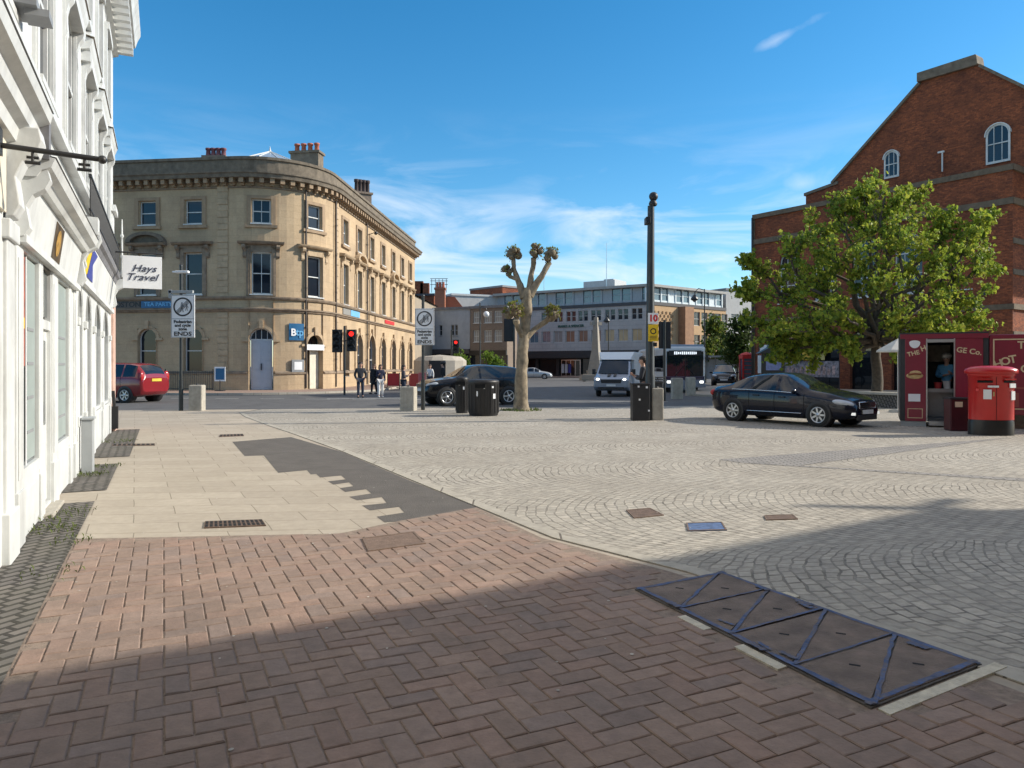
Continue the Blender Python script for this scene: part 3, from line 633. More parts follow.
    for k in range(70): u = 4.7 + k * .11; m.tube([fl(u, 3.86, .17), fl(u, 4.42, .17)], .012, 5)
    m.fbox(fl, 4.6, 12.4, 4.42, 4.46, .15, .19); m.fbox(fl, 4.6, 12.4, 3.92, 3.95, .155, .185); m.build('balcony_railing', iron, b)
    # white spindle finial at the end of the balcony
    m = MB(); m.lathe([(.03, 0), (.05, .1), (.03, .2), (.022, .45), (.05, .5), (.022, .55), (.02, .95), (.045, 1.0), (.02, 1.05), (.012, 1.4)], fl(12.2, 3.75, .25), 8); m.build('finial', white_paint, b)
    m = MB(); m.fbox(fl, 12.6, 13.4, 4.6, 5.4, -.3, .02); m.fbox(fl, 12.5, 13.5, 5.4, 5.55, -.35, .1); m.build('rear_parapet', white_paint, b)
    # floodlight on the upper wall
    m = MB(); m.fbox(fl, -.9, -.5, 4.55, 4.62, .0, .22); m.fbox(fl, -.82, -.58, 4.5, 4.56, .12, .3); m.build('floodlight', sign_grey, b)
terrace()
# black hanging pole with sign hooks
def bracket():
    b = site('sign_bracket', 'black iron bar sticking out over the pavement with two empty sign hooks', 'bracket', fl(-1.32, 3.2, .05))
    a, e = fl(-1.32, 3.27, .03), fl(-1.32, 3.24, .72)
    m = MB(); m.tube([a, e], .021, 10); m.ball(e, .034); m.build('bar', iron, b)
    for t in (.32, .82):
        p = a.lerp(e, t); m = MB(); m.tube([p, p - Vector((0, 0, .1))], .012, 6); m.tube([p + NL * -.05 - Vector((0, 0, .1)), p + NL * .05 - Vector((0, 0, .1))], .014, 6); m.tube([p - Vector((0, 0, .06)) - NL * .04, p - Vector((0, 0, .06)) + NL * .04], .012, 6); m.build('hook', iron, b)
    m = MB(); m.fbox(fl, -1.38, -1.26, 3.2, 3.4, .0, .05); m.build('wall_plate', iron, b)
bracket()
def travel_sign():
    o = fl(11.6, 0, 0); c = at(142.5, 272.5, 16.9)
    b = site('hanging_sign', 'square white hanging sign with dark italic lettering at the end of the white terrace', 'sign', c)
    ax = NL * 1.0; M = basis(c - DL * .025, NL, (0, 0, 1))
    m = MB(); m.extr([(-.40, -.37), (.40, -.37), (.40, .37), (-.40, .37)], c, NL, (0, 0, 1), DL, -.02, .02); m.build('panel', sign_white, b, bevel=.004)
    text('Hays', .225, M @ Matrix.Translation((.03, .085, .003)), pm('sign_navy', (.03, .035, .07), .5), b, shear=.35, sx=1.12, bold=0); text('Travel', .225, M @ Matrix.Translation((-.02, -.115, .003)), MATS['sign_navy'], b, shear=.35, sx=1.12)
    m = MB(); m.tube([c + Vector((0, 0, .44)) - NL * .75, c + Vector((0, 0, .44)) + NL * .42], .018, 8)
    for s in (-.3, .3): m.tube([c + NL * s + Vector((0, 0, .38)), c + NL * s + Vector((0, 0, .45))], .01, 6)
    m.build('bracket', iron, b)
travel_sign()
def cabinet():
    c = fl(4.85, 0, .28); b = site('metal_cabinet', 'tall narrow grey metal cabinet standing against the white shopfront', 'cabinet', c)
    m = MB(); m.fbox(fl, 4.55, 4.85, .0, .80, .06, .21); m.build('cabinet_body', grey_metal, b, bevel=.012)
    m = MB(); m.fbox(fl, 4.53, 4.87, .80, .835, .055, .23); m.build('lid', grey_metal, b, bevel=.008)
cabinet()
def weeds():
    rnd = random.Random(5); mb = MB()
    spots = [(fl(.3, 0, .2), .22, 90), (fl(.8, 0, .15), .3, 80), (fl(1.3, 0, .3), .2, 40), (fl(-.3, 0, .40), .2, 40), (fl(4.3, 0, .2), .25, 120), (fl(5.2, 0, .3), .3, 80), (fl(9.5, 0, .3), .4, 100), (fl(-1.5, 0, .42), .25, 25)]
    for c, r, n in spots:
        for k in range(n):
            a = rnd.uniform(0, 6.28); q = c + Vector((math.cos(a), math.sin(a), 0)) * r * rnd.random() ** .5; h = rnd.uniform(.01, .055); t = rnd.uniform(0, 6.28); d = Vector((math.cos(t), math.sin(t), 0)); w_ = Vector((-d.y, d.x, 0)) * rnd.uniform(.004, .01)
            g = rnd.uniform(.7, 1.2); q.z = .016
            mb.add([q - w_ * .4, q + d * h * .4 + Vector((0, 0, h * .8)) - w_, q + d * h + Vector((0, 0, h)), q + d * h * .4 + Vector((0, 0, h * .8)) + w_], [(0, 1, 2, 3)], 0, False, (.10 * g, .13 * g, .03 * g))
    tag(mb.build('weeds', toned('weed_leaf', .7, 0, tr=.25), fix=False), kind='stuff')
weeds()
# ------------------------------------------------------------------ the bank: straight front, rounded corner, long sunny side
LT = Vector((-17.14, 45.77, 0)); LA = Vector((.9923, -.124, 0)); BRAD = 4.59; BTH = R(93.1); ARC = BRAD * BTH; BA0 = R(-97.1)
def fb(u, v, w):
    if u <= 0:
        return LT + LA * u + Vector((-.124, -.9923, 0)) * w + Vector((0, 0, v))
    a = BA0 + min(u, ARC) / BRAD; n = Vector((math.cos(a), math.sin(a), 0))
    p = Vector((BC[0], BC[1], 0)) + n * (BRAD + w)
    if u > ARC: p += Vector((-n.y, n.x, 0)) * (u - ARC)
    return p + Vector((0, 0, v))
UE = ARC + 27
def bank():
    b = site('corner_bank', 'three storey sandstone corner building with a rounded corner, bracketed cornice and sash windows', 'building', fb(2, 0, 0))
    up = [-12.1, -9.0, -5.8, -2.73, 1.61, 5.13]; side = [ARC + s for s in (2.42, 6.0, 9.65, 13.4, 17.2, 20.9, 24.6)]
    ops2 = [(u - .56, u + .56, 10.45, 11.95) for u in up] + [(u - .56, u + .56, 10.2, 11.9) for u in side]
    ops1 = [(u - .60, u + .60, 6.05, 8.65) for u in up] + [(u - .58, u + .58, 5.95, 8.75) for u in side]
    ops0 = [(u - .62, u + .62, 1.15, 3.95, 1) for u in up[:4]] + [(up[4] - .72, up[4] + .72, .12, 3.95, 1), (up[5] - .62, up[5] + .62, .12, 3.6, 1)]
    sg = [(u - .72, u + .72, .9, 3.95, 1) for u in side]; sg[2] = (side[2] - .95, side[2] + .95, .12, 4.05, 1); ops0 += sg
    m = MB(); wall(m, fb, -24, UE, 5.0, 13.0, ops1 + ops2, .24, .5); wall(m, fb, -24, UE, 1.1, 5.0, ops0, .28, .5); wall(m, fb, -24, UE, 0, 1.1, [(o[0], o[1], .0, 9) if o[2] < .5 else o[:4] for o in ops0], .12, .5, .1)
    e = lambda u, v, w: fb(u, v, w)
    m.add([fb(UE, 0, 0), fb(UE, 0, -14), fb(UE, 14.2, -14), fb(UE, 14.2, 0)], [(0, 1, 2, 3)]); m.add([fb(-24, 0, 0), fb(-24, 0, -14), fb(-24, 14.2, -14), fb(-24, 14.2, 0)], [(0, 1, 2, 3)])
    m.build('wall', ash, b, fix=False)
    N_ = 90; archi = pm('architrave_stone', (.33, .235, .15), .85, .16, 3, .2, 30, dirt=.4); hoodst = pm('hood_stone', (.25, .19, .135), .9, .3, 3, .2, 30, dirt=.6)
    m = MB()
    for g0, g1 in ((-24, up[4] - .8), (up[4] + .8, up[5] - .7), (up[5] + .7, side[2] - 1.05), (side[2] + 1.05, UE)): cornice(m, fb, g0, g1, [(0, 1.1), (.17, 1.1), (.17, 1.2), (.0, 1.3)], 24)
    cornice(m, fb, -24, UE, [(0, 4.95), (.1, 4.97), (.14, 5.05), (.22, 5.1), (.22, 5.17), (0, 5.22)], N_)
    cornice(m, fb, -24, UE, [(0, 5.70), (.12, 5.72), (.18, 5.82), (.18, 5.90), (0, 5.93)], N_)
    cornice(m, fb, -24, UE, [(0, 3.28), (.06, 3.29), (.06, 3.40), (0, 3.41)], 1) if 0 else None
    cornice(m, fb, -24, UE, [(0, 12.6), (.07, 12.62), (.07, 12.72), (0, 12.75)], N_)
    m.build('string_course', hoodst, b)
    m = MB(); cornice(m, fb, -24, UE + .4, [(0, 12.95), (.12, 12.98), (.16, 13.12), (.62, 13.15), (.66, 13.35), (.74, 13.42), (.74, 13.5), (.1, 13.62)], N_); m.build('cornice', sooty, b)
    u = -13
    while u < UE: m = MB(); m.fbox(fb, u, u + .24, 12.86, 13.15, .02, .52); m.fbox(fb, u + .03, u + .21, 12.74, 12.87, .02, .26); m.build('modillion', archi, b); u += .56
    m = MB(); cornice(m, fb, -24, UE, [(.05, 13.6), (.05, 14.35), (.14, 14.38), (.14, 14.55), (-.3, 14.58), (-.3, 13.6)], N_); m.build('parapet', sooty, b)
    # windows
    for o in ops2: window(b, fb, *o[:4], 0, .22, .07, 1, 1 if 1 < o[0] < 2 else 0, sill=.13)
    for k, o in enumerate(ops1): window(b, fb, *o[:4], 0, .22, .07, 1, 1 if k == 4 else 0, sill=.16)
    for k, o in enumerate(ops0):
        if k in (4, 5): continue
        window(b, fb, *o[:4], 1, .26, .06, 1, 0, fm=sign_blue if 0 else white_paint, sill=.1 if o[2] > .5 else 0)
    # surrounds
    for k, (u, s2) in enumerate([(u, 0) for u in up] + [(u, 1) for u in side]):
        m = MB(); o = ops2[k]
        for s in (-1, 1): m.fbox(fb, u + s * .72 - .13, u + s * .72 + .13, o[2] - .1, o[3] + .22, .0, .07)
        m.fbox(fb, u - .59, u + .59, o[3] + .02, o[3] + .22, 0, .07); m.fbox(fb, u - .95, u + .95, o[2] - .28, o[2] - .1, 0, .17)
        m.build('architrave', archi, b)
        m = MB(); o = ops1[k]; t = o[3]
        for s in (-1, 1):
            m.fbox(fb, u + s * .74 - .13, u + s * .74 + .13, 5.95, t + .25, 0, .08); scroll(m, fb, u + s * .98, t - .35, .8, .34, .2)
            if s2: m.fbox(fb, u + s * 1.1 - .1, u + s * 1.1 + .1, 5.95, t - .3, 0, .05)
        m.fbox(fb, u - .6, u + .6, t + .02, t + .48, 0, .09); m.fbox(fb, u - .95, u + .95, t + .3, t + .47, 0, .11)
        seg = k in (2, 0, 7, 10)
        cornice(m, fb, u - 1.3, u + 1.3, [(0, t + .47), (.3, t + .48), (.38, t + .56), (.42, t + .64), (0, t + .7)], 4)
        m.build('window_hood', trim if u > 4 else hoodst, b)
        if seg:
            m = MB(); P = [(u + 1.3 * math.cos(math.pi * i / 14), t + .68 + .66 * math.sin(math.pi * i / 14)) for i in range(15)]; Q = [(u + 1.0 * math.cos(math.pi * i / 14), t + .68 + .46 * math.sin(math.pi * i / 14)) for i in range(15)]
            for i in range(14): m.add([fb(*P[i], 0), fb(*P[i + 1], 0), fb(*Q[i + 1], 0), fb(*Q[i], 0), fb(*P[i], .38), fb(*P[i + 1], .38), fb(*Q[i + 1], .36), fb(*Q[i], .36)], [(0, 1, 5, 4), (2, 3, 7, 6), (4, 5, 6, 7)])
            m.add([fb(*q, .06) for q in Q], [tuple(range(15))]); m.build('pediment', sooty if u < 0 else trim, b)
        m = MB(); o = ops0[k]; ar = [(q[0], q[1]) for q in archpts(o[0] - .2, o[1] + .2, o[3] + .2, 1, 16)]; ai = archpts(o[0], o[1], o[3], 1, 16)
        for i in range(16): m.add([fb(*ar[i], 0), fb(*ar[i + 1], 0), fb(*ai[i + 1], 0), fb(*ai[i], 0), fb(*ar[i], .08), fb(*ar[i + 1], .08), fb(*ai[i + 1], .08), fb(*ai[i], .08)], [(0, 1, 5, 4), (2, 3, 7, 6), (4, 5, 6, 7)])
        m.fbox(fb, u - .11, u + .11, o[3] - .02, o[3] + .5, 0, .16)
        sp = o[3] - (o[1] - o[0]) / 2
        for s in (-1, 1):
            m.fbox(fb, u + s * (o[1] - u + .2) - .22, u + s * (o[1] - u + .2) + .22, sp - .12, sp + .02, 0, .12)
            if s2: m.fbox(fb, u + s * (o[1] - u + .3) - .2, u + s * (o[1] - u + .3) + .2, 1.3, sp - .12, 0, .09)
        m.build('arch_surround', trim, b)
    # quoined strips
    for u in (-.78, ARC + .4, -14.5):
        for lo_, hi_ in ((.2, 4.7), (5.75, 12.4)):
            m = MB(); m.fbox(fb, u - .30, u + .30, lo_ + .1, hi_ + .2, 0, .03)
            for j in range(33):
                v = .3 + j * .39
                if lo_ < v < hi_: m.fbox(fb, u - .34, u + .34, v, v + .33, 0, .05 + .025 * (j % 2))
            m.build('quoins', trim, b)
    # doors
    o = ops0[4]; m = MB(); m.fbox(fb, o[0] + .06, o[1] - .06, .13, 3.2, -.3, -.2, 3)
    for i in (0, 1):
        for j in range(5): a = o[0] + .12 + i * .66; m.fbox(fb, a + .04, a + .54, .3 + j * .56, .78 + j * .56, -.2, -.185, 2)
    d = m.build('door', pm('door_grey', (.40, .44, .50), .55, .05, 3), b); m = MB(); m.fbox(fb, 1.57, 1.63, 1.35, 1.75, -.2, -.1); m.build('handle', iron, d)
    o_ = window(b, fb, o[0], o[1], 3.2, 3.95, 1, .24, .06, 0, 3, name='fanlight')
    o = ops0[5]; m = MB(); m.fbox(fb, o[0] + .42, o[1] - .02, .13, 2.9, -.35, -.28, 2); m.build('door', pm('door_cream', (.62, .58, .48), .5), b)
    m = MB(); m.add([fb(o[0], .12, -.4), fb(o[1], .12, -.4), fb(o[1], 3.6, -.4), fb(o[0], 3.6, -.4)], [(0, 1, 2, 3)]); m.build('doorway_glass', dark_glass, b, fix=False)
    m = MB(); m.fbox(fb, o[0] - .1, o[1] + .05, 2.62, 2.98, .1, .15, 2); m.build('door_sign', sign_white, b)
    # drainpipes
    for u, w in ((4.35, .12), (ARC - .1, .14), (ARC + 7.8, .14)):
        m = MB(); m.tube([fb(u, .2, w), fb(u, 12.8, w)], .06, 8)
        for v in (2, 4, 6.5, 9, 11): m.tube([fb(u, v, w), fb(u, v + .12, w)], .085, 8)
        m.build('drainpipe', pm('pipe_brown', (.06, .045, .035), .5), b)
    # lettering along the front
    m = MB(); m.fbox(fb, -12.4, -6.25, 5.24, 5.68, .0, .05); m.build('name_board', pm('board_brown', (.13, .10, .08), .6), b)
    m = MB(); m.fbox(fb, -6.2, -3.9, 5.24, 5.68, .0, .06); bb = m.build('name_board', sign_blue, b)
    text('BOSTON', .46, basis(fb(-7.25, 5.46, .06), LA, (0, 0, 1)), sign_black, b, bold=.012, sx=1.1)
    text('TEA PARTY', .34, basis(fb(-5.05, 5.46, .07), LA, (0, 0, 1)), pm('letter_blue', (.13, .40, .68), .5), bb, bold=.006, sx=1.1)
    m = MB(); m.fbox(fb, ARC + 1.8, ARC + 3.6, 5.24, 5.66, 0, .06); m.build('name_board', pm('board_grey', (.25, .24, .22), .6), b)
    m = MB(); m.fbox(fb, ARC + 3.7, ARC + 6.0, 5.24, 5.66, 0, .06); m.build('name_board', pm('board_blue', (.16, .42, .68), .5), b)
    m = MB(); m.fbox(fb, ARC + 14, ARC + 17.5, 5.3, 5.6, 0, .06); m.build('name_board', sign_red, b)
    # curved square plaque
    m = MB(); m.fbox(fb, 3.25, 4.22, 3.22, 4.28, .05, .10, 4); pl = m.build('plaque', sign_blue, b)
    a = BA0 + 3.73 / BRAD; t = Vector((-math.sin(a), math.cos(a), 0))
    text('B', .62, basis(fb(3.52, 3.70, .14), t, (0, 0, 1)), sign_white, pl, bold=.02); text('tp', .62, basis(fb(3.92, 3.72, .14), t, (0, 0, 1)), MATS['letter_blue'], pl, bold=.012)
    m = MB(); m.fbox(fb, 3.42, 4.2, 1.22, 2.0, .05, .16, 3); nb = m.build('notice_case', sign_grey, b); m = MB(); m.fbox(fb, 3.56, 4.06, 1.36, 1.86, .165, .17, 3); m.build('notice', sign_white, nb)
    # wall lamps on the corner
    for u in (ARC + 8.3,):
        m = MB(); m.tube([fb(u, 11.9, 0), fb(u, 12.1, .6)], .03, 6); m.ball(fb(u, 12.05, .7), .14); m.build('wall_lamp', iron, b)
    # roof, lantern
    m = MB()
    inn = [fb(-24, 14.2, -.3), fb(0, 14.2, -.3)] + [fb(ARC * i / 8, 14.2, -.3) for i in range(1, 9)] + [fb(UE, 14.2, -.3)]
    top = [fb(-24, 15.2, -4), fb(-3, 15.3, -4)] + [fb(ARC * i / 8, 14.6, -3.2) for i in range(1, 9)] + [fb(UE, 15.0, -5)]
    for i in range(len(inn) - 1): m.add([inn[i], inn[i + 1], top[i + 1], top[i]], [(0, 1, 2, 3)])
    m.add(top + [fb(UE, 15, -14), fb(-24, 15.2, -14)], [tuple(range(len(top) + 2))]); m.build('roof', slate, b, fix=False)
    def lantern(px, py, d):
        c = at(px, py, d) - Vector((0, 0, 1.4)); m = MB(); n = 12
        m.lathe([(2.2, 0), (2.2, .35), (2.1, .45), (.05, 1.35)], c, n, 0, False); l_ = m.build('roof_lantern', pm('lantern_glass', (.30, .36, .42), .15, .1, 2), b)
        m = MB()
        for k in range(n):
            t = 2 * math.pi * k / n; m.tube([c + Vector((2.13 * math.cos(t), 2.13 * math.sin(t), .45)), c + Vector((0, 0, 1.38))], .035, 5)
        m.lathe([(.0, 1.75), (.05, 1.5), (.1, 1.36)], c, 8); m.build('glazing_bars', white_paint, l_)
    lantern(270, 151, 49)
    def stack(px, py, d, w, dp, h, n, pot, mat, rz, ph=.9):
        c = at(px, py, d); m = MB(); m.box((c.x, c.y, c.z + h / 2), (w, dp, h), 0, rz); m.box((c.x, c.y, c.z + h + .08), (w + .2, dp + .2, .16), 0, rz); ch = m.build('chimney', mat, b)
        ax = Vector((math.cos(rz), math.sin(rz), 0))
        for k in range(n):
            p = c + ax * ((k + .5) / n - .5) * (w * .95) + Vector((0, 0, h + .16)); m = MB(); m.lathe([(.2, 0), (.17, .15), (.15, ph * .75), (.20, ph * .8), (.20, ph), (.13, ph), (.13, ph - .2)], p, 10); m.build('chimney_pot', pot, ch)
    stack(216, 167, 52, 1.5, .7, .55, 4, purple_pot, brownbrick, 0, .6)
    stack(307, 178, 51, 2.0, .9, 1.6, 4, terracotta, sooty, R(-8), .6); 
    stack(362, 211, 60, 1.3, .9, 1.3, 4, pm('pot_dark', (.05, .035, .035), .8), brownbrick, R(30), 1.05)
bank()
def rail():
    b = site('iron_railing', 'low black iron railing in front of the shaded bank windows', 'railing', fb(-5, 0, 1.0))
    m = MB(); u = -14.
    while u < -.9: m.tube([fb(u, .1, .95), fb(u, 1.3, .95)], .014, 5); u += .14
    m.build('balusters', iron, b); m = MB(); m.fbox(fb, -14, -.9, 1.2, 1.25, .93, .97); m.fbox(fb, -14, -.9, .2, .24, .93, .97); m.build('rails', iron, b)
    m = MB()
    for u in (-14, -10.5, -7.2, -4, -.9): m.tube([fb(u, .1, .95), fb(u, 1.42, .95)], .035, 6)
    m.build('posts', iron, b)
rail()

# ------------------------------------------------------------------ generic blocks further off
def plane_f(p, q):
    P = Vector((p[0], p[1], 0)); D = (Vector((q[0], q[1], 0)) - P); L = D.length; D.normalize(); N = Vector((D.y, -D.x, 0))
    return (lambda u, v, w: P + D * u + N * w + Vector((0, 0, v))), L
def department():
    c0 = Vector((18.65, 100)); dl = Vector((-14.5, 9.8)).normalized(); dr = Vector((13.55, 11.5)).normalized()
    pl = c0 + dl * 26; pr = c0 + dr * 17.8
    b = site('department_store', 'long grey and tan four storey department store with a glazed top floor across the square', 'building', (c0.x, c0.y, 0))
    f, L = plane_f(pl, c0); f2, L2 = plane_f(c0, pr)
    uu = lambda px: (lambda r: None)
    # window columns by their place along the shaded front
    def u_at(px):
        r = (px - 512) / F; P = f(0, 0, 0); D = f(1, 0, 0) - P; return (r * P.y - P.x) / (D.x - r * D.y)
    def u_at2(px):
        r = (px - 512) / F; P = f2(0, 0, 0); D = f2(1, 0, 0) - P; return (r * P.y - P.x) / (D.x - r * D.y)
    lo = [(u_at(x) - .75, u_at(x) + .75, 5.0, 6.7) for x in (534, 546, 558, 570, 583, 596, 609.5, 623, 637)]
    hi = []
    for x in (546, 558, 571, 583, 596, 610, 623, 637): hi += [(u_at(x) - .78, u_at(x) - .08, 8.0, 9.5), (u_at(x) + .08, u_at(x) + .78, 8.0, 9.5)]
    m = MB(); wall(m, f, 0, L, 3.8, 10.0, lo + hi, .2); m.build('front_wall', greyclad, b, fix=False)
    gold = glass('gold_pane', (.42, .30, .16), .2, .8, .1); rust = glass('rust_blind', (.24, .12, .07), .3, .6)  # plain gold tint for the three panes nearest the corner
    for k, o in enumerate(lo): window(b, f, *o, 0, .18, .08, 0, 1, fm=palerender, gm=[blue_glass, blue_glass, pm('blind', (.30, .25, .22), .6), rust, rust, rust, gold, gold, gold][k])
    for o in hi: window(b, f, *o, 0, .18, .05, 1, 0, fm=palerender)
    # tan side
    so = [(u_at2(x) - .75, u_at2(x) + .75, v, v + 2.0) for x in (697, 704.5, 711.5, 718, 724.5) for v in (4.1, 7.4)]
    m = MB(); wall(m, f2, 0, L2, 3.4, 9.9, so, .25); m.build('side_wall', tanbrick, b, fix=False)
    for o in so: window(b, f2, *o, 0, .2, .07, 1, 1, fm=palerender)
    m = MB(); m.fbox(f2, 6.2, 8.2, 3.4, 9.9, 0, 1.2); m.build('stair_tower', pm('tan_brick_dark', (.30, .17, .10), .9, .2, 2), b)
    m = MB()
    for i in range(11):
        for j in range(9):
            if (i + j) % 2: m.fbox(f2, .5 + i * .42, .5 + i * .42 + .3, 5.2 + j * .45, 5.2 + j * .45 + .33, 0, .12)
    m.build('brick_relief', pm('relief_stone', (.34, .21, .11), .9), b)
    # ground floor: dark shopfront under a black canopy
    for g, LL, nm in ((f, L, 'shopfront'), (f2, L2, 'shopfront')):
        m = MB(); wall(m, g, 0, LL, 0, 3.8, [(1 + 3.6 * k, 4.1 + 3.6 * k, .3, 2.6) for k in range(int((LL - 2) // 3.6))], .3); m.build(nm, pm('shopfront_black', (.03, .03, .032), .5), b, fix=False)
        m = MB(); m.add([g(0, 0, -.3), g(LL, 0, -.3), g(LL, 2.8, -.3), g(0, 2.8, -.3)], [(0, 1, 2, 3)]); m.build('shop_glazing', dark_glass, b, fix=False)
        m = MB(); m.fbox(g, 0, LL, 2.75, 3.4, 0, 1.6); m.build('canopy', pm('canopy_black', (.022, .023, .025), .6), b)
    m = MB(); u = u_at(571); m.fbox(f, u - 1.6, u + 1.6, .1, 2.5, -.1, .05); d = m.build('entrance_frame', steel, b); m = MB()
    for k in range(4): m.fbox(f, u - 1.5 + k * .77, u - .85 + k * .77, .2, 2.4, .05, .08)
    m.build('door', dark_glass, d)
    for px, c in ((563, (.6, .6, .62)), (566.5, (.6, .6, .62)), (570, (.05, .06, .3))):
        m = MB(); u2 = u_at(px); m.fbox(f, u2 - .22, u2 + .22, .6, 1.9, .09, .1); m.build('poster', pm('poster_%d' % px, c, .5), b)
    # top floor and roof slabs
    for g, LL, nb, mat in ((f, L, 17, pm('spandrel_grey', (.36, .39, .41), .5)), (f2, L2, 11, pm('spandrel_pale', (.60, .66, .68), .5))):
        m = MB(); m.add([g(0, 10.35, -.8), g(LL, 10.35, -.8), g(LL, 12.4, -.8), g(0, 12.4, -.8)], [(0, 1, 2, 3)]); m.build('top_glazing', blue_glass, b, fix=False)
        m = MB()
        for k in range(nb + 1): u = LL * k / nb; m.fbox(g, u - .12, u + .12, 10.3, 12.4, -.8, -.62)
        m.fbox(g, 0, LL, 10.3, 10.7, -.82, -.7); m.fbox(g, 0, LL, 11.5, 11.56, -.8, -.7)
        for k in range(0, nb, 3): u = LL * (k + .5) / nb; m.fbox(g, u - LL / nb * .42, u + LL / nb * .42, 10.7, 12.4, -.79, -.74)
        m.build('mullions', mat, b)
    cap = lambda a, z0, z1, o: [Vector(p) for p in a]
    def slab(z0, z1, ov, mat, nm):
        n1 = Vector((dl.y, -dl.x)); n1 = -n1 if n1.y > 0 else n1; n2 = Vector((dr.y, -dr.x)); n2 = -n2 if n2.y > 0 else n2
        e = c0 + (n1 + n2).normalized() * ov * 1.2
        m = MB(); m.prism([pl + n1 * ov, e, pr + n2 * ov, pr - n2 * 14, pl - n1 * 14], z0, z1); m.build(nm, mat, b)
    slab(9.9, 10.35, .12, pm('roof_edge_dark', (.06, .06, .065), .7), 'balcony_slab'); slab(12.4, 12.75, .15, pm('roof_edge', (.34, .33, .31), .8, dirt=.2), 'roof')
    m = MB(); q = at(605, 283, 112); m.box((q.x, q.y, 13.5), (5.2, 4, 1.6), 0, R(-34)); m.box((q.x + 1.5, q.y, 13.7), (1.6, 4.2, 1.7), 0, R(-34)); m.build('plant_room', pm('plant_grey', (.42, .44, .45), .7), b)
    m = MB(); q = at(606.5, 282, 109); m.tube([q - Vector((0, 0, .8)), q + Vector((0, 0, 5.8))], [.07, .03], 6); m.build('mast', steel, b)
    m = MB(); q = at(544, 289, 112); m.tube([q - Vector((0, 0, .8)), q + Vector((0, 0, 3.5))], [.05, .03], 6); m.build('mast', steel, b)
    P = f(u_at(571), 7.35, .1); text('MARKS & SPENCER', .50, basis(P, c0 - pl, (0, 0, 1)) if 0 else basis(P, Vector((-dl.x, -dl.y, 0)), (0, 0, 1)), pm('sign_green', (.02, .09, .07), .5), b, bold=.012, sx=1.02, ext=.03)
department()

def block(name, label, p, q, h, depth, mat, ops=(), roof=None, roofh=0, parap=0, trimm=None, fm=None, shop=0, gm=None, bars=0):
    f, L = plane_f(p, q)
    b = site(name, label, 'building', (p[0], p[1], 0))
    m = MB(); wall(m, f, 0, L, shop, h, [o for o in ops], .16)
    m.add([f(0, 0, 0), f(0, 0, -depth), f(0, h, -depth), f(0, h, 0)], [(0, 1, 2, 3)]); m.add([f(L, 0, 0), f(L, 0, -depth), f(L, h, -depth), f(L, h, 0)], [(0, 1, 2, 3)])
    m.add([f(0, 0, -depth), f(L, 0, -depth), f(L, h, -depth), f(0, h, -depth)], [(0, 1, 2, 3)]); m.build('wall', mat, b, fix=False)
    for o in ops: window(b, f, *o[:4], 0, .14, .07, 1, bars, fm=fm or white_paint, gm=gm, sill=.08)
    if shop:
        m = MB(); m.fbox(f, 0, L, shop - .55, shop, -.05, .25); m.build('fascia', trimm or black_paint, b)
        m = MB(); n = max(2, int(L / 2.2)); 
        for k in range(n + 1): m.fbox(f, L * k / n - .1, L * k / n + .1, 0, shop - .55, -.1, .05)
        m.fbox(f, 0, L, 0, .45, -.1, .03); m.build('shopfront', pm('shop_dark', (.06, .05, .05), .6), b)
        m = MB(); m.add([f(0, .45, -.08), f(L, .45, -.08), f(L, shop - .5, -.08), f(0, shop - .5, -.08)], [(0, 1, 2, 3)]); m.build('shop_glazing', dark_glass, b, fix=False)
    m = MB()
    if roofh: 
        m.add([f(-.2, h, .25), f(L + .2, h, .25), f(L + .2, h + roofh, -depth / 2), f(-.2, h + roofh, -depth / 2), f(-.2, h, -depth - .2), f(L + .2, h, -depth - .2)], [(0, 1, 2, 3), (3, 2, 5, 4), (0, 3, 4), (1, 2, 5)])
    else:
        m.fbox(f, -.15, L + .15, h, h + .3, -depth, .15)
    m.build('roof', roof or lead, b)
    return b, f, L
def wins(us, vs, w, h): return [(u - w / 2, u + w / 2, v, v + h) for u in us for v in vs]
# blue-grey rendered shops, brown offices, brick houses behind
gd = 78
def gx(px, d): return ((px - 512) / F * d, d)
b1, f1, L1 = block('grey_shop_building', 'blue grey rendered two storey shop building beside the sandstone corner', gx(398, 91), gx(470, 87), 8.3, 9, greyrender, wins((5.0, 6.0, 7.6, 8.1), (5.2,), .42, 1.3), None, 0, fm=pm('frame_grey', (.28, .30, .33), .5), shop=3.6, trimm=pm('fascia_dark', (.07, .065, .07), .6))
b2, f2_, L2_ = block('brown_office_block', 'brown brick three storey block with two rows of wide windows beside the grey shops', gx(470.3, 86.8), gx(507, 84.5), 8.3, 2.5, brownbrick, wins((.95, 2.4, 3.75), (4.4, 6.6), 1.0, 1.35), None, 0, shop=3.4, bars=2, gm=pm('blind_pale', (.30, .29, .27), .4))
b3, f3, L3 = block('brick_gabled_house', 'orange brick house gable with a chimney rising behind the grey shops', gx(433, 99.6), gx(468, 99), 8.0, 8, orangebrick)
m = MB(); m.extr([(0, 8), (L3, 8), (L3 * .95, 8.9), (L3 * .62, 10.9), (L3 * .4, 10.9)], f3(0, 0, .02), f3(1, 0, 0) - f3(0, 0, 0), (0, 0, 1), (0, -1, 0), -3, 0); m.build('gable', orangebrick, b3)
m = MB(); q = at(438, 300, 98); m.box((q.x + .3, q.y, 9.2), (1.3, 1.2, 5.2)); m.box((q.x + .3, q.y, 11.8), (1.5, 1.4, .25)); ch = m.build('chimney', orangebrick, b3)
for k in range(3):
    m = MB(); m.lathe([(.2, 0), (.16, .7), (.2, .8)], (q.x - .1 + .4 * k, q.y, 11.9), 8); m.build('chimney_pot', terracotta, ch)
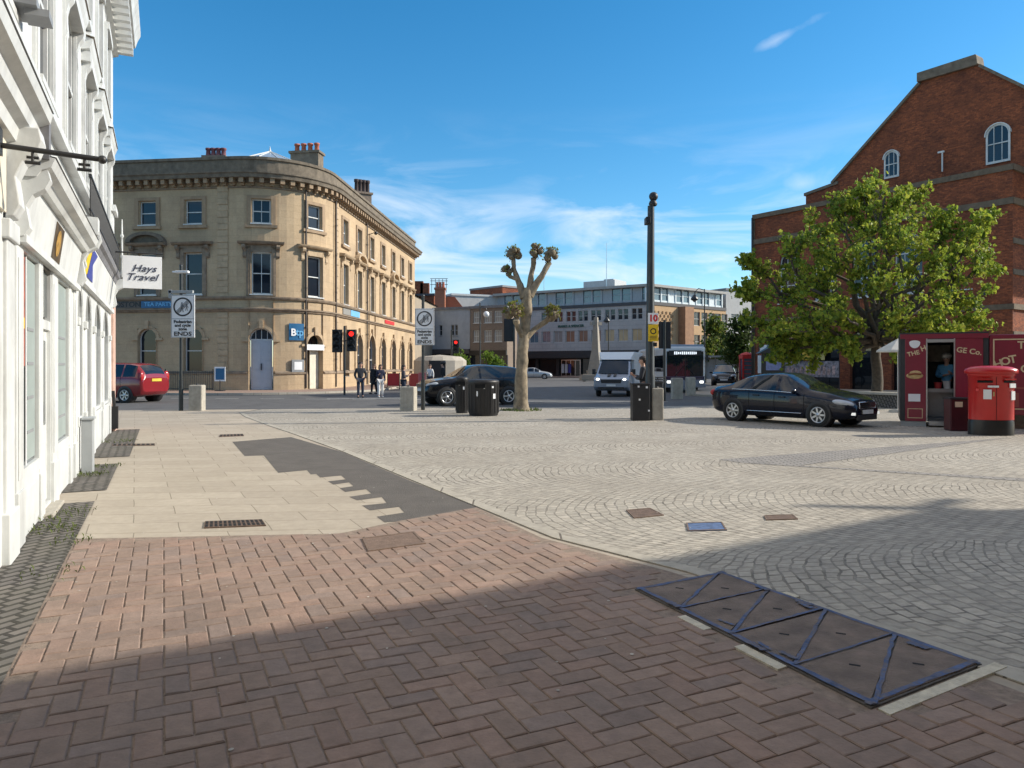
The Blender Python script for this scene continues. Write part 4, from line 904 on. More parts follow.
b4, f4, L4 = block('old_brick_terrace', 'dark red brick terrace with slate roof just past the sandstone corner', gx(396, 110), gx(434, 108), 11.9, 9, redbrick, wins((2.2, 4.3), (9.2,), .9, 1.7), slate, 0)
for px, z in ((419, 13.3), (425, 13.0)):
    m = MB(); q = at(px, 300, 112); m.box((q.x, q.y, z), (1.3, 1.0, 2.2)); m.build('chimney', redbrick, b4)
b5, f5, L5 = block('white_roof_hall', 'long low pale roofed building behind the brown offices', gx(452, 112), gx(512, 116), 12.3, 10, palerender, (), pm('roof_white', (.55, .55, .54), .7))
b6, f6, L6 = block('red_brick_flats', 'red brick top floor flats with pale windows behind the brown offices', gx(502.5, 118), gx(522, 121), 14.2, 8, redbrick, wins((1.2, 2.6), (11.0,), 1.0, 1.8), None, 0, gm=blue_glass)
b7, f7, L7 = block('plain_grey_block', 'plain pale grey block between the tan store wall and the leafy tree', gx(726, 113), gx(775, 118), 13.2, 12, palerender, wins((1.9,), (9.0,), 1.6, .6), None, 0)
b8, f8, L8 = block('low_far_shops', 'low far shops seen under the small trees beside the bus', gx(700, 126), gx(770, 128), 4.6, 8, palerender, wins((2, 4, 6), (1.2,), 1.2, 1.4), None, 0, gm=blue_glass)
b9, f9, L9 = block('stone_side_range', 'plain stone range continuing behind the sandstone corner', (-10.2, 77.6), (-9.4, 92), 9.0, 10, pm('range_stone', (.30, .25, .19), .9, .15, 1), (), slate, 2)
# rooftop aerial frame far off
def aerial():
    b = site('rooftop_aerials', 'lattice of rooftop aerials above the brick chimneys', 'aerial', at(439, 288, 101)); m = MB(); c = at(439, 286, 101)
    for k in range(-2, 3): m.tube([c + Vector((k * .5, 0, -.9)), c + Vector((k * .5, 0, 1.0))], .04, 5)
    for z in (.2, .7, 1.0): m.tube([c + Vector((-1.2, 0, z)), c + Vector((1.2, 0, z))], .04, 5)
    m.build('frame', iron, b)
aerial()

# ------------------------------------------------------------------ brick market house
ML = Vector((17.7, 54, 0)); MD = Vector((.575, -.818, 0)).normalized(); MN = Vector((-.818, -.575, 0)).normalized()
def fm_(u, v, w): return ML + MD * u + MN * w + Vector((0, 0, v))
def hit(px, py, w):
    P = fm_(0, 0, w); r = (px - 512) / F; u = (r * P.y - P.x) / (MD.x - r * MD.y); d = (P + MD * u).y; return u, EYE - (py - HZ) / F * d
def market():
    b = site('market_house', 'large old red brick market hall with a tall gable and white arched attic windows', 'building', fm_(8, 0, -5))
    U = 16.66; H = 12.6
    # front block
    fw = [(u - .95, u + .95, 6.4, 9.6) for u in (3.0, 8.33, 10.8)] + [(13.6, 15.2, 5.4, 8.2)]; fw = [(u - .85, u + .85, 6.0, 9.7, 1) for u in (2.9, 5.6, 8.33, 11.05, 13.8)]
    gw = [(u - 1.0, u + 1.0, .1, 4.2, 1) for u in (2.9, 5.6, 8.33, 11.05, 13.8)]
    m = MB(); wall(m, fm_, 0, U, 0, H, fw + gw, .3)
    m.add([fm_(U, 0, 0), fm_(U, 0, -14), fm_(U, H, -14), fm_(U, H, 0)], [(0, 1, 2, 3)]); m.add([fm_(0, 0, 0), fm_(0, 0, -14), fm_(0, H, -14), fm_(0, H, 0)], [(0, 1, 2, 3)])
    m.add([fm_(0, H - .4, 0), fm_(U, H - .4, 0), fm_(U, H - .4, -14), fm_(0, H - .4, -14)], [(0, 1, 2, 3)]); m.build('wall', redbrick, b, fix=False)
    for o in fw: window(b, fm_, *o[:4], 1, .25, .09, 2, 2, fm=white_paint, gm=lead_glass, sill=.12)
    for o in gw: m = MB(); m.add([fm_(o[0], o[2], -.3), fm_(o[1], o[2], -.3), fm_(o[1], o[3], -.3), fm_(o[0], o[3], -.3)], [(0, 1, 2, 3)]); m.build('arch_glazing', dark_glass, b, fix=False)
    m = MB()
    for v0, v1, w in ((10.45, 10.8, .16), (12.3, 12.62, .16), (4.7, 5.0, .12)):
        m.fbox(fm_, -.1, U + .1, v0, v1, -.2, w); m.fbox(fm_, U, U + .13, v0, v1, -14, .1)
    m.build('stone_band', bandstone, b)
    m = MB(); m.fbox(fm_, U - 3.9, U + .06, 0, 12.3, 0, .07); m.build('end_pier', redbrick, b)
    m = MB()
    for v in (3.2, 6.6, 8.3): m.fbox(fm_, U, U + .12, v, v + .3, -2, .05)
    m.build('pier_bands', bandstone, b)
    # gable above and behind the parapet
    w = -1.6; pts = [hit(*p, w) for p in ((831, 190), (833, 184), (921, 84), (921, 73), (977, 55), (979, 67))]
    ur = pts[5][0]; zr = pts[5][1]; sl = (pts[2][1] - pts[1][1]) / (pts[2][0] - pts[1][0])
    uR = ur + (zr - 12.2) / sl
    poly = [(pts[0][0], 12.1), (pts[1][0], pts[1][1]), pts[2], pts[3], pts[4], pts[5], (uR, 12.2)]
    m = MB(); m.extr(poly, fm_(0, 0, w), MD, (0, 0, 1), MN, -.5, 0); m.build('gable', redbrick, b)
    m = MB(); m.extr([(pts[3][0] - .15, pts[3][1] - .55), (pts[3][0] - .15, pts[3][1]), pts[4], (pts[4][0] + .05, pts[4][1] - .1), (pts[4][0] + .1, pts[4][1] - .55), (pts[4][0], pts[4][1] - .62)], fm_(0, 0, w), MD, (0, 0, 1), MN, -.7, .22)
    def cop(a, c, t=.16): 
        d = Vector((c[0] - a[0], c[1] - a[1])).normalized(); n = Vector((-d.y, d.x)) * t
        m.extr([a, c, (c[0] + n.x, c[1] + n.y), (a[0] + n.x, a[1] + n.y)], fm_(0, 0, w), MD, (0, 0, 1), MN, -.65, .16)
    cop(pts[1], pts[2]); cop(pts[5], (uR, 12.2)); m.build('coping', sooty, b)
    m = MB()      # main roof behind the gable
    A = [fm_(pts[1][0], pts[1][1] - .3, w - .5), fm_(pts[2][0], pts[2][1] - .3, w - .5), fm_(pts[5][0], pts[5][1] - .3, w - .5), fm_(uR, 12, w - .5)]; B = [p - MN * 24 for p in A]
    for i in range(3): m.add([A[i], A[i + 1], B[i + 1], B[i]], [(0, 1, 2, 3)])
    m.add(B, [(0, 1, 2, 3)]); m.add([A[0], B[0], B[0] - Vector((0, 0, 13)), A[0] - Vector((0, 0, 13))], [(0, 1, 2, 3)]); m.build('roof', slate, b, fix=False)
    m = MB(); m.extr([(pts[1][0], 0), (uR, 0), (uR, 12.2), (pts[1][0], 12.2)], fm_(0, 0, w - .02), MD, (0, 0, 1), MN, -24, -14); m.build('main_block', redbrick, b)
    # stepped shoulder on the left of the gable
    m = MB(); s0 = hit(806, 196, w); m.extr([(s0[0], 12), (s0[0], s0[1]), (pts[1][0] + .4, s0[1] + .35), (pts[1][0] + .4, 12)], fm_(0, 0, w), MD, (0, 0, 1), MN, -.5, .02); m.build('shoulder', redbrick, b)
    m = MB(); m.extr([(s0[0] - .1, s0[1]), (pts[1][0] + .4, s0[1] + .35), (pts[1][0] + .4, s0[1] + .55), (s0[0] - .1, s0[1] + .2)], fm_(0, 0, w), MD, (0, 0, 1), MN, -.6, .12); m.build('coping', sooty, b)
    g = lambda u, v, ww: fm_(u, v, w + .2 + ww)
    for px, wd, y0, y1 in ((892, .95, 178, 151), (998.5, 1.25, 163, 124)):
        u, z1 = hit(px, y1, w); z0 = hit(px, y0, w)[1]
        window(b, g, u - wd / 2, u + wd / 2, z0, z1, 1, .16, .1, 1, 2, name='attic_window')
        m = MB(); P = archpts(u - wd / 2 - .06, u + wd / 2 + .06, z1 + .06, 1); Q = archpts(u - wd / 2, u + wd / 2, z1, 1)
        for i in range(12): m.add([g(*P[i], -.2), g(*P[i + 1], -.2), g(*Q[i + 1], -.2), g(*Q[i], -.2), g(*P[i], -.02), g(*P[i + 1], -.02), g(*Q[i + 1], -.02), g(*Q[i], -.02)], [(0, 1, 5, 4), (2, 3, 7, 6), (4, 5, 6, 7)])
        m.build('arch_surround', white_paint, b)
    m = MB(); u, z = hit(943.5, 172, w); m.tube([fm_(u, z, w + .15), fm_(u, z + 1.2, w + .15)], .05, 6); m.fbox(fm_, u - .25, u + .12, z + 1.15, z + 1.25, w + .1, w + .2); m.build('vent_pipe', white_paint, b)
    # long lower hall continuing to the far left, with canopy
    m = MB(); m.fbox(fm_, -.15, .05, 0, 12.3, -.1, .12); m.build('corner_strip', bandstone, b)
    m = MB(); m.fbox(fm_, -.12, .0, 1, 12.4, .12, .22); m.build('downpipe', iron, b)
    m = MB(); m.fbox(fm_, 15.2, 15.5, 5.55, 5.8, .07, .3); m.build('floodlight', iron, b)
    # posters and banner by the arches
    for (a, c, v0, v1, col, nm) in ((3.95, 5.0, 2.0, 3.6, (.62, .40, .04), 'yellow'), (5.05, 5.6, 2.0, 3.5, (.55, .45, .16), 'ochre')):
        m = MB(); m.fbox(fm_, a, c, v0, v1, .05, .08); p = m.build('poster', pm('poster_' + nm, col, .5, .15, 3), b)
        if nm == 'yellow': m = MB(); m.fbox(fm_, a + .35, a + .9, v0 + .3, v1 - .3, .082, .085); m.build('poster_picture', pm('poster_rust', (.35, .08, .02), .5, .5, 5), p)
market()

# tall brick block behind the viewer whose roof line throws the foreground shade
def shade_block():
    nb = Vector((-.53, .848, 0)); tb = Vector((.848, .53, 0)); c = Vector((25.2, 11.0, 0)); H = 11.0
    fs = lambda u, v, w: c - tb * u + nb * w + Vector((0, 0, v))
    b = site('brick_townhouses', 'row of brick townhouses behind the viewer whose roof throws the foreground shade', 'building', c)
    ops = [(1.2 + 2.9 * k, 2.4 + 2.9 * k, v, v + 1.8) for k in range(11) for v in (3.8, 7.2)]
    m = MB(); wall(m, fs, 0, 34, 0, H, ops, .15)
    for q in (((0, 0, 0), (0, 0, -10), (0, H, -10), (0, H, 0)), ((34, 0, 0), (34, 0, -10), (34, H, -10), (34, H, 0)), ((0, 0, -10), (34, 0, -10), (34, H, -10), (0, H, -10)), ((0, H, 0), (34, H, 0), (34, H, -10), (0, H, -10))): m.add([fs(*p) for p in q], [(0, 1, 2, 3)])
    m.build('wall', tanbrick, b, fix=False)
    for o in ops[:14]: window(b, fs, *o, 0, .14, .07, 1, 1, sill=.08)
    m = MB(); m.fbox(fs, -.05, 34, H, H + .12, -.4, .06); m.build('coping', concrete, b)
    p = fs(0, H + .05, 0); m = MB(); m.tube([p + Vector((.3, .1, 0)), p + Vector((-1.26, .345, 0))], [.13, .08], 8); m.tube([p + Vector((-.05, .1, 0)), p + Vector((.62, .72, .0))], .11, 8); m.build('shadow_rods', iron, b)  # unseen rods added at the roof corner to throw the forked shadow streak
shade_block()
# ------------------------------------------------------------------ trees
leafm = toned('leaf', .6, 0, tr=.42, spec=.25)
bark = pm('bark', (.10, .08, .06), .9, .35, 9, .6, 30)
planebark = pm('plane_bark', (.25, .20, .135), .85, .5, 3.6, .5, 12, dirt=.75, dscale=3.2)
def limb(mb, a, b, r0, r1, rnd, n=6, wob=.12, sides=8):
    a, b = Vector(a), Vector(b); L = (b - a).length; P = []; Q = []
    for i in range(n + 1):
        t = i / n; P.append(a.lerp(b, t) + Vector((rnd.uniform(-1, 1), rnd.uniform(-1, 1), rnd.uniform(-.5, .5))) * L * wob * math.sin(math.pi * t) * .5); Q.append(r0 + (r1 - r0) * t)
    mb.tube(P, Q, sides); return P
def leaves(mb, pts, rnd, size, n, spread, tones):
    for k in range(n):
        c = rnd.choice(pts); p = Vector(c) + Vector((rnd.gauss(0, spread), rnd.gauss(0, spread), rnd.gauss(0, spread * .8)))
        nrm = Vector((rnd.gauss(.25, .8), rnd.gauss(0, .8), rnd.uniform(-.1, 1))).normalized()
        a = nrm.orthogonal().normalized(); a = Matrix.Rotation(rnd.uniform(0, 6.28), 3, nrm) @ a; b = nrm.cross(a); s = size * rnd.uniform(.6, 1.25)
        t = rnd.choice(tones); f = rnd.uniform(.8, 1.2); t = tuple(q * f for q in t); dr = nrm * -s * .18
        mb.add([p - a * s * .5, p - a * .12 * s - b * s * .48 + dr, p + a * .15 * s - b * s * .28, p + a * .6 * s + dr, p + a * .15 * s + b * s * .28, p - a * .12 * s + b * s * .48 + dr], [(0, 1, 2, 3, 4, 5)], 0, False, t)
def leafy(name, label, base, trunk_h, tr, clumps, nl, size, spread, tones, seed, group=None, ntw=5):
    rnd = random.Random(seed); base = Vector(base); t = site(name, label, 'tree', base, group)
    m = MB(); top = base + Vector((rnd.uniform(-.2, .2), 0, trunk_h)); limb(m, base - Vector((0, 0, .1)), top, tr, tr * .72, rnd, 6, .05, 12); m.tube([base, base + Vector((0, 0, .3))], [tr * 1.25, tr], 12)
    tips = []; mL = MB()
    for c, r in clumps:
        c = Vector(c); P = limb(mL, top.lerp(base, rnd.uniform(0, .18)), c - Vector((0, 0, r * .3)), tr * .5, tr * .16, rnd, 6, .22, 7)
        for k in range(ntw):
            e = c + Vector((rnd.uniform(-1, 1), rnd.uniform(-1, 1), rnd.uniform(-.7, .9))).normalized() * r * rnd.uniform(.55, 1.0); Q = limb(mL, P[rnd.choice((4, 5, 6))], e, tr * .13, tr * .04, rnd, 4, .25, 5); tips += Q[1:]; tips.append(e)
    m.build('trunk', bark, t); mL.build('limbs', bark, t, fix=False)
    m = MB(); leaves(m, tips, rnd, size, nl, spread, tones); m.build('crown', leafm, t, fix=False)
    return t
def big_tree():
    D = 32.0; cl = []
    for px, py, dd, r in ((760, 330, 0, 1.1), (775, 285, 1, 1.3), (790, 250, -1, 1.1), (800, 320, -2, 1.5), (815, 275, 0, 1.4), (822, 225, 1, 1.0), (845, 205, 0, .7), (862, 188, .5, .6), (845, 245, -1.5, 1.3), (850, 310, -2.5, 1.5), (870, 215, 0, 1.1), (885, 190, -1, .9), (915, 198, 0, .9), (905, 230, -1.5, 1.2), (880, 275, -2, 1.4), (930, 262, -1, 1.3), (945, 220, 0, .8), (962, 245, -.5, 1.0), (975, 225, 0, .7), (985, 262, 0, .9), (990, 225, .5, .6), (960, 290, -1, 1.2), (940, 315, -2, 1.3), (975, 312, -1, .9), (905, 320, -2, 1.2), (925, 338, -2, .8), (775, 338, 1, .9), (800, 338, 1, 1.0), (830, 335, -1, 1.0), (740, 290, 0, .5), (745, 262, .4, .35), (845, 346, -1.5, .8), (902, 350, -1.5, .8), (815, 350, 0, .8), (785, 348, 0, .8), (870, 300, 2.5, 1.6), (830, 300, 2.5, 1.5), (910, 270, 2.5, 1.6)):
        cl.append((at(px, py, D + dd), r))
    tn = [(.32, .37, .045), (.25, .32, .04), (.17, .25, .035), (.38, .40, .06), (.12, .185, .03), (.28, .34, .04)]
    leafy('plane_tree', 'large spreading leafy tree with yellow green leaves in front of the red brick hall', (gp(868, 402).x, D, 0), 3.0, .25, cl, 18000, .195, .15, tn, 4, ntw=7)
big_tree()
tn2 = [(.13, .17, .025), (.10, .15, .03), (.16, .18, .03), (.07, .11, .025)]
leafy('street_tree', 'slim young street tree with autumn tinged leaves beside the bus', at(713, 385, 72) * Vector((1, 1, 0)), 2.2, .12, [(at(711, 340, 72), 1.3), (at(718, 330, 73), 1.2), (at(724, 345, 72), 1.2), (at(712, 325, 72), .8), (at(706, 352, 71), .9), (at(728, 355, 72), 1.0)], 2600, .32, .32, tn2, 8)
leafy('street_tree', 'darker small street tree just left of the big leafy tree', at(738, 385, 64) * Vector((1, 1, 0)), 2.0, .12, [(at(738, 340, 64), 1.4), (at(745, 325, 64), 1.0), (at(742, 355, 64), 1.2), (at(734, 352, 64), 1.0)], 2400, .30, .32, [(.06, .10, .025), (.08, .12, .03), (.045, .08, .02)], 9)
for px, lab, s in ((460, 'small bright green tree in a tub behind the black estate car bonnet', 2), (494, 'small bright green tree in a tub behind the black estate car roof', 3)):
    leafy('tub_tree', lab, at(px, 380, 62) * Vector((1, 1, 0)), 1.2, .06, [(at(px, 362, 62), .6), (at(px - 3, 356, 62), .5), (at(px + 4, 366, 62), .5)], 700, .2, .2, [(.16, .24, .03), (.12, .2, .03)], s, 'small trees in tubs')
def finer(P, r, k=5):
    P = [Vector(p) for p in P]; r = r if isinstance(r, list) else [r] * len(P); Q = []; S_ = []
    for i in range(len(P) - 1):
        for j in range(k): Q.append(P[i].lerp(P[i + 1], j / k)); S_.append(r[i] + (r[i + 1] - r[i]) * j / k)
    return Q + [P[-1]], S_ + [r[-1]]
def pollard():
    rnd = random.Random(12); b = gp(521, 410.5); d = b.y; t = site('pollard_tree', 'pollarded bare plane tree with knobbly clenched branch ends and mottled bark', 'tree', b)
    A = lambda x, y, dd=0: at(x, y, d + dd)
    m = MB()
    m.tube(*finer([b - Vector((0, 0, .1)), b + Vector((0, 0, .12)), A(521, 385), A(522, 360), A(524, 335), A(526, 315), A(527, 300), A(528, 288)], [.40, .28, .22, .20, .19, .205, .19, .165], 7), 22)
    arms = [([A(524, 298), A(519, 282, .1), A(514, 268), A(513, 258)], [.15, .11, .085, .08], A(512.5, 254), .25),
            ([A(518, 280), A(511, 277), A(508, 273, -.1)], [.085, .075, .07], A(507, 271, -.1), .17),
            ([A(529, 295), A(531, 278), A(533, 266, .15), A(534, 258)], [.13, .105, .09, .09], A(536, 252), .24),
            ([A(530, 296), A(537, 283), A(544, 271, -.1), A(550, 263)], [.15, .12, .1, .09], A(551, 256, -.1), .25),
            ([A(523, 338), A(518, 328, -.3), A(516, 320, -.45)], [.14, .1, .1], A(514, 312, -.5), .30),
            ([A(525, 338), A(537, 328, .1), A(546, 321, .1), A(550, 317)], [.14, .10, .09, .1], A(553, 314), .28)]
    knobs = []
    for P, r, k, kr in arms: m.tube(*finer(P, r, 5), 12); knobs.append((k, kr))
    from mathutils import noise as _n
    m.v = [tuple(Vector(p) + _n.noise_vector(Vector(p) * 2.6) * .045 + _n.noise_vector(Vector(p) * 8) * .018) for p in m.v]
    m.build('trunk', planebark, t)
    tw = MB(); lf = MB()
    for k, kr in knobs:
        kb = MB()
        for i in range(9): kb.ball(k + Vector((rnd.gauss(0, kr * .4), rnd.gauss(0, kr * .4), rnd.gauss(0, kr * .4))), kr * rnd.uniform(.35, .6), 8, 6)
        tips = []
        for i in range(60):
            v = Vector((rnd.gauss(0, .8), rnd.gauss(0, .8), rnd.gauss(.7, .8))).normalized(); e = k + v * kr * rnd.uniform(1.0, 1.35); tw.tube([k + v * kr * .5, e], [.014, .006], 4); tips.append(e)
        leaves(lf, tips, rnd, .085, 150 if kr > .27 else 50, .03, [(.20, .22, .04), (.15, .19, .035), (.22, .20, .05)])
        kb.build('knob', pm('knob_bark', (.16, .13, .085), .9, .4, 14, .6, 30), t)
    tw.build('twigs', pm('twig', (.15, .09, .05), .9), t, fix=False); lf.build('foliage', leafm, t, fix=False)
    m = MB()
    for i in range(260):
        a = rnd.uniform(0, 6.28); r = rnd.uniform(.25, .75); q = b + Vector((r * math.cos(a), r * math.sin(a), .006)); h = rnd.uniform(.04, .12); w_ = Vector((.014, .004, 0)); g = rnd.uniform(.7, 1.2); m.add([q - w_, q + w_, q + Vector((rnd.uniform(-.04, .04), rnd.uniform(-.04, .04), h))], [(0, 1, 2)], 0, False, (.10 * g, .14 * g, .03 * g))
    tag(m.build('tree_pit_grass', MATS['weed_leaf'], fix=False), kind='stuff')
pollard()

# ------------------------------------------------------------------ vehicles
tyre = pm('tyre', (.018, .018, .018), .8, .1, 20, .1, 60); rimm = pm('alloy', (.55, .56, .58), .3, .05, 5, 0, 1, .9)
plate_w = pm('plate_white', (.7, .7, .68), .4); lampm = glass('headlamp_glass', (.45, .48, .52), .08, .9); taill = pm('tail_lamp', (.40, .02, .02), .2, .1, 6, 0, 1, 0, .6)
seam = pm('seam_black', (.002, .002, .002), .8)
chrome = pm('chrome', (.65, .66, .68), .12, .05, 3, 0, 1, 1.0)
cglass = glass('car_glass', (.012, .018, .024), .03, .8, .0)
def wheel(par, x, y, z, r, wd, spokes=10):
    s = 1 if y > 0 else -1; m = MB(); m.T = Matrix.Translation((x, y, z)) @ Matrix.Rotation(R(-90) * s, 4, 'X')
    m.lathe([(r * .62, -wd / 2), (r * .94, -wd / 2), (r, -wd / 2 + .03), (r, wd / 2 - .03), (r * .95, wd / 2), (r * .68, wd / 2 + .005), (r * .66, wd / 2 - .03)], (0, 0, 0), 28); w = m.build('wheel', tyre, par)
    m = MB(); m.T = Matrix.Translation((x, y, z)) @ Matrix.Rotation(R(-90) * s, 4, 'X')
    m.lathe([(r * .68, wd / 2 - .0), (r * .66, wd / 2 + .008), (r * .60, wd / 2), (r * .58, wd / 2 - .06)], (0, 0, 0), 28); m.lathe([(0, wd / 2 - .005), (.06, wd / 2 - .005), (.07, wd / 2 - .03)], (0, 0, 0), 12)
    for k in range(spokes):
        a = 2 * math.pi * k / spokes; c, sn = math.cos(a), math.sin(a); M0 = m.T.copy(); m.T = M0 @ Matrix.Rotation(a, 4, 'Z'); m.box((r * .33, 0, wd / 2 - .03), (r * .58, .05 if spokes < 8 else .035, .035)); m.T = M0
    m.build('rim', rimm, w)
    m = MB(); m.T = Matrix.Translation((x, y, z)) @ Matrix.Rotation(R(-90) * s, 4, 'X'); m.lathe([(0, wd / 2 - .075), (r * .62, wd / 2 - .07)], (0, 0, 0), 20); m.build('brake_disc', pm('brake_dark', (.05, .05, .05), .5), w)
def car(name, label, cat, P, paint, loc, rz, group=None):
    """lofted body: P holds key stations; x forward, y left"""
    t = thing(name, label, cat, (0, 0, 0)); L = P['L']; x0, x1 = -L / 2, L / 2
    n = 64; xs = np.linspace(x0, x1, n); ease = np.linspace(-1, 1, n); xs = np.sign(ease) * (1 - (1 - np.abs(ease)) ** 1.35) * L / 2
    def ip(k): a = np.array(P[k]); return np.interp(xs, a[:, 0], a[:, 1])
    def sm(v, k=2):
        for _ in range(k): v = np.concatenate([[v[0]], (v[:-2] + 2 * v[1:-1] + v[2:]) / 4, [v[-1]]])
        return v
    hw, zb, zs, zt, tw = sm(ip('hw')), sm(ip('zb')), sm(ip('belt')), sm(ip('top'), 1), sm(ip('tw'))
    rings = []
    for i in range(n):
        h, b, s, T, w = hw[i], zb[i], min(zs[i], zt[i] - .015), zt[i], min(tw[i], hw[i] * .97)
        mid = b + (s - b) * .55; gl = T - s
        rings.append([(0, b), (h * .80, b), (h * .94, b + .05), (h * .985, b + .16), (h, mid), (h * .992, s - .10), (h * .965, s - .02), (h * .945, s), (w + (h * .945 - w) * .5, s + gl * .52), (w + (h * .945 - w) * .06, s + gl * .90), (w * .93, T - gl * .035 - .005), (w * .6, T + .008), (0, T + .018)])
    body = MB(); gs = {'windscreen': MB(), 'rear_window': MB(), 'side_window': MB(), 'window': MB()}
    K = len(rings[0])
    for i in range(n - 1):
        xm = (xs[i] + xs[i + 1]) / 2
        for s in (1, -1):
            for k in range(K - 1):
                q = [(xs[i], s * rings[i][k][0], rings[i][k][1]), (xs[i + 1], s * rings[i + 1][k][0], rings[i + 1][k][1]), (xs[i + 1], s * rings[i + 1][k + 1][0], rings[i + 1][k + 1][1]), (xs[i], s * rings[i][k + 1][0], rings[i][k + 1][1])]
                tgt = body
                if k in (7, 8) and any(a < xm < b_ for a, b_ in P['side']): tgt = gs['side_window'] if s > 0 else gs['window']
                if k >= 10 and P['ws'][0] < xm < P['ws'][1]: tgt = gs['windscreen']
                if k >= 10 and P['rw'][0] < xm < P['rw'][1]: tgt = gs['rear_window']
                tgt.add(q, [(0, 1, 2, 3)], 0, True)
    for e, i in ((-1, 0), (1, n - 1)):
        c = rings[i]; vs = [(xs[i], p[0], p[1]) for p in c] + [(xs[i], -p[0], p[1]) for p in c[-2:0:-1]]; body.add(vs, [tuple(range(len(vs)))], 0, False)
    def weld(mb, nm, mat):
        o = mb.build(nm, mat, t, fix=False); bm = bmesh.new(); bm.from_mesh(o.data); bmesh.ops.remove_doubles(bm, verts=bm.verts[:], dist=1e-4); bmesh.ops.recalc_face_normals(bm, faces=bm.faces[:]); bm.to_mesh(o.data); bm.free(); return o
    bo = weld(body, 'body', paint)
    for k, g in gs.items():
        if g.f: weld(g, 'side_window' if k == 'window' else k, cglass)
    m = MB(); W = max(hw)
    for sx_ in P.get('seams', ()):
        for s in (1, -1):
            j = int(np.argmin(np.abs(xs - sx_))); g_ = MB(); g_.tube([(xs[j], s * (rings[j][k][0] + .002), rings[j][k][1]) for k in range(2, 8)], .0075, 4); g_.build('door_seam', seam, t)
    hx_ = lambda x: float(np.interp(x, xs, hw)) + .004
    for wx in P['wx']:
        for s in (1, -1): m = MB(); m.T = Matrix.Translation((wx, s * hx_(wx), P['wr'] + .012)) @ Matrix.Rotation(R(-90) * s, 4, 'X'); m.lathe([(0, -.3), (P['wr'] * 1.11, -.3), (P['wr'] * 1.13, 0), (P['wr'] * 1.08, .004), (0, .004)], (0, 0, 0), 30); m.build('wheel_arch', black_plastic, t)
    for wx in P['wx']:
        for s in (1, -1): wheel(t, wx, s * (hx_(wx) - .093), P['wr'], P['wr'], .22, P.get('spokes', 10))
    zi = lambda x, key: float(np.interp(x, xs, {'s': zs, 't': zt, 'h': hw}[key]))
    for s in (1, -1):
        m = MB(); mx = P['ws'][1] - .35; m.ball((mx, s * (zi(mx, 'h') + .07), zi(mx, 's') + .05), (.06, .12, .075), 10, 6); m.build('wing_mirror', paint, t)
        if P.get('trim'): m = MB(); a = P['side'][0][0]; b_ = P['side'][-1][1]; xx = np.linspace(a, b_, 14); m.tube([(x, s * (zi(x, 'h') * .952), zi(x, 's') + .005) for x in xx], .013, 5); m.tube([(x, s * (zi(x, 'h') * .99 + .004), P['wr'] + .02 + (x - xx[0]) * .0) for x in np.linspace(P['wx'][0] + .5, P['wx'][1] - .5, 8)], .012, 5); m.build('chrome_trim', chrome, t)
        for dx in P['handles']: m = MB(); m.box((dx, s * (zi(dx, 'h') * .995 + .015), zi(dx, 's') - .14), (.2, .03, .03)); m.build('door_handle', paint, t)
        fx = L / 2; m = MB(); zl = P['lamp']; m.ball((fx - P.get('lx', .30), s * (W * .75), zl), (.29, .14, .09), 14, 8, 0, Matrix.Rotation(R(-32) * s, 3, 'Z') @ Matrix.Rotation(R(10), 3, 'Y')); m.build('headlight', lampm, t)
        m = MB(); m.ball((-fx + .10, s * (W * .78), P['tail']), (.07, .13, P.get('tailh', .10)), 12, 8, 0, Matrix.Rotation(R(20) * s, 3, 'Z')); m.build('tail_light', taill, t)
        m = MB(); m.box((fx - .07, s * W * .62, P['zg'] - .22), (.10, .2, .07), rz=R(-18) * s); m.build('fog_light', glow(name + '_fog', (.8, .8, .75), .4) if P.get('fog') and name + '_fog' not in MATS else MATS.get(name + '_fog', black_plastic), t)
    fx = L / 2
    m = MB(); m.box((fx - .015, 0, P['zg']), (.06, P['gw'], P['gh'])); g = m.build('grille', black_plastic, t, bevel=.015)
    m = MB(); 
    for k in range(3): m.box((fx + .018, 0, P['zg'] + P['gh'] * (k - 1) * .3), (.012, P['gw'] * .95, .016))
    m.tube([(fx + .01, -P['gw'] / 2, P['zg'] - P['gh'] / 2), (fx + .01, P['gw'] / 2, P['zg'] - P['gh'] / 2), (fx + .0, P['gw'] / 2, P['zg'] + P['gh'] / 2), (fx, -P['gw'] / 2, P['zg'] + P['gh'] / 2), (fx + .01, -P['gw'] / 2, P['zg'] - P['gh'] / 2)], .014, 5); m.build('grille_bars', chrome, g)
    m = MB(); m.box((fx - .02, 0, P['zg'] - P['gh'] / 2 - .24), (.08, W * 1.1, .14)); m.build('lower_intake', black_plastic, t, bevel=.02)
    m = MB(); m.box((fx + .02, 0, P['zg'] - P['gh'] / 2 - .09), (.025, .52, .11)); m.build('number_plate', plate_w, t)
    m = MB(); m.box((-fx - .01, 0, P['tail'] - .12), (.03, .52, .11)); m.build('number_plate', pm('plate_yellow', (.6, .45, .05), .4), t)
    t.location = loc; t.rotation_euler = (0, 0, rz); t.scale = (P.get('sc', 1),) * 3
    return t
def heading(dx, dy): return math.atan2(dy, dx)
